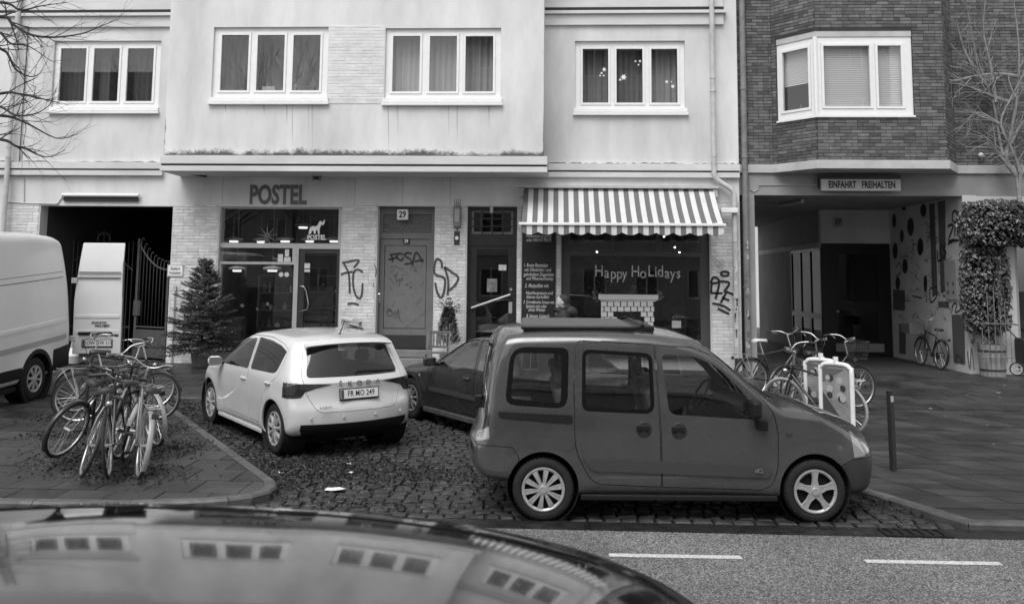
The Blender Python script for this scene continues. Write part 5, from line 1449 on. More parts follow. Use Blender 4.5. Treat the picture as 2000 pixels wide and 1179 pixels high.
def wheel(parent, x, y, r, style, w=.19, rimr=None, m_rim=None, ns=10):
    s = 1 if y > 0 else -1; rimr = rimr or r * .68; yo = y          # y = outer face
    hubw = bpy.data.objects.new('wheel', None); C.objects.link(hubw); hubw.parent = parent; hubw.location = (x, yo, r); ORG[hubw.name] = Vector((0, 0, 0))
    ax = (0, s, 0)
    t = MB(); t.lathe([(rimr * .97, -.02), (rimr * 1.02, -.006), (rimr * 1.1, .0), (r * .86, .004), (r * .95, -.004), (r * .99, -.022), (r, -.045), (r, -w + .045), (r * .98, -w + .02), (r * .9, -w), (rimr, -w + .01)], (0, 0, 0), ax, 40)
    for k in range(44):                                             # tread lugs on the shoulders
        a = 2 * PI * k / 44; c = Vector((math.cos(a), 0, math.sin(a))); e = Vector((-math.sin(a), 0, math.cos(a)))
        M = Matrix((( c.x, 0, e.x, c.x * r), (0, 1, 0, 0), (c.z, 0, e.z, c.z * r), (0, 0, 0, 1)))
        t.box(-.012, .0035, -s * .05 - .028, -s * .05 + .028, -.012, .012, M); t.box(-.012, .0035, -s * (w - .05) - .028, -s * (w - .05) + .028, -.012, .012, M)
    loc(t, 'tyre', m_tyre, hubw, smooth=True, angle=R(40))
    d = MB(); d.lathe([(0, -.05), (rimr * .93, -.05), (rimr * .97, -.02), (rimr * .99, -.015)], (0, 0, 0), ax, 32); loc(d, 'rim', m_well, hubw, smooth=True, angle=R(40))
    c = MB(); c.lathe([(rimr * .99, -.012), (rimr * .99, .004), (rimr * .93, .006), (rimr * .86, -.004), (rimr * .86, -.02)], (0, 0, 0), ax, 36)
    c.lathe([(0, .012), (rimr * .16, .012), (rimr * .19, .004), (rimr * .24, .004), (rimr * .28, -.006), (rimr * .30, -.025)], (0, 0, 0), ax, 24)
    for k in range(ns):
        a = 2 * PI * (k + .25) / ns; u = Vector((math.cos(a), 0, math.sin(a))); v = Vector((-math.sin(a), 0, math.cos(a)))
        if style == 'five':
            prof = ((.2, .20, .004), (.5, .13, -.002), (.75, .16, .002), (.92, .24, .004))
        elif style == 'leaf':
            prof = ((.2, .07, .002), (.45, .12, .006), (.7, .12, .002), (.92, .07, -.002))
        else:
            prof = ((.2, .07, .004), (.5, .10, .008), (.8, .13, .006), (.92, .135, .0))
        vs = []
        for (t_, ww, hh) in prof:
            p = u * (t_ * rimr); h2 = ww * rimr
            vs += [p - v * h2 + Vector((0, s * (hh - .02), 0)), p - v * h2 * .8 + Vector((0, s * hh, 0)), p + Vector((0, s * (hh + (.008 if style == 'leaf' else -.003)), 0)), p + v * h2 * .8 + Vector((0, s * hh, 0)), p + v * h2 + Vector((0, s * (hh - .02), 0))]
        fs = [(q * 5 + j, q * 5 + j + 1, q * 5 + 6 + j, q * 5 + 5 + j) for q in range(len(prof) - 1) for j in range(4)]
        c.add(vs, fs)
    o = loc(c, 'hubcap', m_rim or m_hub, hubw, smooth=True, angle=R(35))
    return hubw

def plate(parent, M, txt, w=.52, h=.112):
    """number plate; M maps local (x right, y up, z to the reader)"""
    b = MB(); b.box(-w / 2 - .012, w / 2 + .012, -h / 2 - .022, h / 2 + .012, -.012, 0, M); p = loc(b, 'plate_holder', m_plast, parent)
    b = MB(); b.box(-w / 2, w / 2, -h / 2, h / 2, .0005, .003, M); p = loc(b, 'number_plate', m_plate, parent)
    b = MB(); b.box(-w / 2 + .004, -w / 2 + .044, -h / 2 + .004, h / 2 - .004, .003, .0045, M); loc(b, 'band', mat('plate_band', .08, .4), p)
    loc(text_mesh(txt, .098, M @ Matrix.Translation((.022, 0, .0038)), .001, bold=.0012, xs=.80, space=1.02), 'characters', m_black, p)
    b = MB(); b.lathe([(0, 0), (.012, 0)], (M @ Vector((-w / 2 + .15, .018, .0045))), (M.to_3x3() @ Vector((0, 0, 1))), 12); loc(b, 'seal', m_mgrey, p)
    return p
def seats(parent, rows, w, ms=m_seat, zb=.45, h=.62):
    for x, n in rows:
        for y in ((-.36, .36) if n == 2 else (-.42, 0, .42)):
            ww = .23 if n == 2 else .19
            s = MB(); s.box(x - .02, x + .48, y - ww, y + ww, zb, zb + .16); o = loc(s, 'seat', ms, parent, bev=.05)
            M = Matrix.Translation((x, y, zb + .1)) @ Matrix.Rotation(R(-14), 4, 'Y')
            s = MB(); s.box(-.1, .06, -ww, ww, 0, h, M); s.box(-.07, .03, -ww * .55, ww * .55, h + .03, h + .2, M); loc(s, 'seat_back', ms, parent, bev=.05)

def build_car(S, root, paint):
    """cut openings, doors, bumpers and glass out of the hull; S polygons are (x,z)"""
    vs, fs = hull(S)
    body = shell(vs, fs, .022)
    arch = MB(); yw = S['w']
    for ax in S['axles']: arch.cyl((ax, -yw, S['wr'] + S.get('arch_up', .0)), (ax, yw, S['wr'] + S.get('arch_up', .0)), S['wr'] * S.get('arch', 1.17), 40)
    c = obj_of(arch); n = boolean(body, c); kill(body, c); body = n
    # inner wheel wells
    for ax in S['axles']:
        for s in (-1, 1):
            wl = MB()
            rr = S['wr'] * S.get('arch', 1.17) + .004
            wl.lathe([(rr, 0), (rr, .32), (0, .32)], (ax, s * (S['w'] / 2 - .012 - (.01 if s < 0 else .01)), S['wr'] + S.get('arch_up', 0)), (0, -s, 0), 32)
            loc(wl, 'wheel_well', m_well, root)
    gl = shell(vs, fs, .003, .008); rimsh = shell(vs, fs, .004, .003)
    if S.get('windows'):
        mb = MB()
        for w_ in S['windows']: side_cut(mb, w_['poly'])
        for w_ in S.get('ends', []):
            mb.prism(w_['poly'] if poly_area(w_['poly']) > 0 else w_['poly'][::-1], w_['o'], w_['u'], w_['v'], w_['n'], w_['d'])
        c = obj_of(mb); n = boolean(body, c); kill(body, c); body = n
    parts = []
    for d in S.get('splits', []):
        for s in d.get('sides', (-1, 1)):
            mb = MB(); side_cut(mb, offset_poly(d['poly'], .007), d.get('y0', .35), 1.6, (s,)); c = obj_of(mb); pt = boolean(body, c, 'INTERSECT'); kill(c)
            mb = MB(); side_cut(mb, d['poly'], d.get('y0', .35), 1.6, (s,)); c = obj_of(mb); n = boolean(body, c); kill(body, c); body = n
            parts.append((s, adopt(pt, d['name'], d.get('mat', paint), root)))
    for d in S.get('boxes', []):                        # bumpers, tailgate: split by a prism across the car
        mb = MB(); pl = d['poly']; pl = pl if poly_area(pl) > 0 else pl[::-1]
        mb.prism(offset_poly(pl, .006), (0, -1.5, 0) if 'o' not in d else d['o'], d.get('u', (1, 0, 0)), d.get('v', (0, 0, 1)), d.get('n', (0, 1, 0)), d.get('d', 3)); c = obj_of(mb); pt = boolean(body, c, 'INTERSECT'); kill(c)
        mb = MB(); mb.prism(pl, (0, -1.5, 0) if 'o' not in d else d['o'], d.get('u', (1, 0, 0)), d.get('v', (0, 0, 1)), d.get('n', (0, 1, 0)), d.get('d', 3)); c = obj_of(mb); n = boolean(body, c); kill(body, c); body = n
        adopt(pt, d['name'], d.get('mat', paint), root)
    for w_ in S.get('windows', []):
        for s in (-1, 1):
            mb = MB(); side_cut(mb, w_['poly'], .3, 1.6, (s,)); c = obj_of(mb); pt = boolean(gl, c, 'INTERSECT'); kill(c)
            wo = adopt(pt, 'window', w_.get('mat', m_cglass), root)
            if w_.get('rim'):
                mb = MB(); side_cut(mb, offset_poly(w_['poly'], .002), .3, 1.6, (s,)); c = obj_of(mb); r1 = boolean(rimsh, c, 'INTERSECT'); kill(c)
                mb = MB(); side_cut(mb, w_.get('inner') or offset_poly(w_['poly'], w_['rim']), .3, 1.6, (s,)); c = obj_of(mb); r2 = boolean(r1, c); kill(r1, c)
                adopt(r2, 'window_surround', m_rubb, wo)
    for w_ in S.get('ends', []):
        mb = MB(); pl = w_['poly'] if poly_area(w_['poly']) > 0 else w_['poly'][::-1]; mb.prism(pl, w_['o'], w_['u'], w_['v'], w_['n'], w_['d']); c = obj_of(mb); pt = boolean(gl, c, 'INTERSECT'); kill(c)
        wo = adopt(pt, w_['name'], w_.get('mat', m_cglass), root)
        if w_.get('rim'):
            mb = MB(); mb.prism(offset_poly(pl, .002), w_['o'], w_['u'], w_['v'], w_['n'], w_['d']); c = obj_of(mb); r1 = boolean(rimsh, c, 'INTERSECT'); kill(c)
            mb = MB(); mb.prism(offset_poly(pl, w_['rim']), w_['o'], w_['u'], w_['v'], w_['n'], w_['d']); c = obj_of(mb); r2 = boolean(r1, c); kill(r1, c); adopt(r2, 'window_surround', m_rubb, wo)
    for d in S.get('skins', []):                        # lamps and trim laid into the skin
        gs = shell(vs, fs, d.get('t', .012), -d.get('out', .003))
        for s in d.get('sides', (-1, 1)):               # one object per side
            mb = MB(); pl = d['poly']
            if 'o' in d:
                pl = [(p[0] * s, p[1]) for p in pl]; pl = pl if poly_area(pl) > 0 else pl[::-1]
                mb.prism(pl, d['o'], d['u'], d['v'], d['n'], d['d'])
            else: side_cut(mb, pl if poly_area(pl) > 0 else pl[::-1], d.get('y0', .35), 1.6, (s,))
            c = obj_of(mb); pt = boolean(gs, c, 'INTERSECT'); kill(c)
            adopt(pt, d['name'], d['mat'], root)
        kill(gs)
    kill(gl, rimsh)
    adopt(body, 'body', paint, root)
    fl = MB(); fl.box(S['axles'][0] + .35, S['axles'][1] - .35, -S['w'] / 2 + .06, S['w'] / 2 - .06, .22, .30); loc(fl, 'floor', m_well, root)
    return vs, fs
# ---- dark compact van with side glazing (parked along the road)
KP = 207.7
def kx(px): return (px - 1052) / KP
def kz(py, px=1052): return (1015.5 + (px - 1052) * .003 - py) / KP
def kp(l): return [(kx(a), kz(b_, a)) for a, b_ in l]
pr0, pr1 = atG(1052, 1015, 0), atG(1592, 1017, 0)
hd = math.atan2(pr1.y - pr0.y, pr1.x - pr0.x) * .8
SLOPE = Matrix.Rotation(math.atan(SL), 4, 'X')
KM = Matrix.Translation((pr0.x, pr0.y + .80, bz(pr0.y + .8))) @ SLOPE @ Matrix.Rotation(hd, 4, 'Z')
m_kpaint = mat('grey_car_paint', .082, .28, metal=.35, coat=1.0, var=.14, vscale=2.5, rvar=.08)
kang = thing('parked_van', 'dark grey compact passenger van parked along the road edge of the cobbled bay', 'van', M=KM)
wq = round_poly(kp([(975, 690), (1103, 677), (1101, 798), (973, 790)]), [.13, .07, .1, .1])
wq = round_poly(kp([(986, 678), (1103, 680), (1100, 799), (974, 792)]), [.16, .07, .12, .1])
wqi = round_poly(kp([(994, 690), (1090, 692), (1086, 788), (986, 780)]), [.08, .03, .04, .04])
wsd = round_poly(kp([(1130, 682), (1272, 690), (1274, 808), (1128, 803)]), [.08, .08, .1, .08])
wsi = round_poly(kp([(1137, 690), (1264, 697), (1266, 800), (1136, 795)]), [.06, .05, .06, .05])
wfd = round_poly(kp([(1290, 692), (1352, 694), (1400, 714), (1448, 760), (1487, 812), (1478, 818), (1312, 809), (1302, 800)]), [.06, .06, .08, .06, .02, .03, .05, .04])
wfi = offset_poly(wfd, .022)
dfr = round_poly(kp([(1277, 673), (1352, 677), (1412, 700), (1470, 757), (1512, 800), (1521, 850), (1518, 920), (1500, 956), (1288, 951), (1286, 850)]), [.02, .05, .06, .06, .1, .06, .1, .12, .02, .02])
dsl = round_poly(kp([(1116, 664), (1276, 672), (1285, 850), (1287, 951), (1150, 945), (1114, 880), (1112, 760)]), [.07, .02, .02, .02, .1, .12, .05])
S = dict(xr=-.745, xf=3.37, w=1.66, h=1.6, r=.115, axles=(0, 2.6), wr=.290, arch=1.17, arch_up=.015, belt=1.0, tumble=.17, crown=.07, bow_r=.10, bow_f=.20, rl=.7, fl=.7, flare=.016,
    top=[(-.745, 1.78), (-.3, 1.80), (.5, 1.815), (1.0, 1.80), (1.35, 1.755), (1.6, 1.66), (1.9, 1.435), (2.17, 1.2), (2.32, 1.105), (2.6, 1.06), (2.85, .985), (3.15, .90), (3.37, .80)],
    bot=[(-.745, .36), (-.3, .34), (.0, .25), (.4, .215), (2.3, .215), (2.8, .24), (3.37, .26)],
    plan=[(-.745, .775), (-.3, .81), (.3, .83), (2.0, .83), (2.6, .815), (2.9, .80), (3.37, .74)],
    sec=[(.2, .965), (.42, .99), (.75, 1.0), (1.0, .995), (1.9, .99)],
    rear=[(.2, .12), (.38, .05), (.52, .0), (.66, .0), (.74, .05), (.9, .085), (1.3, .13), (1.6, .19), (1.75, .27), (1.82, .33)],
    front=[(.2, -.08), (.35, -.02), (.5, 0), (.62, -.015), (.72, -.06), (.85, -.14), (1.0, -.25)],
    windows=[dict(poly=wq, rim=.06, inner=wqi), dict(poly=wsd, rim=.03, inner=wsi), dict(poly=wfd, rim=.02, inner=wfi)],
    ends=[dict(name='windscreen', poly=round_poly([(-.60, .06), (.60, .06), (.53, .80), (-.53, .80)], .08), o=(2.2, 0, 1.13), u=(0, 1, 0), v=(-.74, 0, .62), n=(.64, 0, .77), d=.5, rim=.03),
          dict(name='rear_window', poly=round_poly([(-.58, 1.08), (.58, 1.08), (.52, 1.62), (-.52, 1.62)], .08), o=(-1.0, 0, 0), u=(0, -1, 0), v=(0, 0, 1), n=(1, 0, 0), d=.75, rim=.03)],
    splits=[dict(name='front_door', poly=dfr), dict(name='sliding_door', poly=dsl)],
    boxes=[dict(name='rear_bumper', poly=kp([(860, 868), (990, 874), (1003, 892), (1006, 1010), (860, 1010)])),
           dict(name='front_bumper', poly=kp([(1642, 908), (1670, 895), (1760, 893), (1760, 1010), (1640, 1010)]), mat=mat('bumper_plastic', .03, .5, var=.2, vscale=8))],
    skins=[dict(name='headlight', poly=kp([(1668, 845), (1680, 846), (1700, 890), (1674, 893)]), mat=m_lensw, y0=.4, t=.02, out=.003),
           dict(name='side_rub_strip', poly=round_poly(kp([(1131, 893), (1502, 907), (1504, 918), (1498, 930), (1147, 918)]), [.02, .02, .03, .02, .06]), mat=mat('rub_strip', .05, .5), t=.035, out=.02),
           dict(name='door_rail', poly=round_poly(kp([(960, 805), (1110, 811), (1110, 828), (963, 818)]), .03), mat=m_plast, t=.012, out=.004),
           dict(name='tail_lamp', poly=kp([(915, 752), (932, 742), (945, 800), (940, 850), (915, 850)]), mat=m_lens, y0=.55, t=.02, out=.003),
           dict(name='tail_lamp_lower', poly=kp([(916, 852), (943, 835), (944, 858), (916, 868)]), mat=m_lensw, y0=.55, t=.02, out=.004),
           dict(name='side_repeater', poly=round_poly(kp([(1534, 843), (1549, 844), (1548, 850), (1535, 849)]), .01), mat=m_lens, t=.012, out=.006)])
build_car(S, kang, m_kpaint)
for x in (0, 2.6):
    for y in (-.825, .825): wheel(kang, x, y, .290, 'blade' if x == 0 else 'five', .185, .208, ns=10 if x == 0 else 5)
seats(kang, ((.35, 3), (1.25, 2)), 1.6, zb=.5)
b = MB(); b.box(1.95, 2.35, -.72, .72, .75, 1.02); loc(b, 'dashboard', m_plast, kang, bev=.05)
b = MB(); c = Vector((1.75, .36, 1.02)); b.tube([c + Vector((math.sin(a) * .09, math.cos(a) * .18, math.sin(a) * .16)) for a in np.linspace(0, 2 * PI, 25)], .014, 6); b.tube([c, c + Vector((.3, 0, -.12))], .03, 6); loc(b, 'steering_wheel', m_plast, kang, smooth=True)
b = MB(); b.box(-.45, .1, -.55, .5, .75, .85); b.box(-.35, -.1, -.4, -.05, .85, 1.05); loc(b, 'luggage', mat('luggage', .4, .8), kang, bev=.02)
# canvas folding roof with front roll
b = MB(); b.box(-.2, .90, -.56, .56, 1.765, 1.830); loc(b, 'folding_roof', mat('roof_canvas', .09, .7, var=.1, vscale=5), kang, bev=.03)
b = MB(); b.box(.90, 1.12, -.5, .5, 1.765, 1.815); b.tube([(1.0, -.5, 1.81), (1.0, .5, 1.81)], .03, 8); b.tube([(-.22, -.555, 1.795), (.92, -.555, 1.80)], .018, 6); loc(b, 'roof_frame', m_plast, kang, bev=.01)
# mirrors, handles, badge
for s in (-1, 1):
    b = MB(); M = Matrix.Translation((kx(1470), s * .90, kz(792))); b.box(-.05, .05, -.1, .1, -.085, .085, M); mr_ = loc(b, 'door_mirror', m_plast, kang, bev=.035)
    b = MB(); b.box(-.005, .10, -.09, -.04, -.115, -.02, Matrix.Translation((kx(1470) + .03, s * .86 + .065, kz(812)))); b.prism(kp([(1468, 818), (1490, 818), (1478, 795)]), (0, s * .80, 0), (1, 0, 0), (0, 0, 1), (0, s, 0), .025); loc(b, 'mirror_foot', m_plast, mr_, bev=.01)
    for px, py, w_ in ((1322, 840, .17), (1252, 838, .15)):
        b = MB(); b.lathe([(0, .002), (.05, .004), (.072, .006), (.08, .001)], (kx(px), s * .826, kz(py)), (0, s, 0), 24); loc(b, 'handle_recess', mat('recess', .03, .4, metal=.2), kang, smooth=True)
        b = MB(); b.box(-.07, .05, -.012, .022, -.01, .05, Matrix.Translation((kx(px), s * .835, kz(py)))); loc(b, 'door_handle', m_plast if px > 1300 else m_plast, kang, bev=.012)
t = text_mesh('dCi', .055, Matrix.Translation((kx(1478), -.86, kz(916, 1478))) @ Matrix.Rotation(PI / 2, 4, 'X'), .003, bold=.001); loc(t, 'badge', m_chrome, kang)
b = MB(); b.lathe([(0, .004), (.014, .004), (.014, 0)], (kx(991), -.815, kz(896)), (0, -1, 0), 10); loc(b, 'tow_cover', m_plast, kang)
for k in range(2):
    b = MB(); b.tube([(2.25 - .02 * k, -.55 + k * .6, 1.135), (2.12, -.1 + k * .6, 1.23)], .012, 5); loc(b, 'wiper', m_plast, kang)
b = MB(); b.box(-.68, -.6, -.5, -.42, 1.0, 1.12); loc(b, 'rear_handle', m_plast, kang, bev=.01)
for s in (-1, 1): b = MB(); b.box(.36, 2.24, s * .80 - .02, s * .80 + .02, .19, .245); loc(b, 'sill_strip', m_plast, kang, bev=.012)
b = MB(); b.lathe([(0, .002), (.075, .002), (.078, -.004)], (.62, .828, .93), (0, 1, 0), 24); loc(b, 'fuel_flap', m_kpaint, kang)
b = MB(); b.box(-.2, 2.3, -.6, .6, .16, .23); loc(b, 'underbody', m_well, kang)
# ---- white hatchback, nose to the pavement
q0, q1 = atG(536, 886, 0), atG(410, 826, 0)
hdir = (q1 - q0); hdir.z = 0; hdir.normalize(); HA = math.atan2(hdir.y, hdir.x)
rgt = Vector((hdir.y, -hdir.x, 0))
ra = q0 + rgt * .83
SM = Matrix.Translation((ra.x, ra.y, bz(ra.y))) @ SLOPE @ Matrix.Rotation(HA, 4, 'Z')
m_spaint = mat('white_car_paint', .62, .28, coat=1.0, var=.06, vscale=2)
hat = thing('parked_hatchback', 'white hatchback parked nose-in on the cobbles, rear plate FR MO 249', 'car', M=SM)
fwp = round_poly([(2.02, .955), (1.72, 1.17), (1.34, 1.35), (.98, 1.375), (.945, .975)], [.03, .1, .08, .03, .03])
rwp = round_poly([(.87, .98), (.905, 1.395), (.45, 1.385), (.1, 1.345), (-.12, 1.285), (-.03, 1.03), (.06, 1.0)], [.03, .03, .06, .06, .02, .04, .04])
fdp = round_poly([(2.08, .90), (1.74, 1.20), (1.34, 1.40), (.935, 1.42), (.905, .95), (.87, .60), (.87, .33), (1.93, .33), (2.06, .55)], [.05, .1, .08, .02, .02, .02, .03, .08, .08])
rdp = round_poly([(.87, .33), (.87, .60), (.905, .95), (.935, 1.42), (.5, 1.425), (.1, 1.385), (-.19, 1.31), (-.10, .98), (.22, .80), (.40, .58), (.44, .33)], [.03, .02, .02, .02, .08, .08, .08, .06, .1, .1, .04])
S = dict(xr=-.72, xf=3.42, w=1.78, h=1.3, r=.10, axles=(0, 2.55), wr=.316, arch=1.14, arch_up=.012, belt=.96, tumble=.36, crown=.05, bow_r=.20, bow_f=.45, rl=.75, fl=.9, flare=.010,
    top=[(-.72, 1.43), (-.3, 1.455), (.2, 1.49), (.8, 1.505), (1.15, 1.48), (1.45, 1.40), (1.8, 1.20), (2.1, 1.03), (2.25, .985), (2.7, .92), (3.1, .82), (3.42, .70)],
    bot=[(-.72, .30), (-.3, .24), (.2, .2), (2.3, .2), (3.0, .19), (3.42, .21)],
    plan=[(-.72, .84), (-.3, .875), (.4, .89), (1.8, .89), (2.6, .875), (3.1, .84), (3.42, .78)],
    sec=[(.15, .94), (.32, .975), (.5, .985), (.72, 1.0), (.85, 1.0), (.96, .985), (1.6, .98)],
    rear=[(.2, .10), (.3, .05), (.45, .0), (.58, .0), (.66, .03), (.74, .055), (.86, .065), (.93, .06), (.98, .10), (1.06, .15), (1.3, .285), (1.40, .33), (1.46, .36)],
    front=[(.2, -.06), (.4, 0), (.6, -.02), (.8, -.15), (1.0, -.3)],
    windows=[dict(poly=fwp, rim=.018), dict(poly=rwp, rim=.018, mat=m_tint)],
    ends=[dict(name='rear_window', poly=round_poly([(-.64, .985), (.64, .985), (.56, 1.33), (.50, 1.365), (-.50, 1.365), (-.56, 1.33)], [.05, .05, .03, .03, .03, .03]), o=(-1.0, 0, 0), u=(0, -1, 0), v=(0, 0, 1), n=(1, 0, 0), d=.85, rim=.05, mat=m_tint),
          dict(name='windscreen', poly=round_poly([(-.62, .04), (.62, .04), (.52, .86), (-.52, .86)], .06), o=(2.16, 0, 1.02), u=(0, 1, 0), v=(-.87, 0, .49), n=(.49, 0, .87), d=.4)],
    splits=[dict(name='front_door', poly=fdp), dict(name='rear_door', poly=rdp)],
    boxes=[dict(name='tailgate', poly=round_poly([(-.50, .565), (.50, .565), (.57, .62), (.66, .80), (.70, .985), (.58, 1.40), (-.58, 1.40), (-.70, .985), (-.66, .80), (-.57, .62)], [.04, .04, .05, .05, .04, .05, .05, .04, .05, .05]), o=(-1.1, 0, 0), u=(0, -1, 0), v=(0, 0, 1), n=(1, 0, 0), d=.81)],
    skins=[dict(name='tail_lamp', poly=[(.36, .905), (.62, .918), (.97, .935), (.97, .77), (.86, .745), (.72, .755), (.67, .825), (.52, .868)], o=(-1.1, 0, 0), u=(0, -1, 0), v=(0, 0, 1), n=(1, 0, 0), d=.80, mat=m_lens, t=.02, out=.006),
           dict(name='tail_lamp_insert', poly=[(.76, .885), (.90, .89), (.88, .79), (.80, .785)], o=(-1.1, 0, 0), u=(0, -1, 0), v=(0, 0, 1), n=(1, 0, 0), d=.74, mat=mat('lamp_red', .045, .12, spec=.8), t=.02, out=.009),
           dict(name='bumper_insert', poly=[(-.73, .43), (.73, .43), (.73, .36), (.66, .245), (-.66, .245), (-.73, .36)], o=(-1.1, 0, 0), u=(0, -1, 0), v=(0, 0, 1), n=(1, 0, 0), d=.80, mat=m_plast, sides=(1,), t=.02, out=.006)])
build_car(S, hat, m_spaint)
for x in (0, 2.55):
    for y in (-.845, .845): wheel(hat, x, y, .316, 'leaf', .19, .218, ns=9)
seats(hat, ((.30, 3), (1.2, 2)), 1.6, zb=.42, h=.55)
def rear_x(S, z): return S['xr'] + float(itp(S['rear'])(z))
def rearM(S, z, off=.014, y=0.0):
    e = .03; sl = (rear_x(S, z + e) - rear_x(S, z - e)) / (2 * e)
    zz = Vector((-1, 0, sl)).normalized(); xx = Vector((0, -1, 0)); yy = zz.cross(xx)
    M = Matrix((xx, yy, zz)).transposed().to_4x4(); return Matrix.Translation(Vector((rear_x(S, z), y, z)) + zz * off) @ M
plate(hat, rearM(S, .775, .02), 'FR MO 249')
for k_, ch in enumerate('ŠKODA'): loc(text_mesh(ch, .075, rearM(S, .905, .008, .26 - k_ * .13), .006, bold=.0015, xs=1.28), 'maker_letter', mat('badge_grey', .2, .4), hat)
M = rearM(S, .63, .012, .47) @ Matrix.Rotation(R(-9), 4, 'Y'); loc(text_mesh('FABIA', .045, M, .005, bold=.001, xs=1.2, space=1.1), 'badge', mat('badge_grey', .2, .4), hat)
b = MB(); n_ = 14; vs = []
for i in range(n_ + 1):
    t = -1 + 2 * i / n_; y = t * .60; e = .06 * t * t
    vs += [(-.42 + e, y, 1.372 - .035 * t * t), (-.46 + e, y, 1.392 - .03 * t * t), (-.44 + e, y, 1.408 - .03 * t * t), (-.15, y * .96, 1.43 - .035 * t * t), (-.2, y * .96, 1.38 - .03 * t * t)]
b.add(vs, [(i * 5 + j, i * 5 + (j + 1) % 5, (i + 1) * 5 + (j + 1) % 5, (i + 1) * 5 + j) for i in range(n_) for j in range(5)] + [(0, 1, 2, 3, 4), tuple(n_ * 5 + j for j in (4, 3, 2, 1, 0))])
loc(b, 'roof_spoiler', m_spaint, hat, smooth=True, angle=R(35))
b = MB(); b.tube([(-.575, -.02, 1.035), (-.565, -.3, 1.03), (-.50, -.58, 1.02)], [.02, .012, .006], 6); b.lathe([(0, .04), (.03, .03), (.035, 0)], (-.56, 0, 1.02), (-1, 0, .4), 12); loc(b, 'wiper', m_plast, hat)
b = MB(); b.lathe([(.05, 0), (.03, .02), (.012, .03)], (-.05, 0, 1.45), (-.3, 0, 1), 12); b.tube([(-.06, 0, 1.47), (-.2, 0, 1.66)], [.008, .004], 6); loc(b, 'antenna', m_plast, hat, smooth=True)
for s in (-1, 1):
    b = MB(); M = Matrix.Translation((1.98, s * .985, .99)) @ Matrix.Rotation(s * R(-8), 4, 'Z'); b.box(-.06, .07, -.10, .10, -.068, .068, M); mr_ = loc(b, 'door_mirror', m_spaint, hat, bev=.06); mr_.modifiers['bevel'].segments = 4
    b = MB(); b.box(-.066, -.058, -.09, .09, -.055, .055, M); loc(b, 'mirror_glass', mat('mirror', .5, .05, metal=1), mr_)
    b = MB(); b.box(1.93, 2.02, s * .86 - .03, s * .86 + .05, .93, .97); loc(b, 'mirror_foot', m_plast, mr_)
    for x, z in ((1.06, .83), (.17, .86)):
        b = MB(); b.box(-.10, .08, -.014, .014, -.016, .016, Matrix.Translation((x, s * .898, z + .01))); loc(b, 'door_handle', m_spaint, hat, bev=.012)
    b = MB(); b.box(.42, 2.15, s * .84 - .02, s * .84 + .02, .19, .25); loc(b, 'sill_strip', m_spaint, hat, bev=.015)
for yy, zz in ((-.62, .50), (-.22, .50), (.22, .50), (.62, .50)):
    b = MB(); M = rearM(S, zz, .0, yy); b.lathe([(0, .006), (.018, .006), (.022, .0)], M @ Vector((0, 0, -.2 * (abs(yy) / .9) ** 2 + .004)), M.to_3x3() @ Vector((0, 0, 1)), 12); loc(b, 'parking_sensor', mat('sensor', .5, .4), hat)
b = MB(); b.box(-.3, 2.6, -.6, .6, .16, .215); loc(b, 'underbody', m_well, hat)
b = MB(); b.box(1.85, 2.25, -.75, .75, .7, .93); loc(b, 'dashboard', m_plast, hat, bev=.05)
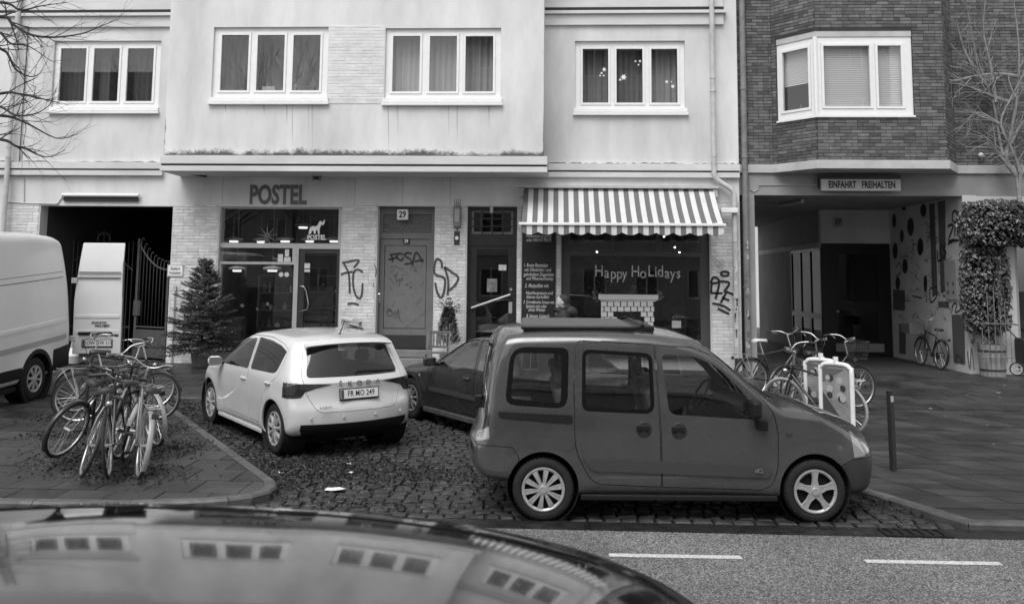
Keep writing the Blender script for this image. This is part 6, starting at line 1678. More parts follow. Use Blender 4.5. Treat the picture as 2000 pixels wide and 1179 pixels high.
# ---- dark saloon between hatchback and van
qf = atG(803, 816, 0)
ra = qf - hdir * 2.62 + rgt * .82
AM = Matrix.Translation((ra.x, ra.y, bz(ra.y))) @ SLOPE @ Matrix.Rotation(HA, 4, 'Z')
m_apaint = mat('black_car_paint', .028, .25, coat=.8, var=.25, vscale=3, rvar=.08)
sed = thing('parked_saloon', 'dark dirty saloon car parked between the white hatchback and the grey van', 'car', M=AM)
def sedan_spec(res=(80, 18, 20)):
    fw = round_poly([(1.98, .90), (1.28, 1.29), (.95, 1.335), (.84, .92)], [.03, .08, .03, .03])
    rw = round_poly([(.76, .92), (.87, 1.335), (.45, 1.33), (.02, 1.16), (-.22, .97), (-.18, .94)], [.03, .03, .06, .08, .04, .03])
    fd = round_poly([(2.05, .87), (1.32, 1.33), (.91, 1.375), (.80, .90), (.80, .28), (1.95, .28), (2.05, .5)], [.05, .08, .02, .02, .03, .08, .08])
    rd = round_poly([(.80, .28), (.80, .90), (.91, 1.375), (.44, 1.37), (-.02, 1.18), (-.26, .96), (.0, .86), (.36, .62), (.42, .28)], [.03, .02, .02, .06, .08, .06, .06, .1, .05])
    return dict(res=res, xr=-.98, xf=3.50, w=1.73, h=1.2, r=.09, axles=(0, 2.62), wr=.312, arch=1.13, arch_up=.01, belt=.90, tumble=.42, crown=.05, bow_r=.12, bow_f=.35, rl=.5, fl=.8, flare=.018,
        top=[(-.98, .93), (-.7, .975), (-.5, .985), (-.3, 1.09), (0, 1.30), (.3, 1.39), (.7, 1.415), (1.0, 1.395), (1.3, 1.33), (1.7, 1.12), (2.0, .955), (2.15, .915), (2.7, .86), (3.2, .74), (3.5, .64)],
        bot=[(-.98, .30), (-.4, .22), (.2, .18), (2.3, .18), (3.0, .18), (3.5, .2)],
        plan=[(-.98, .80), (-.5, .84), (.4, .865), (1.8, .865), (2.6, .85), (3.1, .82), (3.5, .74)],
        sec=[(.15, .95), (.3, .975), (.55, .995), (.75, 1.0), (.9, .985), (1.6, .97)],
        rear=[(.2, .08), (.35, .02), (.5, 0), (.62, .0), (.68, .03), (.85, .05), (1.0, .08)], front=[(.2, -.05), (.4, 0), (.6, -.02), (.8, -.15)],
        windows=[dict(poly=fw, rim=.02), dict(poly=rw, rim=.02)],
        ends=[dict(name='windscreen', poly=round_poly([(-.60, .04), (.60, .04), (.50, .78), (-.50, .78)], .06), o=(2.06, 0, .95), u=(0, 1, 0), v=(-.87, 0, .49), n=(.49, 0, .87), d=.4),
              dict(name='rear_window', poly=round_poly([(-.58, .04), (.58, .04), (.50, .58), (-.50, .58)], .06), o=(-.50, 0, 1.0), u=(0, -1, 0), v=(.80, 0, .60), n=(-.6, 0, .8), d=.35)],
        splits=[dict(name='front_door', poly=fd, sides=(1,)), dict(name='rear_door', poly=rd, sides=(1,))],
        skins=[dict(name='rub_strip', poly=[(2.02, .50), (2.02, .56), (-.5, .56), (-.5, .50)], mat=mat('sedan_strip', .05, .45), t=.02, out=.01),
               dict(name='tail_lamp', poly=[(.42, .86), (.9, .86), (.9, .68), (.45, .68)], o=(-1.3, 0, 0), u=(0, -1, 0), v=(0, 0, 1), n=(1, 0, 0), d=.55, mat=m_lens, t=.02, out=.004)])
S = sedan_spec()
build_car(S, sed, m_apaint)
for x in (0, 2.62):
    for y in (-.83, .83): wheel(sed, x, y, .312, 'leaf', .2, .205, ns=9, m_rim=mat('dull_alloy', .2, .4, metal=.4))
seats(sed, ((.35, 3), (1.2, 2)), 1.6, zb=.38, h=.55)
plate(sed, rearM(S, .60, .02), 'D 325')
for s in (1, -1):
    b = MB(); M = Matrix.Translation((1.86, s * .95, .955)); b.box(-.05, .06, -.09, .1, -.065, .065, M); mr_ = loc(b, 'door_mirror', m_apaint, sed, bev=.035)
    b = MB(); b.box(-.056, -.049, -.07, .08, -.048, .048, M); loc(b, 'mirror_glass', mat('mirror', .5, .05, metal=1), mr_)
    b = MB(); b.box(1.83, 1.93, s * .85 - .04, s * .85 + .04, .89, .93); loc(b, 'mirror_foot', m_plast, mr_)
    for x in (.98, .02):
        b = MB(); b.box(x - .09, x + .08, s * .872 - .015, s * .872 + .015, .77, .805); loc(b, 'door_handle', m_apaint, sed, bev=.01)
    b = MB(); b.box(.4, 2.2, s * .83 - .03, s * .83 + .03, .17, .25); loc(b, 'sill_strip', mat('dirty_sill', .06, .7, var=.5, vscale=8), sed, bev=.015)
b = MB(); b.lathe([(0, .006), (.02, .006), (.022, 0)], (2.30, .868, .70), (0, 1, 0), 12); loc(b, 'side_repeater', m_lensw, sed)
b = MB(); b.box(-.3, 2.6, -.6, .6, .16, .2); loc(b, 'underbody', m_well, sed)
b = MB(); b.box(1.75, 2.1, -.7, .7, .62, .88); loc(b, 'dashboard', m_plast, sed, bev=.05)

# ---- black car on the near side of the street: its polished roof mirrors the houses
FM = Matrix.Translation((-2.05, 2.62, 0)) @ Matrix.Rotation(0.0, 4, 'Z')
m_fpaint = mat('polished_black_paint', .012, .05, coat=.9, metal=.0, spec=.5, bump=.015, bscale=60)
fg = thing('parked_car', 'polished black car at the near kerb, its curved roof mirroring the white house', 'car', M=FM)
S = sedan_spec((110, 24, 22)); S['splits'] = []; S['skins'] = [dict(name='roof_ditch', poly=[(.50, -1), (.52, -1), (.50, 1.9), (.48, 1.9)], o=(.3, 0, 1.7), u=(0, 1, 0), v=(1, 0, 0), n=(0, 0, -1), d=.5, mat=m_rubb, t=.01, out=.003)]
S.update(tumble=.30, r=.13, crown=.055, xr=-.85)
S['top'] = [(-.85, 1.33), (-.4, 1.43), (0, 1.485), (.6, 1.515), (1.2, 1.505), (1.7, 1.465), (2.1, 1.39), (2.4, 1.28), (2.7, 1.10), (2.95, .98), (3.3, .9), (3.9, .72)]
S.update(xf=3.9, w=1.82, axles=(0, 2.85)); S['bot'] = [(-.85, .3), (-.3, .2), (3.2, .18), (3.9, .2)]; S['plan'] = [(-.85, .84), (-.3, .89), (2.5, .91), (3.4, .86), (3.9, .78)]
S['rear'] = [(.2, .1), (.5, 0), (.8, .05), (1.0, .1), (1.3, .25), (1.45, .35)]
S['windows'] = [dict(poly=round_poly([(2.5, .98), (1.75, 1.37), (1.2, 1.40), (1.1, .98)], .06), mat=m_tint), dict(poly=round_poly([(1.02, .98), (1.1, 1.40), (.3, 1.38), (-.3, 1.2), (-.4, 1.0)], .06), mat=m_tint)]
S['ends'] = [dict(name='windscreen', poly=round_poly([(-.62, .04), (.62, .04), (.56, .62), (-.56, .62)], .06), o=(2.86, 0, 1.02), u=(0, 1, 0), v=(-.80, 0, .50), n=(.5, 0, .86), d=.4, mat=m_tint)]
build_car(S, fg, m_fpaint)
for x in (0, 2.85):
    for y in (-.87, .87): wheel(fg, x, y, .33, 'five', .21, .22, ns=5)
# ---- white delivery van backed towards the gateway, one rear door swung open
m_vpaint = mat('white_van_paint', .74, .35, coat=.3, var=.06, vscale=1.5)
wc0 = atG(66, 781)
vd = Vector((-.02, 1, 0)).normalized()           # rearwards
vl = Vector((vd.y, -vd.x, 0))                        # the side that faces the camera
VH = math.atan2(-vd.y, -vd.x)                        # local +x points forward (to the street)
rc = wc0 - vl * 1.0
VM = Matrix.Translation((rc.x, rc.y, pz(rc.y))) @ Matrix.Rotation(math.atan(.04), 4, 'X') @ Matrix.Rotation(VH, 4, 'Z')
RK = lambda l: [(x, z - .035 * (x + .95)) for x, z in l]
van = thing('delivery_van', 'tall white delivery van at the gateway with its rear door swung wide open', 'van', M=VM)
S = dict(res=(90, 18, 30), xr=-1.2, xf=5.0, w=2.05, h=2.4, r=.13, axles=(0, 3.45), wr=.355, arch=1.16, arch_up=.02, belt=1.05, tumble=.06, crown=.05, bow_r=.02, bow_f=.3, rl=.5, fl=1.0, flare=.015,
    top=[(-1.2, 2.72), (-.6, 2.80), (0, 2.83), (3.0, 2.83), (3.4, 2.6), (3.8, 2.2), (4.2, 1.6), (4.4, 1.35), (5.0, 1.05)], bot=[(-1.2, .42), (-.5, .36), (.3, .32), (4.4, .3), (5.0, .32)],
    plan=[(-1.2, .985), (-.6, 1.02), (.2, 1.025), (3.6, 1.025), (4.4, .98), (5.0, .85)],
    sec=[(.3, .97), (.5, .995), (.9, 1.0), (1.6, .995), (2.1, .975), (2.8, .93)],
    rear=[(.3, .02), (.6, .0), (1.8, .02), (2.3, .08), (2.7, .16)], front=[(.3, -.05), (.6, 0), (1.0, -.05), (1.6, -.2), (2.6, -.5)],
    ends=[dict(name='windscreen', poly=round_poly([(-.8, 1.45), (.8, 1.45), (.72, 2.2), (-.72, 2.2)], .08), o=(6, 0, 0), u=(0, 1, 0), v=(0, 0, 1), n=(-1, 0, 0), d=2.8)],
    windows=[dict(poly=round_poly([(3.0, 1.35), (3.9, 1.3), (3.55, 1.95), (3.0, 2.0)], .08), mat=m_tint)],
    skins=[dict(name='roof_rail_groove', poly=RK([(-.93, 2.02), (3.0, 2.02), (3.0, 2.035), (-.93, 2.035)]), mat=mat('groove', .12, .6), t=.02, out=.001, y0=.7),
           dict(name='roof_rail_groove', poly=RK([(-.93, 2.12), (3.0, 2.12), (3.0, 2.13), (-.93, 2.13)]), mat=mat('groove', .12, .6), t=.02, out=.001, y0=.7),
           dict(name='waist_fold', poly=RK([(-.95, 1.24), (2.9, 1.24), (2.9, 1.30), (-.95, 1.30)]), mat=m_vpaint, t=.03, out=.018, y0=.8),
           dict(name='rub_strip', poly=RK([(-.95, .93), (2.9, .93), (2.9, 1.02), (-.95, 1.02)]), mat=mat('van_strip', .38, .5), t=.02, out=.010, y0=.8),
           dict(name='lower_cladding', poly=[(-1.4, .2), (-.36, .2), (-.50, .52), (-.52, .78), (-1.4, .84)], mat=m_plast, t=.03, out=.012, y0=.6),
           dict(name='lower_cladding', poly=round_poly([(.46, .42), (3.0, .42), (3.0, .60), (.46, .60)], .02), mat=m_plast, t=.03, out=.012, y0=.8)])
build_car(S, van, m_vpaint)
for x in (0, 3.45):
    for y in (-1.0, 1.0): wheel(van, x, y, .355, 'blade', .22, .225, ns=8, m_rim=mat('van_hub', .5, .35, metal=.3))
# wheel arch trims
for s in (-1, 1):
    for ax in (0, 3.45):
        b = MB(); b.lathe([(.41, -.03), (.41, .03), (.48, .026), (.485, -.02)], (ax, s * 1.015, .375), (0, s, 0), 28, a0=-.25, a1=2 * PI - .25); loc(b, 'arch_trim', m_plast, van)
# open rear door: outer face towards the street
DW = .86
prof = [(.0, .62), (.0, 1.6), (.02, 1.9), (.06, 2.3), (.13, 2.64)]
o_h = Vector((-1.045, 1.0, 0))
# door in van local: extends along +y from the left rear edge, outer face towards +x
M = Matrix.Translation((-1.21, .99, 0)) @ Matrix.Rotation(R(6), 4, 'Z')
b = MB(); n = len(prof); vs = []
for (dx, z) in prof:
    ins = .07 * max(0, (z - 1.6) / .92)
    vs += [M @ Vector(p) for p in ((.0 - dx, .0 + ins, z), (.0 - dx, DW - ins * .4, z), (-.06 - dx, DW - ins * .4 - .01, z), (-.06 - dx, 0.01 + ins, z))]
b.add(vs, [(i * 4 + j, i * 4 + (j + 1) % 4, i * 4 + 4 + (j + 1) % 4, i * 4 + 4 + j) for i in range(n - 1) for j in range(4)] + [(0, 3, 2, 1), tuple((n - 1) * 4 + j for j in range(4))])
door = loc(b, 'rear_door', m_vpaint, van, smooth=True, angle=R(30), bev=.012)
b = MB(); b.box(-.005, .012, .02, DW - .03, 1.27, 1.33, M); b.box(-.005, .006, .02, DW - .03, .98, 1.06, M); loc(b, 'fold', m_vpaint, door, bev=.008)
b = MB(); b.box(-.03, .0035, .05, DW - .05, 2.0, 2.012, M); b.box(-.03, .0035, .05, DW - .05, 2.10, 2.112, M); loc(b, 'groove', mat('groove', .12, .6), door)
b = MB(); b.box(-.01, .03, .1, DW - .16, .96, 1.02, M); loc(b, 'handle_bar', m_plast, door, bev=.012)
PM = M @ Matrix(((0, 0, 1, .016), (1, 0, 0, .44), (0, 1, 0, .82), (0, 0, 0, 1))); pl_ = plate(van, PM, 'ROW HW 119')
for tx, dy, dz in (('DUCATO', 0.0, .035), ('MULTIJET', .06, -.02)): loc(text_mesh(tx, .05, M @ Matrix(((0, 0, 1, .006), (1, 0, 0, .46 + dy), (0, 1, 0, 1.15 + dz), (0, 0, 0, 1))), .004, bold=.002, xs=1.25, shear=.15), 'badge', mat('badge_dark', .08, .4), door)
for zh_ in (1.9, .85): b = MB(); b.box(-.06, .012, -.06, .05, zh_, zh_ + .1, M); loc(b, 'hinge', mat('hinge', .5, .5), door, bev=.01)
b = MB(); b.box(-.07, -.058, .02, DW - .02, .7, 1.9, M); b.box(-.06, -.005, DW - .012, DW + .006, .64, 2.3, M); loc(b, 'door_lining', mat('door_lining', .12, .6), door)
b = MB(); b.box(-.12, .0, -.9, .9, .4, .55, Matrix.Translation((-1.18, 0, 0))); loc(b, 'rear_step', m_plast, van, bev=.02)
# ------------------------------------------------------------------ bicycles
m_bdark = mat('bike_dark', .02, .3, coat=.3)
m_bgrey = mat('bike_grey', .16, .35, metal=.3)
m_bwhite = mat('bike_white', .6, .35)
m_bsil = mat('bike_silver', .55, .3, metal=.8)
m_rub = mat('bike_tyre', .022, .8)
m_btan = mat('bike_tyre_pale', .35, .8)
m_sadl = mat('saddle_black', .02, .5)
def bicycle(M, label, frame_m, step=False, steer=0.0, bar='swept', fenders=None, rack=False, basket=None, lamp=True, r=.345, tyre=None, group='bicycles at the left stand', sadh=.92, crate=None, saddle_m=None, chaincase=False, sticker=False):
    o = thing('bicycle', label, 'bicycle', M=M, group=group)
    WB = 1.06; tyre = tyre or m_rub
    def wheel_b(x, parent, Mx=None):
        h = bpy.data.objects.new('wheel', None); C.objects.link(h); h.parent = parent; h.matrix_local = (Mx or Matrix.Identity(4)) @ Matrix.Translation((x, 0, r)); ORG[h.name] = Vector((0, 0, 0))
        b = MB(); b.lathe([(r - .022 + .020 * math.cos(a), .019 * math.sin(a)) for a in np.linspace(0, 2 * PI, 9)], (0, 0, 0), (0, 1, 0), 36); loc(b, 'tyre', tyre, h, smooth=True)
        b = MB(); b.lathe([(r - .036, -.012), (r - .052, -.009), (r - .054, .009), (r - .036, .012)], (0, 0, 0), (0, 1, 0), 36); loc(b, 'rim', m_bsil, h, smooth=True)
        b = MB(); b.tube([(0, -.045, 0), (0, .045, 0)], .022, 8)
        for k in range(28):
            a = 2 * PI * k / 28; a2 = a + (.55 if k % 4 < 2 else -.55); sy = .03 if k % 2 else -.03
            b.tube([(math.cos(a2) * .02, sy, math.sin(a2) * .02), (math.cos(a) * (r - .05), 0, math.sin(a) * (r - .05))], .0017, 3, cap=False)
        loc(b, 'spokes', m_bsil, h)
        return h
    wheel_b(0, o)
    bb = Vector((.46, 0, .28)); st = Vector((.28, 0, .74)); hd0 = Vector((.86, 0, .88)); hd1 = Vector((.90, 0, .74)); fa = Vector((WB, 0, r)); ra_ = Vector((0, 0, r))
    f = MB()
    f.tube([bb, st], .017, 8); f.tube([hd0, hd1], .021, 8)
    if step: f.tube(smooth_path([hd1 + Vector((0, 0, .02)), (.72, 0, .48), (.56, 0, .34), bb], 4), .021, 8); f.tube([hd0 + Vector((-.0, 0, -.03)), (.6, 0, .55), bb.lerp(st, .35)], .016, 8)
    else: f.tube([hd1, bb], .019, 8); f.tube([hd0 + Vector((.01, 0, -.03)), st], .017, 8)
    for s in (-1, 1):
        f.tube([bb + Vector((0, s * .03, 0)), (.2, s * .045, .32), ra_ + Vector((0, s * .055, 0))], .010, 6); f.tube([st + Vector((0, s * .015, -.02)), (.13, s * .05, .52), ra_ + Vector((0, s * .055, 0))], .009, 6)
    loc(f, 'frame', frame_m, o, smooth=True, angle=R(60))
    # steering assembly turns about the head tube
    axis = (hd0 - hd1).normalized(); SMx = Matrix.Translation(hd1) @ Matrix.Rotation(steer, 4, axis) @ Matrix.Translation(-hd1)
    T = lambda p: SMx @ Vector(p)
    f = MB()
    for s in (-1, 1): f.tube([T(p) for p in (hd1 + Vector((.0, s * .02, -.01)), (.95, s * .05, .62), (.99, s * .055, .5), fa + Vector((0, s * .055, 0)))], [.014, .013, .011, .009], 6)
    loc(f, 'fork', frame_m, o, smooth=True, angle=R(60)); wheel_b(WB, o, SMx)
    h = MB(); top = hd0 + axis * .20; h.tube([T(hd0), T(top)], .013, 8)
    fw_ = Vector((.06, 0, .02))
    if bar == 'flat': bp = [(top + fw_ + Vector((dx, y, dz))) for dx, y, dz in ((-.05, .30, .01), (0, .12, 0), (0, 0, 0), (0, -.12, 0), (-.05, -.30, .01))]
    else: bp = [(top + fw_ + Vector((dx, y, dz))) for dx, y, dz in ((-.24, .29, .06), (-.12, .28, .08), (.0, .18, .07), (.03, .06, .01), (.03, -.06, .01), (0, -.18, .07), (-.12, -.28, .08), (-.24, -.29, .06))]
    h.tube([T(top), T(top + fw_)], .014, 8); h.tube([T(p) for p in (smooth_path(bp, 3))], .011, 7)
    hb = loc(h, 'handlebar', m_bsil if bar != 'flat' else m_bdark, o, smooth=True, angle=R(60))
    for s in (0, -1):
        g_ = MB(); p, q = bp[s], bp[1 if s == 0 else -2]; g_.tube([T(p), T(p.lerp(q, .85 if bar != 'flat' else .5))], .017, 8); loc(g_, 'grip', m_sadl, hb, smooth=True, angle=R(50))
        g_ = MB(); q2 = p.lerp(q, .9); g_.tube([T(q2), T(q2 + Vector((.05, 0, -.02))), T(q2 + Vector((.03, (-.1 if s == 0 else .1) * 1, -.05)))], .006, 5); loc(g_, 'brake_lever', m_bsil, hb)
    c_ = MB(); c_.tube([T(p) for p in smooth_path([bp[1] + Vector((.04, 0, 0)), top + Vector((.22, .05, .02)), top + Vector((.18, 0, -.12)), hd1 + Vector((.05, 0, 0))], 5)], .004, 4); loc(c_, 'cable', m_sadl, hb)
    # saddle
    sp_ = MB(); sp_.tube([st, st + Vector((-.045 * (sadh - .74) / .18, 0, sadh - .78))], .013, 8); loc(sp_, 'seat_post', m_bsil, o)
    sc = st + Vector((-.05, 0, sadh - .74)); s_ = MB(); vs = []
    secs = ((-.13, .075, .0), (-.11, .09, .012), (-.04, .085, .012), (.03, .04, .008), (.12, .022, .004), (.15, .012, -.008))
    for (x, w_, z) in secs: vs += [sc + Vector((x, -w_, z - .035)), sc + Vector((x, -w_ * .9, z)), sc + Vector((x, 0, z + .012)), sc + Vector((x, w_ * .9, z)), sc + Vector((x, w_, z - .035)), sc + Vector((x, 0, z - .045))]
    s_.add(vs, [(i * 6 + j, i * 6 + (j + 1) % 6, i * 6 + 6 + (j + 1) % 6, i * 6 + 6 + j) for i in range(len(secs) - 1) for j in range(6)] + [(5, 4, 3, 2, 1, 0), tuple(30 + j for j in range(6))])
    loc(s_, 'saddle', saddle_m or m_sadl, o, smooth=True, angle=R(70))
    # crank set
    c_ = MB(); c_.lathe([(.02, .045), (.09, .045), (.095, .05), (.09, .055), (.02, .055)], bb, (0, -1, 0), 24); c_.tube([bb + Vector((0, -.06, 0)), bb + Vector((.10, -.075, -.13))], .011, 6); c_.tube([bb + Vector((0, .06, 0)), bb + Vector((-.10, .075, .13))], .011, 6)
    ck = loc(c_, 'crank', m_bsil, o)
    for s in (-1, 1):
        p_ = MB(); c0_ = bb + Vector((.10 * -s, s * .12, .13 * s)); p_.box(c0_.x - .045, c0_.x + .045, c0_.y - .04, c0_.y + .04, c0_.z - .012, c0_.z + .012); loc(p_, 'pedal', m_sadl, ck)
    if chaincase:
        c_ = MB(); c_.prism([(-.03, .30), (.0, .40), (.48, .37), (.56, .28), (.48, .19)], (0, -.075, 0), (1, 0, 0), (0, 0, 1), (0, 1, 0), .02); loc(c_, 'chain_case', frame_m, o)
    if fenders:
        for x, Mx, a0, a1 in ((0, Matrix.Identity(4), R(20), R(215)), (WB, SMx, R(10), R(165))):
            b = MB(); vs = []; n = 16
            for i in range(n + 1):
                a = a0 + (a1 - a0) * i / n; c0_ = Vector((math.cos(a), 0, math.sin(a)))
                for dy, rr in ((-.028, r + .008), (-.018, r + .020), (.018, r + .020), (.028, r + .008)): vs.append(Mx @ (Vector((x, dy, r)) + c0_ * rr))
            b.add(vs, [(i * 4 + j, i * 4 + j + 1, i * 4 + 5 + j, i * 4 + 4 + j) for i in range(n) for j in range(3)]); loc(b, 'mudguard', fenders, o, smooth=True)
    if rack:
        b = MB(); zt = r * 2 + .07
        for s in (-1, 1): b.tube(smooth_path([(.26, s * .05, zt + .0), (-.1, s * .06, zt), (-.28, s * .06, zt), (-.32, 0, zt + .01)], 3), .006, 5); b.tube([(0, s * .065, r), (-.12, s * .06, zt)], .006, 5); b.tube([(0, s * .065, r), (-.25, s * .06, zt)], .005, 5)
        b.tube([(-.1, -.06, zt), (-.1, .06, zt)], .005, 5); b.tube([(.08, -.05, zt), (.08, .05, zt)], .005, 5); b.tube([(-.22, -.06, zt), (-.22, .06, zt)], .005, 5)
        loc(b, 'luggage_rack', m_bsil if rack is True else rack, o)
        b = MB(); b.box(-.36, -.335, -.035, .035, zt - .09, zt - .03); loc(b, 'rear_lamp', m_lens, o, bev=.008)
    if lamp:
        b = MB(); p = T(hd1 + Vector((.10, 0, .05))); d_ = (SMx.to_3x3() @ Vector((1, 0, 0))); b.lathe([(0, -.05), (.025, -.03), (.035, .0), (.036, .015), (0, .02)], p, d_, 14); loc(b, 'front_lamp', m_bsil, o, smooth=True)
    if basket:
        x, w1, w2, hh = basket; b = MB(); c0_ = top + Vector((x, 0, -.12))
        for k in range(28):
            a = 2 * PI * k / 28; b.tube([T(c0_ + Vector((math.cos(a) * w2, math.sin(a) * w2, -hh / 2))), T(c0_ + Vector((math.cos(a) * w1, math.sin(a) * w1, hh / 2)))], .0035, 4)
        for z, w_, rr in ((-.5, w2, .005), (-.25, w2 * .75 + w1 * .25, .003), (0, (w1 + w2) / 2, .003), (.25, w1 * .75 + w2 * .25, .003), (.5, w1, .007)):
            b.tube([T(c0_ + Vector((math.cos(a) * w_, math.sin(a) * w_, z * hh))) for a in np.linspace(0, 2 * PI, 25)], rr, 4)
        b.lathe([(0, -hh / 2 + .004), (w2, -hh / 2 + .004)], T(c0_), (0, 0, 1), 20); loc(b, 'basket', m_bdark, o)
    if sticker:
        b = MB(); d_ = (bb - hd1)
        for k in range(9):
            p = hd1 + d_ * (.1 + k * .09); b.tube([p, p + d_ * .05], .0205, 8, cap=False)
        loc(b, 'tube_wrap', m_bwhite, o)
    return o
def bike_M(near, heading, lean, back=False, kerb=.12):
    """near: pixel of the near wheel's contact; heading in degrees (0 = +X, 90 = away); lean degrees to the rider's left"""
    p = atG(near[0], near[1], kerb); a = R(heading)
    M = Matrix.Translation((p.x, p.y, p.z)) @ Matrix.Rotation(a, 4, 'Z') @ Matrix.Rotation(-R(lean), 4, 'X')
    if back: M = M @ Matrix.Translation((-1.06, 0, 0))     # the near wheel is the front wheel
    return M
bicycle(bike_M((112, 893), 80, -20), 'dark bicycle leaning over at the van side of the tangled bicycle stand', m_bdark, bar='flat', fenders=m_bdark, steer=.2)
bicycle(bike_M((158, 932), 282, 14, back=True), 'bicycle with pale wrapped frame tubes turned with its front wheel to the road', m_bgrey, bar='flat', steer=.35, sticker=True)
bicycle(bike_M((213, 934), 110, 6), 'plain dark sport bicycle with its thin rear wheel between two others in the stand', m_bdark, bar='flat', steer=-.3)
bicycle(bike_M((268, 936), 122, -8), 'pale city bicycle with white rear mudguard and small rack facing the road', m_bgrey, fenders=mat('pale_mudguard', .32, .4), rack=True, steer=-.35, step=True)
bicycle(bike_M((305, 872), 136, 8), 'dark bicycle with pale mudguard on the cobble side of the stand', m_bdark, fenders=mat('pale_mudguard', .32, .4), rack=m_bsil, steer=.3, bar='swept')
bicycle(bike_M((296, 800), 205, -7), 'dark touring bicycle with round headlamp at the gateway side of the stand', m_bdark, fenders=m_bdark, steer=.4, bar='swept', sadh=.98)
bicycle(bike_M((150, 826), 20, 8), 'tall black bicycle standing crosswise behind the leaning ones beside the van', m_bdark, fenders=m_bdark, rack=True, steer=-.4, bar='swept', sadh=1.0)
# stand: low hoops
p = atG(215, 850)
hs = thing('bicycle_stand', 'low dark metal hoop between the tangled bicycles', 'bicycle stand', (p.x, p.y, p.z))
b = MB(); b.tube(smooth_path([(p.x - .35, p.y, p.z), (p.x - .35, p.y, p.z + .7), (p.x - .25, p.y, p.z + .8), (p.x + .25, p.y, p.z + .8), (p.x + .35, p.y, p.z + .7), (p.x + .35, p.y, p.z)], 4), .025, 8); part('hoop', b, m_dmet, hs, smooth=True)
# right group
G2 = 'bicycles at the right stand'
bicycle(bike_M((1470, 778), 22, 5), 'dark bicycle with white plastic cover over its saddle beside the grey rain pipe', m_bdark, fenders=m_bdark, rack=True, group=G2, steer=.3, saddle_m=m_bwhite, sadh=1.0)
bicycle(bike_M((1525, 800), 38, -5), 'grey step-through bicycle with swept chrome handlebar in front of the passage', m_bgrey, step=True, fenders=m_bdark, group=G2, steer=-.2, sadh=.95)
bicycle(bike_M((1657, 849), 126, 4), 'bicycle with white rear tyre and white tube rack behind the sign boards', m_bdark, tyre=m_btan, rack=m_bwhite, group=G2, steer=.2)
bicycle(bike_M((1560, 800), 15, -4), 'bicycle with round dark wire basket on its handlebar behind the sign boards', m_bdark, step=True, basket=(.24, .19, .16, .27), group=G2, steer=.1)
pw = atX(1838, 706, XM - .28)
bicycle(Matrix.Translation((XM - .30, pw.y - .0, .285)) @ Matrix.Rotation(R(92), 4, 'Z') @ Matrix.Rotation(R(5), 4, 'X'), 'black bicycle with rear rack leaning on the painted passage wall', m_bdark, fenders=m_bdark, rack=True, group='bicycles in the passage', bar='swept', chaincase=True)
# crate on the passage bicycle's front
cq = Vector((XM - .36, pw.y + 1.35, 1.05))
b = MB(); 
for (x0, x1, y0, y1, z0, z1) in ((-.2, .2, -.28, -.265, 0, .24), (-.2, .2, .265, .28, 0, .24), (-.2, -.185, -.265, .265, 0, .24), (.185, .2, -.265, .265, 0, .24), (-.185, .185, -.265, .265, 0, .012)): b.box(cq.x + x0, cq.x + x1, cq.y + y0, cq.y + y1, cq.z + z0, cq.z + z1)
for k in range(3): b.box(cq.x - .208, cq.x + .208, cq.y - .288, cq.y + .288, cq.z + .05 + k * .07, cq.z + .062 + k * .07)
o = b.build('crate', mat('crate_plastic', .16, .6)); tag(o, 'grey plastic crate on the front of the bicycle in the passage', 'crate')

# sign boards: white tube frames with posters
def sign_board(px, ytop, Y, w, label, seed):
    p = atY(px, ytop, Y); z0 = pz(Y); H = p.z - z0
    o = thing('poster_stand', label, 'sign stand', (p.x, Y, z0), 'poster stands by the right bicycles')
    a = R(-50); u = Vector((math.cos(a), math.sin(a), 0)); c0_ = Vector((p.x, Y, z0)); nn = Vector((u.y, -u.x, 0))
    P_ = lambda s, z: c0_ + u * s + Vector((0, 0, z))
    b = MB(); b.tube(smooth_path([P_(-w, 0), P_(-w, H - .12), P_(-w + .02, H - .05), P_(-w + .1, H), P_(w - .1, H), P_(w - .02, H - .05), P_(w, H - .12), P_(w, 0)], 3), .032, 10); part('frame', b, m_frame, o, smooth=True, angle=R(60))
    b = MB(); b.tube([P_(0, H), P_(0, H + .1)], .035, 10); part('stub', b, m_frame, o)
    Mb = Matrix(((u.x, -nn.x, 0, c0_.x), (u.y, -nn.y, 0, c0_.y), (0, 0, 1, z0), (0, 0, 0, 1)))
    b = MB(); b.box(-w + .03, w - .03, -.008, .008, .12, H - .03, Mb); pn = part('panel', b, mat('poster_panel', .3, .5, var=.5, vscale=3), o)
    r = random.Random(seed)
    b = MB(); b.prism([(-w + .035, .14), (w - .035, .14), (-w + .035, H * .62)], Mb @ Vector((0, -.0085, 0)), u, (0, 0, 1), nn, .001); part('poster_field', b, mat('poster_dark', .06, .5), pn)
    b = MB(); b.prism([(-w + .035, H - .06), (-w + .035, H * .75), (w - .1, H - .06)], Mb @ Vector((0, -.0085, 0)), u, (0, 0, 1), nn, .001); part('poster_field', b, mat('poster_mid', .12, .5), pn)
    for k in range(9):
        rr = r.uniform(.035, .055); b = MB(); b.lathe([(0, 0), (rr, 0)], Mb @ Vector((r.uniform(-w + .12, w - .12), -.0115 - .001 * k, r.uniform(H * .5, H - .14))), nn, 18); part('sticker', b, mat('sticker_%d' % k, r.choice([.02, .04, .08, .4]), .4), pn)
sign_board(1603, 703, 13.4, .26, 'white tube frame with posters standing behind the stickered one', 3)
sign_board(1632, 711, 12.7, .24, 'white tube frame stand covered in round stickers near the van bonnet', 5)
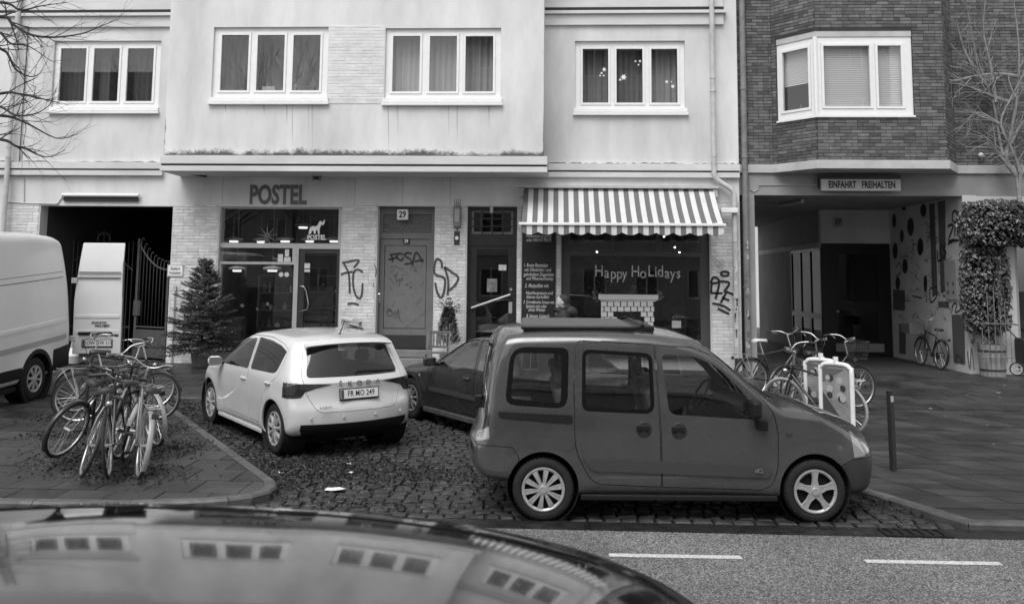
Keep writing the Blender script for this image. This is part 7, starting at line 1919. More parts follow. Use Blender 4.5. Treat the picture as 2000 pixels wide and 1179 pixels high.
# dark square bicycle racks
for (px, py, lab) in ((1540, 792, 'dark square metal bicycle rack in front of the poster stands'), (1470, 775, 'dark square metal bicycle rack beside the rain pipes')):
    p = atG(px, py); b = MB(); o = thing('bicycle_rack', lab, 'bicycle rack', (p.x, p.y, p.z), 'square bicycle racks')
    M = Matrix.Translation((p.x, p.y, p.z)) @ Matrix.Rotation(R(-8), 4, 'Z')
    b = MB(); b.box(-.30, -.24, -.03, .03, 0, .62, M); part('post', b, m_dmet, o); b = MB(); b.box(.24, .30, -.03, .03, 0, .62, M); part('post', b, m_dmet, o); b = MB(); b.box(-.30, .30, -.03, .03, .622, .68, M); part('rail', b, m_dmet, o)
# bollard
p = atG(1745, 918)
q = atY(1738, 762, p.y)
bo = thing('bollard', 'slim dark square steel bollard with a pale reflector on the right pavement', 'bollard', (p.x, p.y, p.z))
M = Matrix.Translation((p.x, p.y, p.z)) @ Matrix.Rotation(R(25), 4, 'Z') @ Matrix.Rotation(R(-1), 4, 'Y')
b = MB(); b.box(-.03, .03, -.03, .03, 0, q.z - p.z, M); part('post', b, mat('bollard_steel', .022, .45, var=.3, vscale=15), bo, bev=.005)
b = MB(); b.box(-.022, .022, -.033, -.0302, q.z - p.z - .13, q.z - p.z - .06, M); part('reflector', b, mat('reflector', .4, .4), bo)
# traffic cone behind the van
p = atG(143, 712)
tc = thing('traffic_cone', 'banded traffic cone standing behind the van under its open door', 'cone', (p.x, p.y, p.z))
b = MB(); b.box(p.x - .19, p.x + .19, p.y - .19, p.y + .19, p.z, p.z + .04); part('base', b, m_plast, tc, bev=.01)
for k, (z0, z1) in enumerate(((.04, .2), (.2, .38), (.38, .55), (.55, .75))):
    f = lambda z: .14 - .15 * z; b = MB(); b.lathe([(f(z0), z0), (f(z1), z1)], p, (0, 0, 1), 16); part('band', b, m_frame if k % 2 else mat('cone_grey', .25, .5), tc, smooth=True)
# ------------------------------------------------------------------ evergreens, planter, people, odds and ends
m_need = mat('fir_needles', .045, .5, tone=True)
m_bask = mat('wicker', .16, .8, var=.4, vscale=14, bump=.4, bscale=40)
def needle_twig(mb, p, d, l, r_, w=.03, n=14):
    d = Vector(d).normalized(); s = d.orthogonal().normalized(); s.rotate(Matrix.Rotation(r_.uniform(0, 6.3), 3, d)); u = d.cross(s)
    for k in range(n):
        t = (k + r_.random()) / n; a = r_.uniform(0, 2 * PI); q = Vector(p) + d * l * t
        e = (s * math.cos(a) + u * math.sin(a)) * w * r_.uniform(.7, 1.2) + d * w * r_.uniform(.3, .9); c_ = d.cross(e).normalized() * .0085
        mb.tone = r_.choice([.5, .7, .9, 1.2, 1.7]); mb.add([q - c_, q + c_, q + e], [(0, 1, 2)])
def fir(base, h, rad, label, seed, tiers=21, name='christmas_tree', dens=1.0, pot=None, bare_top=True):
    o = thing(name, label, 'tree', tuple(base)); r_ = random.Random(seed); base = Vector(base)
    b = MB(); b.tube([base, base + Vector((0, 0, h * .97))], [.035, .006], 8); part('trunk', b, m_bark, o)
    b = MB()
    for t in range(tiers):
        f = t / (tiers - 1); z = h * (.13 + .83 * f); L = rad * (1 - f) ** .85 * 1.05 + .07; nb = int((16 - 10 * f) * dens); L *= r_.uniform(.8, 1.14)
        for k in range(nb):
            a = 2 * PI * (k + r_.random() * .8) / nb + t; l = L * r_.uniform(.5, 1.15); dz = .02 + .55 * f + r_.gauss(0, .1)
            d = Vector((math.cos(a), math.sin(a), dz)).normalized(); p0 = base + Vector((0, 0, z + r_.uniform(-.05, .05)))
            pts = [p0 + d * l * s + Vector((0, 0, -.06 * l * s * s + .05 * s**3)) for s in (0, .33, .66, 1)]
            b.tone = .5; b.tube(pts, [.008, .006, .004, .002], 3, cap=False)
            for s in range(1, int(6 + l * 12)):
                s_ = .22 + .78 * s / (6 + l * 12); q = p0 + d * l * s_ + Vector((0, 0, -.06 * l * s_ * s_ + .05 * s_**3)); side = d.cross(Vector((0, 0, 1))).normalized() * (1 if s % 2 else -1)
                needle_twig(b, q, d * .75 + side * r_.uniform(.5, 1) + Vector((0, 0, r_.uniform(-.1, .2))), .10 + .22 * l * (1 - s_) + .03, r_, .036, int(17 * dens))
            needle_twig(b, pts[2], d, l * .4, r_, .03, int(22 * dens))
    needle_twig(b, base + Vector((0, 0, h * .86)), (0, 0, 1), h * .14, r_, .035, 46)
    part('crown', b, m_need, o, tone=True)
    return o
p = atG(397, 711); p.y = min(p.y, YF - .75); p = Vector((atY(397, 600, p.y).x, p.y, pz(p.y)))
zt_ = atY(397, 506, p.y).z
fir(p + Vector((0, 0, .1)), zt_ - p.z - .1, .92, 'bushy christmas tree in a wicker basket beside the shop window', 5)
bk = thing('wicker_basket', 'round wicker basket holding the christmas tree', 'basket', tuple(p))
b = MB(); b.lathe([(0, .01), (.17, .01), (.21, .3), (.22, .31), (.19, .31), (.17, .26), (0, .26)], p, (0, 0, 1), 24)
for k in range(24):
    a = 2 * PI * k / 24; b.tube([p + Vector((math.cos(a) * .172, math.sin(a) * .172, .01)), p + Vector((math.cos(a) * .214, math.sin(a) * .214, .3))], .009, 5)
for zz in (.06, .12, .18, .24, .3): b.tube([p + Vector((math.cos(a) * (.175 + .13 * zz), math.sin(a) * (.175 + .13 * zz), zz)) for a in np.linspace(0, 2 * PI, 25)], .008, 5)
part('weave', b, m_bask, bk)
# measuring stick / pipe on the pier
p0, p1 = atY(342, 558, YF - .05), atY(332, 695, YF - .05); b = MB(); b.tube([(p0.x, YF - .05, p0.z), (p0.x, YF - .05, .3)], .02, 8); b.box(p0.x - .03, p0.x + .03, YF - .07, YF - .02, p0.z - .12, p0.z); o = b.build('ground_pipe', m_zinc); tag(o, 'thin pale pipe running down the pier below the driveway sign', 'pipe')
# topiary with twigs and stop sign by the house door
YTp = YF - .55; p = atY(875, 660, YTp); zg = pz(YTp)
tp = thing('potted_conifer', 'narrow potted conifer with fir twigs round its top beside the dark door', 'plant', (p.x, YTp, zg))
b = MB(); b.lathe([(0, .0), (.15, .0), (.19, .34), (.2, .36), (.16, .36), (.15, .3), (0, .3)], (p.x, YTp, zg), (0, 0, 1), 20); part('pot', b, m_beam, tp, smooth=True, angle=R(40))
b = MB(); r_ = random.Random(3); z0, z1 = atY(875, 675, YTp).z, atY(875, 606, YTp).z
b.tube([(p.x, YTp, zg + .3), (p.x, YTp, z1)], .02, 6)
for k in range(900):
    f = r_.random() ** .8; zz = z0 + (z1 - z0) * f; rr = (.20 * (1 - f) ** .7 + .05) * r_.uniform(.55, 1.05); a = r_.uniform(0, 2 * PI)
    q = Vector((p.x + math.cos(a) * rr, YTp + math.sin(a) * rr, zz)); needle_twig(b, q, (math.cos(a) * .5, math.sin(a) * .5, 1), .1, r_, .03, 9)
part('crown', b, m_need, tp, tone=True)
b = MB()
for k in range(30):
    a = r_.uniform(0, 2 * PI); needle_twig(b, (p.x, YTp, z1 + .0), (math.cos(a), math.sin(a) * .5, r_.uniform(-.15, .6)), r_.uniform(.25, .42), r_, .03, 26)
part('fir_twigs', b, m_need, tp, tone=True)
c0 = atY(877, 588, YTp - .1); ss = thing('stop_sign', 'small hand-made octagonal STOP sign stuck in the fir twigs', 'sign', tuple(c0))
b = MB(); b.prism([(.11 * math.cos(PI / 8 + k * PI / 4), .11 * math.sin(PI / 8 + k * PI / 4)) for k in range(8)], c0, (1, 0, 0), (0, 0, 1), (0, -1, 0), .006); part('plate', b, m_wht, ss)
b = MB(); b.prism([(.095 * math.cos(PI / 8 + k * PI / 4), .095 * math.sin(PI / 8 + k * PI / 4)) for k in range(8)], c0 + Vector((0, -.007, 0)), (1, 0, 0), (0, 0, 1), (0, -1, 0), .001); part('field', b, mat('sign_field', .12, .5), ss)
part('lettering', text_mesh('STOP', .085, face_M(c0.x, c0.y - .01, c0.z), .002, bold=.001, xs=.85), m_wht, ss)
b = MB(); b.tube([c0 + Vector((0, .01, -.05)), (c0.x, YTp, z1 - .1)], .008, 5); part('stick', b, m_bark, ss)
# slatted wooden chair
YCh = YF - 1.2; q = rect(836, 648, 868, 690, YCh); zg = pz(YCh)
ch = thing('slatted_chair', 'weathered wooden slatted folding chair in front of the house door pier', 'chair', ((q[0] + q[1]) / 2, YCh, zg)); m_wood = mat('weathered_wood', .13, .7, var=.3, vscale=12)
x0, x1 = q[0], q[0] + .46; zt2 = q[3] + .02
for xx in (x0, x1): b = MB(); b.tube([(xx, YCh + .06, zt2), (xx, YCh - .12, zg + .42), (xx, YCh - .3, zg)], .022, 4); part('leg', b, m_wood, ch)
for xx in (x0 + .01, x1 - .01): b = MB(); b.tube([(xx, YCh - .42, zg + .44), (xx, YCh + .1, zg)], .02, 4); part('leg', b, m_wood, ch)
b = MB(); b.box(x0, x1, YCh + .02, YCh + .06, zt2 - .06, zt2); part('back_rail', b, m_wood, ch); b = MB(); b.box(x0, x1, YCh - .02, YCh + .02, zt2 - .36, zt2 - .31); part('back_rail', b, m_wood, ch)
for k in range(6): b = MB(); xx = x0 + .05 + k * .07; b.box(xx - .015, xx + .015, YCh, YCh + .03, zt2 - .33, zt2 - .03); part('back_slat', b, m_wood, ch)
for k in range(5): b = MB(); yy = YCh - .4 + k * .075; b.box(x0 + .02, x1 - .02, yy, yy + .055, zg + .44, zg + .46); part('seat_slat', b, m_wood, ch)
# cartons on a small cabinet
q = rect(664, 622, 706, 640, YF - .4)
cbn = thing('meter_cabinet', 'low grey cabinet against the pier beside the house door', 'cabinet', ((q[0] + q[1]) / 2, YF - .3, .29))
b = MB(); b.box(q[0] + .04, q[1] - .04, YF - .5, YF - .02, pz(YF - .5), q[2]); part('body', b, m_beam, cbn, bev=.01)
ct = thing('carton', 'flattened open cardboard carton lying on the low cabinet', 'box', ((q[0] + q[1]) / 2, YF - .3, q[2])); M = Matrix.Translation(((q[0] + q[1]) / 2, YF - .3, q[2] + .09)) @ Matrix.Rotation(R(12), 4, 'Y')
b = MB(); b.box(-.2, .2, -.2, .14, -.05, .08, M); part('box', b, mat('cardboard', .3, .85, var=.2, vscale=6), ct); b = MB(); b.box(-.02, .26, -.26, -.2, .0, .015, M); b.box(-.22, -.0, -.21, .15, .081, .09, M @ Matrix.Rotation(R(8), 4, 'X')); part('flap', b, mat('carton_pale', .5, .85), ct)
# wheelie bins
def on_floor(px, py, z=.283):
    d = ray(px, py); t = (z - CAM_H) / d.z; return Vector((0, 0, CAM_H)) + d * t
def wheelie(x, y, label, v):
    o = thing('wheelie_bin', label, 'bin', (x, y, .283), 'wheelie bins in the passage'); mm = mat('bin_%d' % int(v * 100), v, .45)
    b = MB(); b.add([(x + sx * .2, y + sy * .22, .34) for sx, sy in ((-1, -1), (1, -1), (1, 1), (-1, 1))] + [(x + sx * .28, y + sy * .30, 1.22) for sx, sy in ((-1, -1), (1, -1), (1, 1), (-1, 1))], [(0, 3, 2, 1), (4, 5, 6, 7), (0, 1, 5, 4), (1, 2, 6, 5), (2, 3, 7, 6), (3, 0, 4, 7)]); part('body', b, mm, o, bev=.03)
    b = MB(); b.box(x - .31, x + .31, y - .34, y + .34, 1.225, 1.30); part('lid', b, mm, o, bev=.035)
    for s in (-1, 1): b = MB(); b.lathe([(0, .03), (.1, .03), (.12, .01), (.12, -.03), (0, -.03)], (x + s * .24, y - .2, .403), (1, 0, 0), 18); part('wheel', b, m_tyre, o, smooth=True, angle=R(40))
    b = MB(); b.tube([(x - .22, y - .36, 1.2), (x + .22, y - .36, 1.2)], .018, 8); part('handle', b, mm, o)
    b = MB(); b.add([(x - .09, y - .272, .75), (x + .05, y - .272, .75), (x + .06, y - .289, 1.05), (x - .08, y - .289, 1.05)], [(0, 1, 2, 3)]); part('sticker', b, m_plate, o)
pb = on_floor(1512, 640); wheelie(pb.x, pb.y + .2, 'dark wheelie bin with a white sticker against the passage wall', .025)
wheelie(pb.x + .62, pb.y + .15, 'black wheelie bin beside the stickered one near the glazed entrance', .012)
# ivy planter
xi0, xi1 = atY(1908, 700, YB2 - .3).x, atY(1958, 700, YB2 - .3).x; xc = (xi0 + xi1) / 2; yc_ = YB2 - .42
zg = pz(yc_); zp_ = atY(1932, 672, yc_).z
pt = thing('wooden_tub', 'pale wooden stave tub with metal hoops holding the ivy', 'planter', (xc, yc_, zg)); R0 = (xi1 - xi0) / 2
for k in range(18):
    a, a2 = 2 * PI * k / 18 + .012, 2 * PI * (k + 1) / 18 - .012; b = MB()
    ring = [(math.cos(t) * rr, math.sin(t) * rr, z) for z, s in ((zg, .92), (zp_, 1.02)) for rr in (R0 * s, R0 * s - .03) for t in (a, a2)]
    b.add([(xc + x, yc_ + y, z) for x, y, z in ring], [(0, 1, 5, 4), (2, 6, 7, 3), (0, 4, 6, 2), (1, 3, 7, 5), (4, 5, 7, 6)]); part('stave', b, mat('tub_wood', .24, .7, var=.35, vscale=6, stretch=(3, 3, .5)), pt)
for zz, s in ((.2, .95), (.8, 1.005)): b = MB(); b.lathe([(R0 * s + .004, zg + (zp_ - zg) * zz - .02), (R0 * s + .008, zg + (zp_ - zg) * zz + .02)], (xc, yc_, 0), (0, 0, 1), 24); part('hoop', b, m_dmet, pt)
b = MB(); b.lathe([(0, zp_ - .05), (R0 - .03, zp_ - .05)], (xc, yc_, 0), (0, 0, 1), 18); part('soil', b, m_mud, pt)
m_trel = mat('trellis_metal', .16, .5)
tr = thing('plant_trellis', 'thin pale metal bars of the trellis round the wooden tub', 'trellis', (xc, yc_, zg))
for k, (dx, zt3) in enumerate(((-.30, 640), (-.18, 570), (-.06, 560), (.06, 600), (.18, 590), (.30, 640))):
    z3 = atY(1932, zt3, yc_ - .32).z; b = MB(); b.tube([(xc + dx, yc_ - .33 + abs(dx) * .3, zg + .3), (xc + dx, yc_ - .33 + abs(dx) * .3, z3)], .009, 6); part('bar', b, m_trel, tr)
b = MB(); z3 = atY(1932, 632, yc_ - .32).z; b.tube([(xc - .34, yc_ - .26, z3), (xc, yc_ - .345, z3), (xc + .34, yc_ - .26, z3)], .011, 6); z3 = zg + .42; b.tube([(xc - .34, yc_ - .26, z3), (xc, yc_ - .345, z3), (xc + .34, yc_ - .26, z3)], .011, 6); part('cross_bar', b, m_trel, tr)
m_ivy = mat('ivy_leaf', .034, .35, spec=.6, tone=True)
iv = thing('ivy_plant', 'dense dark ivy column with a wide leafy top rising from the wooden tub', 'ivy', (xc, yc_, zp_))
b = MB(); r_ = random.Random(31)
vols = [(xc - .05, yc_ + .15, zp_ + .3, .30, .2, .45, 260), (xc - .02, yc_ + .15, zp_ + 1.2, .50, .3, .98, 4200)]
zt4, zb4 = atY(1940, 392, yc_).z, atY(1940, 480, yc_).z
vols.append((atY(1950, 430, yc_).x, yc_ + .05, (zt4 + zb4) / 2, .80, .42, (zt4 - zb4) / 2, 3400)); vols.append((atY(2010, 430, yc_).x + .3, yc_ + .05, (zt4 + zb4) / 2, .9, .42, (zt4 - zb4) / 2 * .9, 1300))
for (cx, cy, cz, rx, ry, rz, n) in vols:
    for k in range(n):
        d = Vector((r_.gauss(0, 1), r_.gauss(0, 1), r_.gauss(0, 1))).normalized(); e = r_.uniform(.78, 1.06)
        k_ = max(abs(d.x), abs(d.y), abs(d.z)); dd = d / k_ * (.55 + .45 * k_)
        if dd.y > .5: continue
        q = Vector((cx + dd.x * rx * e, cy + dd.y * ry * e, cz + dd.z * rz * e)); s = r_.choice([.02, .03, .04, .045, .06]) * r_.uniform(.8, 1.2)
        nrm = Vector((d.x * .5 + r_.gauss(0, .35), -.7 + r_.gauss(0, .3), .5 + r_.gauss(0, .3))).normalized(); dn = Vector((r_.gauss(0, .4), 0, -1)); dn = (dn - nrm * dn.dot(nrm)).normalized(); sd_ = nrm.cross(dn)
        b.tone = r_.choice([.5, .7, .9, 1, 1.3, 1.7, 2.2])
        b.add([q - dn * s * .5, q - dn * s * .6 + sd_ * s * .7, q + sd_ * s * .55 + dn * s * .2, q + dn * s * 1.1, q - sd_ * s * .55 + dn * s * .2, q - dn * s * .6 - sd_ * s * .7, q + nrm * s * .12], [(0, 6, 1), (1, 6, 2), (2, 6, 3), (3, 6, 4), (4, 6, 5), (5, 6, 0)])
part('foliage', b, m_ivy, iv, tone=True)
b = MB()
for (cx, cy, cz, rx, ry, rz, n) in vols[1:]: b.lathe([(0, -rz * .8)] + [(math.sqrt(max(0, 1 - t * t)) ** .5, t * rz * .8) for t in (-.8, -.4, 0, .4, .8)] + [(0, rz * .8)], (0, 0, 0), (0, 0, 1), 10) if False else None
for k in range(7): b.tube(smooth_path([(xc + r_.uniform(-.2, .2), yc_, zp_ - .1), (xc + r_.uniform(-.3, .3), yc_ + .1, zp_ + .7), (xc + r_.uniform(-.3, .3), yc_ + .15, zp_ + 1.5), (xc + r_.uniform(-.5, .7), yc_ + .1, zt4 - .2)], 4), .014, 5)
part('stems', b, m_bark, iv)
b = MB(); b.box(xc - .30, xc + .30, yc_ + .2, yc_ + .36, zp_ + .35, zb4 + .1); b.box(vols[2][0] - .6, vols[2][0] + .9, yc_ - .18, yc_ + .36, zb4 + .14, zt4 - .12); part('inner_shade', b, mat('ivy_shade', .006, .95, spec=.1), iv, bev=.1)  # near-black boxes, the shade deep between the leaves put in as solid colour
# pushchair at the edge
wq_ = on_floor(1986, 733, .29); psx, psy = wq_.x, wq_.y
ps = thing('pushchair', 'folding pushchair with pale rimmed wheels beside the ivy tub', 'pushchair', (psx, psy, .29))
for (dx, dy) in ((0, 0), (.62, -.1), (.62, .35)):
    c0 = Vector((psx + dx, psy + dy, .29 + .14)); h = MB(); h.lathe([(.118, -.018), (.14, -.012), (.14, .012), (.118, .018)], c0, (.25, 1, 0), 22); w_ = part('wheel', h, m_tyre, ps, smooth=True)
    h = MB(); h.lathe([(.095, -.012), (.118, -.014), (.118, .014), (.095, .012)], c0, (.25, 1, 0), 22)
    for k in range(5): a = 2 * PI * k / 5; h.tube([c0, c0 + Vector((math.cos(a) * .1, -math.cos(a) * .025, math.sin(a) * .1))], .012, 5)
    part('rim', h, mat('pale_rim', .45, .5), w_)
b = MB(); b.tube([(psx + .02, psy, .44), (psx + .2, psy + .1, .5), (psx + .62, psy + .1, .45)], .014, 6); b.tube(smooth_path([(psx + .55, psy + .1, .55), (psx + .2, psy + .08, .95), (psx - .14, psy + .05, 1.32), (psx - .1, psy + .05, 1.4), (psx + .1, psy + .05, 1.38)], 4), .014, 6); part('frame', b, m_dmet, ps, smooth=True)
b = MB(); b.box(psx + .12, psx + .6, psy - .1, psy + .3, .55, .63); b.box(psx + .12, psx + .2, psy - .1, psy + .3, .6, 1.1); part('seat', b, m_sadl, ps, bev=.04)

# ------------------------------------------------------------------ passer-by
def skin_fig(name, joints, edges, m, parent, sub=2):
    me = bpy.data.meshes.new(name); me.from_pydata([j[:3] for j in joints], edges, []); me.materials.append(m)
    o = bpy.data.objects.new(name, me); C.objects.link(o); o.parent = parent
    sk = o.modifiers.new('skin', 'SKIN'); sk.use_smooth_shade = True
    me.skin_vertices.new() if not me.skin_vertices else None
    for i, j in enumerate(joints):
        rr = j[3]; me.skin_vertices[0].data[i].radius = rr if isinstance(rr, tuple) else (rr, rr)
    me.skin_vertices[0].data[0].use_root = True
    ss_ = o.modifiers.new('sub', 'SUBSURF'); ss_.levels = sub; ss_.render_levels = sub
    return o
YPp = 17.0; ph = atY(1092, 576, YPp); zg = pz(YPp)
per = thing('person', 'pedestrian with dark hair, thick scarf and dark jacket walking behind the grey van', 'person', M=Matrix.Translation((ph.x + .07, YPp, zg)) @ Matrix.Rotation(R(180), 4, 'Z') @ Matrix.Scale((ph.z - zg) / 1.70, 4))
m_skin = mat('skin', .48, .55); m_jack = mat('dark_jacket', .02, .7, bump=.3, bscale=25); m_trou = mat('dark_trousers', .03, .8); m_hair = mat('dark_hair', .012, .45, bump=.6, bscale=120); m_scarf = mat('scarf', .02, .9, bump=.5, bscale=60)
J = [(0, 0, .92, (.13, .10)), (0, 0, 1.12, (.13, .095)), (.01, 0, 1.32, (.15, .10)), (.0, 0, 1.42, .07), (.01, 0, 1.48, .05), (.03, 0, 1.52, .055),
     (0, .09, .88, .085), (.16, .10, .48, .058), (.10, .10, .09, .038), (.24, .11, .03, .034), (0, -.09, .88, .085), (-.02, -.10, .47, .058), (-.26, -.10, .13, .038), (-.16, -.10, .03, .034),
     (0, .17, 1.36, .055), (-.06, .22, 1.10, .042), (.10, .19, .92, .033), (.15, .15, .90, .028), (0, -.17, 1.36, .055), (-.06, -.22, 1.10, .042), (.10, -.19, .92, .033), (.15, -.15, .90, .028)]
E_ = [(0, 1), (1, 2), (2, 3), (3, 4), (4, 5), (0, 6), (6, 7), (7, 8), (8, 9), (0, 10), (10, 11), (11, 12), (12, 13), (2, 14), (14, 15), (15, 16), (16, 17), (2, 18), (18, 19), (19, 20), (20, 21)]
body = skin_fig('body', J, E_, m_skin, per)
jk = [(j[0], j[1], j[2], tuple(v * 1.28 + .018 for v in (j[3] if isinstance(j[3], tuple) else (j[3], j[3])))) for j in J]
ids = [0, 1, 2, 3, 14, 15, 16, 17, 18, 19, 20, 21]; mp = {k: i for i, k in enumerate(ids)}
skin_fig('jacket', [jk[i] for i in ids], [(mp[a], mp[c]) for a, c in E_ if a in mp and c in mp], m_jack, per)
ids = [0, 6, 7, 8, 10, 11, 12]; mp = {k: i for i, k in enumerate(ids)}
skin_fig('trousers', [(j[0], j[1], j[2], tuple(v * 1.12 + .01 for v in (j[3] if isinstance(j[3], tuple) else (j[3], j[3])))) for j in [J[i] for i in ids]], [(mp[a], mp[c]) for a, c in E_ if a in mp and c in mp], m_trou, per)
for a, c in ((8, 9), (12, 13)):
    skin_fig('shoe', [(J[a][0] - .03, J[a][1], J[a][2] - .02, .045), (J[a][0] + .06, J[a][1], J[c][2] + .015, .045), (J[c][0] + .0, J[c][1], J[c][2] + .005, .036)], [(0, 1), (1, 2)], m_black, per)
# head: profile-shaped rings, face towards +x
b = MB(); rings = []
hz = [(1.485, .050, .055, .0), (1.50, .062, .055, .012), (1.515, .078, .058, .020), (1.535, .086, .066, .018), (1.555, .092, .070, .016), (1.575, .097, .073, .012), (1.595, .098, .075, .010), (1.62, .100, .076, .006), (1.65, .098, .075, .0), (1.675, .085, .066, -.004), (1.692, .058, .047, -.008), (1.70, .02, .018, -.01)]
n = 24
for z, rx, ry, cx in hz:
    for k in range(n):
        a = 2 * PI * k / n; x = cx + rx * math.cos(a) ; y = ry * math.sin(a)
        f = max(0, math.cos(a)); nose = max(0, 1 - abs(z - 1.563) / .022) * max(0, 1 - abs(a if a < PI else a - 2 * PI) / .3) * .026; lip = max(0, 1 - abs(z - 1.525) / .012) * max(0, f - .8) * .04
        eye = -max(0, 1 - abs(z - 1.593) / .014) * max(0, 1 - abs(abs(a if a < PI else a - 2 * PI) - .42) / .2) * .010
        b.v.append((x + nose + lip + eye, y, z))
for i in range(len(hz) - 1):
    for k in range(n): b.face([i * n + k, i * n + (k + 1) % n, (i + 1) * n + (k + 1) % n, (i + 1) * n + k])
b.face([(len(hz) - 1) * n + k for k in range(n)]); hd_ = loc(b, 'head', m_skin, per, smooth=True)
for s in (-1, 1):
    b = MB(); b.lathe([(0, .012), (.018, .012), (.026, .004), (.024, -.004)], (-.008, s * .074, 1.565), (-.25, s, 0), 14); loc(b, 'ear', m_skin, hd_, smooth=True)
    b = MB(); b.lathe([(0, .005), (.008, .003), (.011, 0)], (.093, s * .034, 1.594), (1, s * .35, 0), 10); loc(b, 'eye', m_black, hd_)
b = MB(); rows = 9
for i in range(rows + 1):
    t = i / rows
    for k in range(n):
        a = 2 * PI * k / n; f = math.cos(a); low = 1.545 + .105 * min(1, max(0, f + .1) * 2.2) if f > -.1 else 1.545; z = low + (1.715 - low) * t
        zz = np.clip((z - 1.62) / .09, -1, 1); s_ = math.sqrt(max(0, 1 - max(0, zz) ** 2)); rr = (.112, .087); wob = 1 + .03 * math.sin(7 * a + 5 * t)
        b.v.append((-.006 + rr[0] * f * max(.12, s_) * wob - .004, rr[1] * math.sin(a) * max(.12, s_) * wob, z))
for i in range(rows):
    for k in range(n): b.face([i * n + k, i * n + (k + 1) % n, (i + 1) * n + (k + 1) % n, (i + 1) * n + k])
b.face([rows * n + k for k in range(n)]); loc(b, 'hair', m_hair, per, smooth=True)
b = MB()
for k, (zz, rr, tl) in enumerate(((1.43, .125, .02), (1.465, .11, -.02), (1.40, .14, .04))):
    pts = [(math.cos(a) * rr * .95, math.sin(a) * rr, zz + tl * math.cos(a) + .01 * math.sin(3 * a)) for a in np.linspace(0, 2 * PI, 22)]; b.tube(pts, [.036 + .008 * math.sin(5 * i) for i in range(22)], 8)
loc(b, 'scarf', m_scarf, per, smooth=True)
b = MB(); b.lathe([(0, -.11), (.09, -.09), (.14, -.02), (.13, .05), (.08, .10), (0, .11)], (-.13, 0, 1.40), (-.35, 0, 1), 18); loc(b, 'hood', m_jack, per, smooth=True)

# ------------------------------------------------------------------ graffiti
def strokes(lines, Y, w, m, parent, name='graffiti', lift=.010, o=(0, 0), sc=1.0, taper=False):
    b = MB()
    for l in lines:
        pts = [atY(o[0] + x / sc, o[1] + y / sc, Y) for x, y in l]; pts = smooth_path(pts, 5) if len(pts) > 2 else pts; n = len(pts)
        b.ribbon(pts, [w * (1 - .5 * i / n) if taper else w for i in range(n)], (0, -1, 0), lift)
    ob = part(name, b, m, parent); ob['kind'] = 'stuff'
o1 = (660, 380); s1 = 3.47
m_tag = mat('tag_grey', .06, .6)
strokes([[(28, 462), (80, 452), (142, 445), (108, 495)], [(40, 465), (72, 530), (78, 600), (80, 670)], [(20, 541), (55, 528), (100, 521)], [(168, 525), (140, 508), (110, 520), (103, 570), (106, 630), (124, 685), (150, 701), (164, 665), (167, 600)], [(65, 743), (98, 735), (142, 746)]], YF - .014, .045, m_tag, house, o=o1, sc=s1)
o2 = (640, 330); s2 = 3.024
strokes([[(676, 585), (670, 545), (645, 532), (631, 570), (634, 620), (682, 638), (694, 665), (684, 735), (665, 758), (645, 720), (635, 670)], [(708, 745), (712, 660), (690, 578)], [(690, 578), (735, 610), (771, 640), (752, 685), (715, 716)]], YF - .014, .05, m_tag, house, o=o2, sc=s2)
YDg = YD + .03
strokes([[(350, 407), (400, 400)], [(362, 408), (370, 440), (372, 455)], [(343, 440), (400, 424)], [(443, 404), (412, 398), (400, 424), (425, 445), (445, 424)], [(500, 398), (465, 393), (455, 415), (490, 438), (497, 462), (452, 470)], [(505, 476), (530, 390), (574, 457)], [(520, 452), (582, 440)]], YDg, .035, m_dot, d29, lift=.006, o=o1, sc=s1)
strokes([[(370, 795), (350, 772), (330, 790), (338, 818), (362, 815), (368, 790), (350, 785), (345, 800)], [(378, 832), (386, 788), (399, 815), (408, 776), (416, 830), (425, 860)]], YDg, .012, m_tag, d29, lift=.006, o=o1, sc=s1)
r_ = random.Random(14); sq = []
for k in range(34):
    x, y = r_.uniform(325, 560), r_.uniform(480, 700) if k < 26 else r_.uniform(720, 900); l = [(x, y)]
    for i in range(r_.randint(3, 6)): x += r_.uniform(-4, 14); y += r_.uniform(-18, 18); l.append((x, y))
    sq.append(l)
strokes(sq, YDg, .007, m_tag, d29, lift=.005, o=o1, sc=s1)
o3 = (1360, 380); s3 = 3.467
strokes([[(193 + 27 * math.cos(a), 535 + 15 * math.sin(a)) for a in np.linspace(0, 2 * PI, 10)], [(95, 600), (120, 558), (155, 592), (130, 706)], [(96, 602), (156, 594)], [(96, 665), (176, 667)], [(104, 600), (98, 665)], [(150, 586), (222, 596), (187, 658)], [(205, 655), (165, 732)], [(203, 656), (252, 676)], [(174, 694), (222, 717)], [(108, 735), (180, 752), (230, 782)], [(145, 770), (222, 808)]], YF - .014, .05, m_dot, house, o=o3, sc=s3)
strokes([[(265 - 20, 470), (262, 520), (240, 590)], [(245, 600), (238, 640)]], YF + .02, .02, m_tag, house, lift=.03, o=o1, sc=s1)
def strokesX(lines, w, m, o=(1700, 360), sc=2.947, name='graffiti'):
    b = MB()
    for l in lines:
        pts = [atX(o[0] + x / sc, o[1] + y / sc, XM) for x, y in l]; pts = smooth_path(pts, 4) if len(pts) > 2 else pts
        b.ribbon(pts, w, (-1, 0, 0), .010)
    ob = part(name, b, m, mural); ob['kind'] = 'stuff'
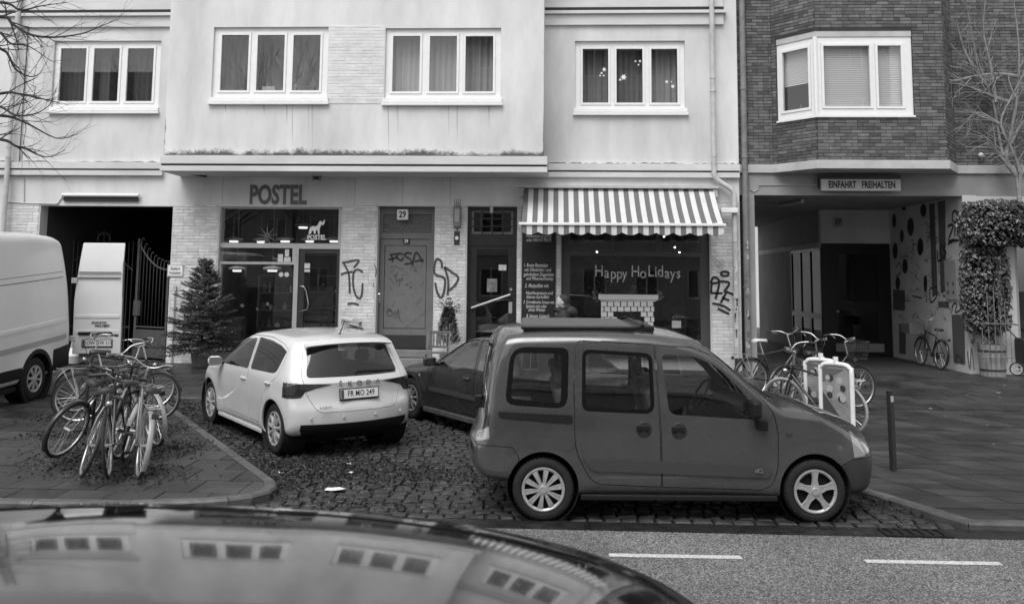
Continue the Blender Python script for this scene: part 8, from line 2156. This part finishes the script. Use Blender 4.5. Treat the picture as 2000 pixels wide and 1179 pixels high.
strokesX([[(447, 242), (480, 236), (452, 322), (484, 318)], [(490, 240), (488, 300)], [(488, 245), (500, 240), (504, 300)], [(512, 240), (514, 302)], [(505, 238), (526, 232)], [(476, 215), (474, 170), (490, 152), (502, 175), (498, 215), (480, 215)], [(448, 345), (475, 325), (522, 322)], [(388, 380), (392, 440), (412, 430)], [(416, 345), (402, 385), (420, 425)], [(436, 340), (422, 370), (437, 395), (420, 425)]], .06, m_dot)
sq = []
for k in range(120):
    x, y = r_.uniform(130, 545), r_.uniform(330, 760) if k < 90 else r_.uniform(200, 330); l = [(x, y)]
    if k >= 90: l = [(r_.uniform(330, 370), y)]; x = l[0][0]
    for i in range(r_.randint(3, 7)): x += r_.uniform(-12, 15); y += r_.uniform(-22, 22); l.append((x, y))
    sq.append(l)
strokesX(sq, .012, m_tag)
strokesX([[(150, 480), (170, 450), (180, 500), (150, 530)], [(240, 640), (300, 655)], [(345, 600), (350, 680), (385, 640), (380, 590), (345, 600)], [(470, 740), (480, 690), (500, 690), (490, 735), (520, 720), (515, 690)], [(415, 590), (420, 640), (436, 630), (430, 600)], [(560, 960), (575, 1060), (585, 940), (600, 1070)], [(500, 1035), (498, 985), (520, 1000), (530, 1035), (528, 990)]], .035, m_dot)
# notice board on the mural wall
a, c = atX(1849, 548, XM), atX(1872, 548, XM); z0, z1 = atX(1860, 585, XM).z, atX(1860, 508, XM).z
nb_ = thing('notice_board', 'glazed pale notice board with small pictures on the mural wall', 'notice board', (XM, (a.y + c.y) / 2, z0))
y0, y1 = min(a.y, c.y), max(a.y, c.y)
b = MB(); b.box(XM - .05, XM - .005, y0, y1, z0, z1); part('case', b, mat('notice_case', .35, .5), nb_, bev=.008)
for i in range(2):
    for j in range(2): yy, zz = y0 + (y1 - y0) * (.28 + .44 * i), z0 + (z1 - z0) * (.18 + .22 * j); b = MB(); b.lathe([(0, 0), (.05, 0)], (XM - .052, yy, zz), (-1, 0, 0), 14); part('picture', b, m_dotg, nb_)
# bright corner and tag on the arch end
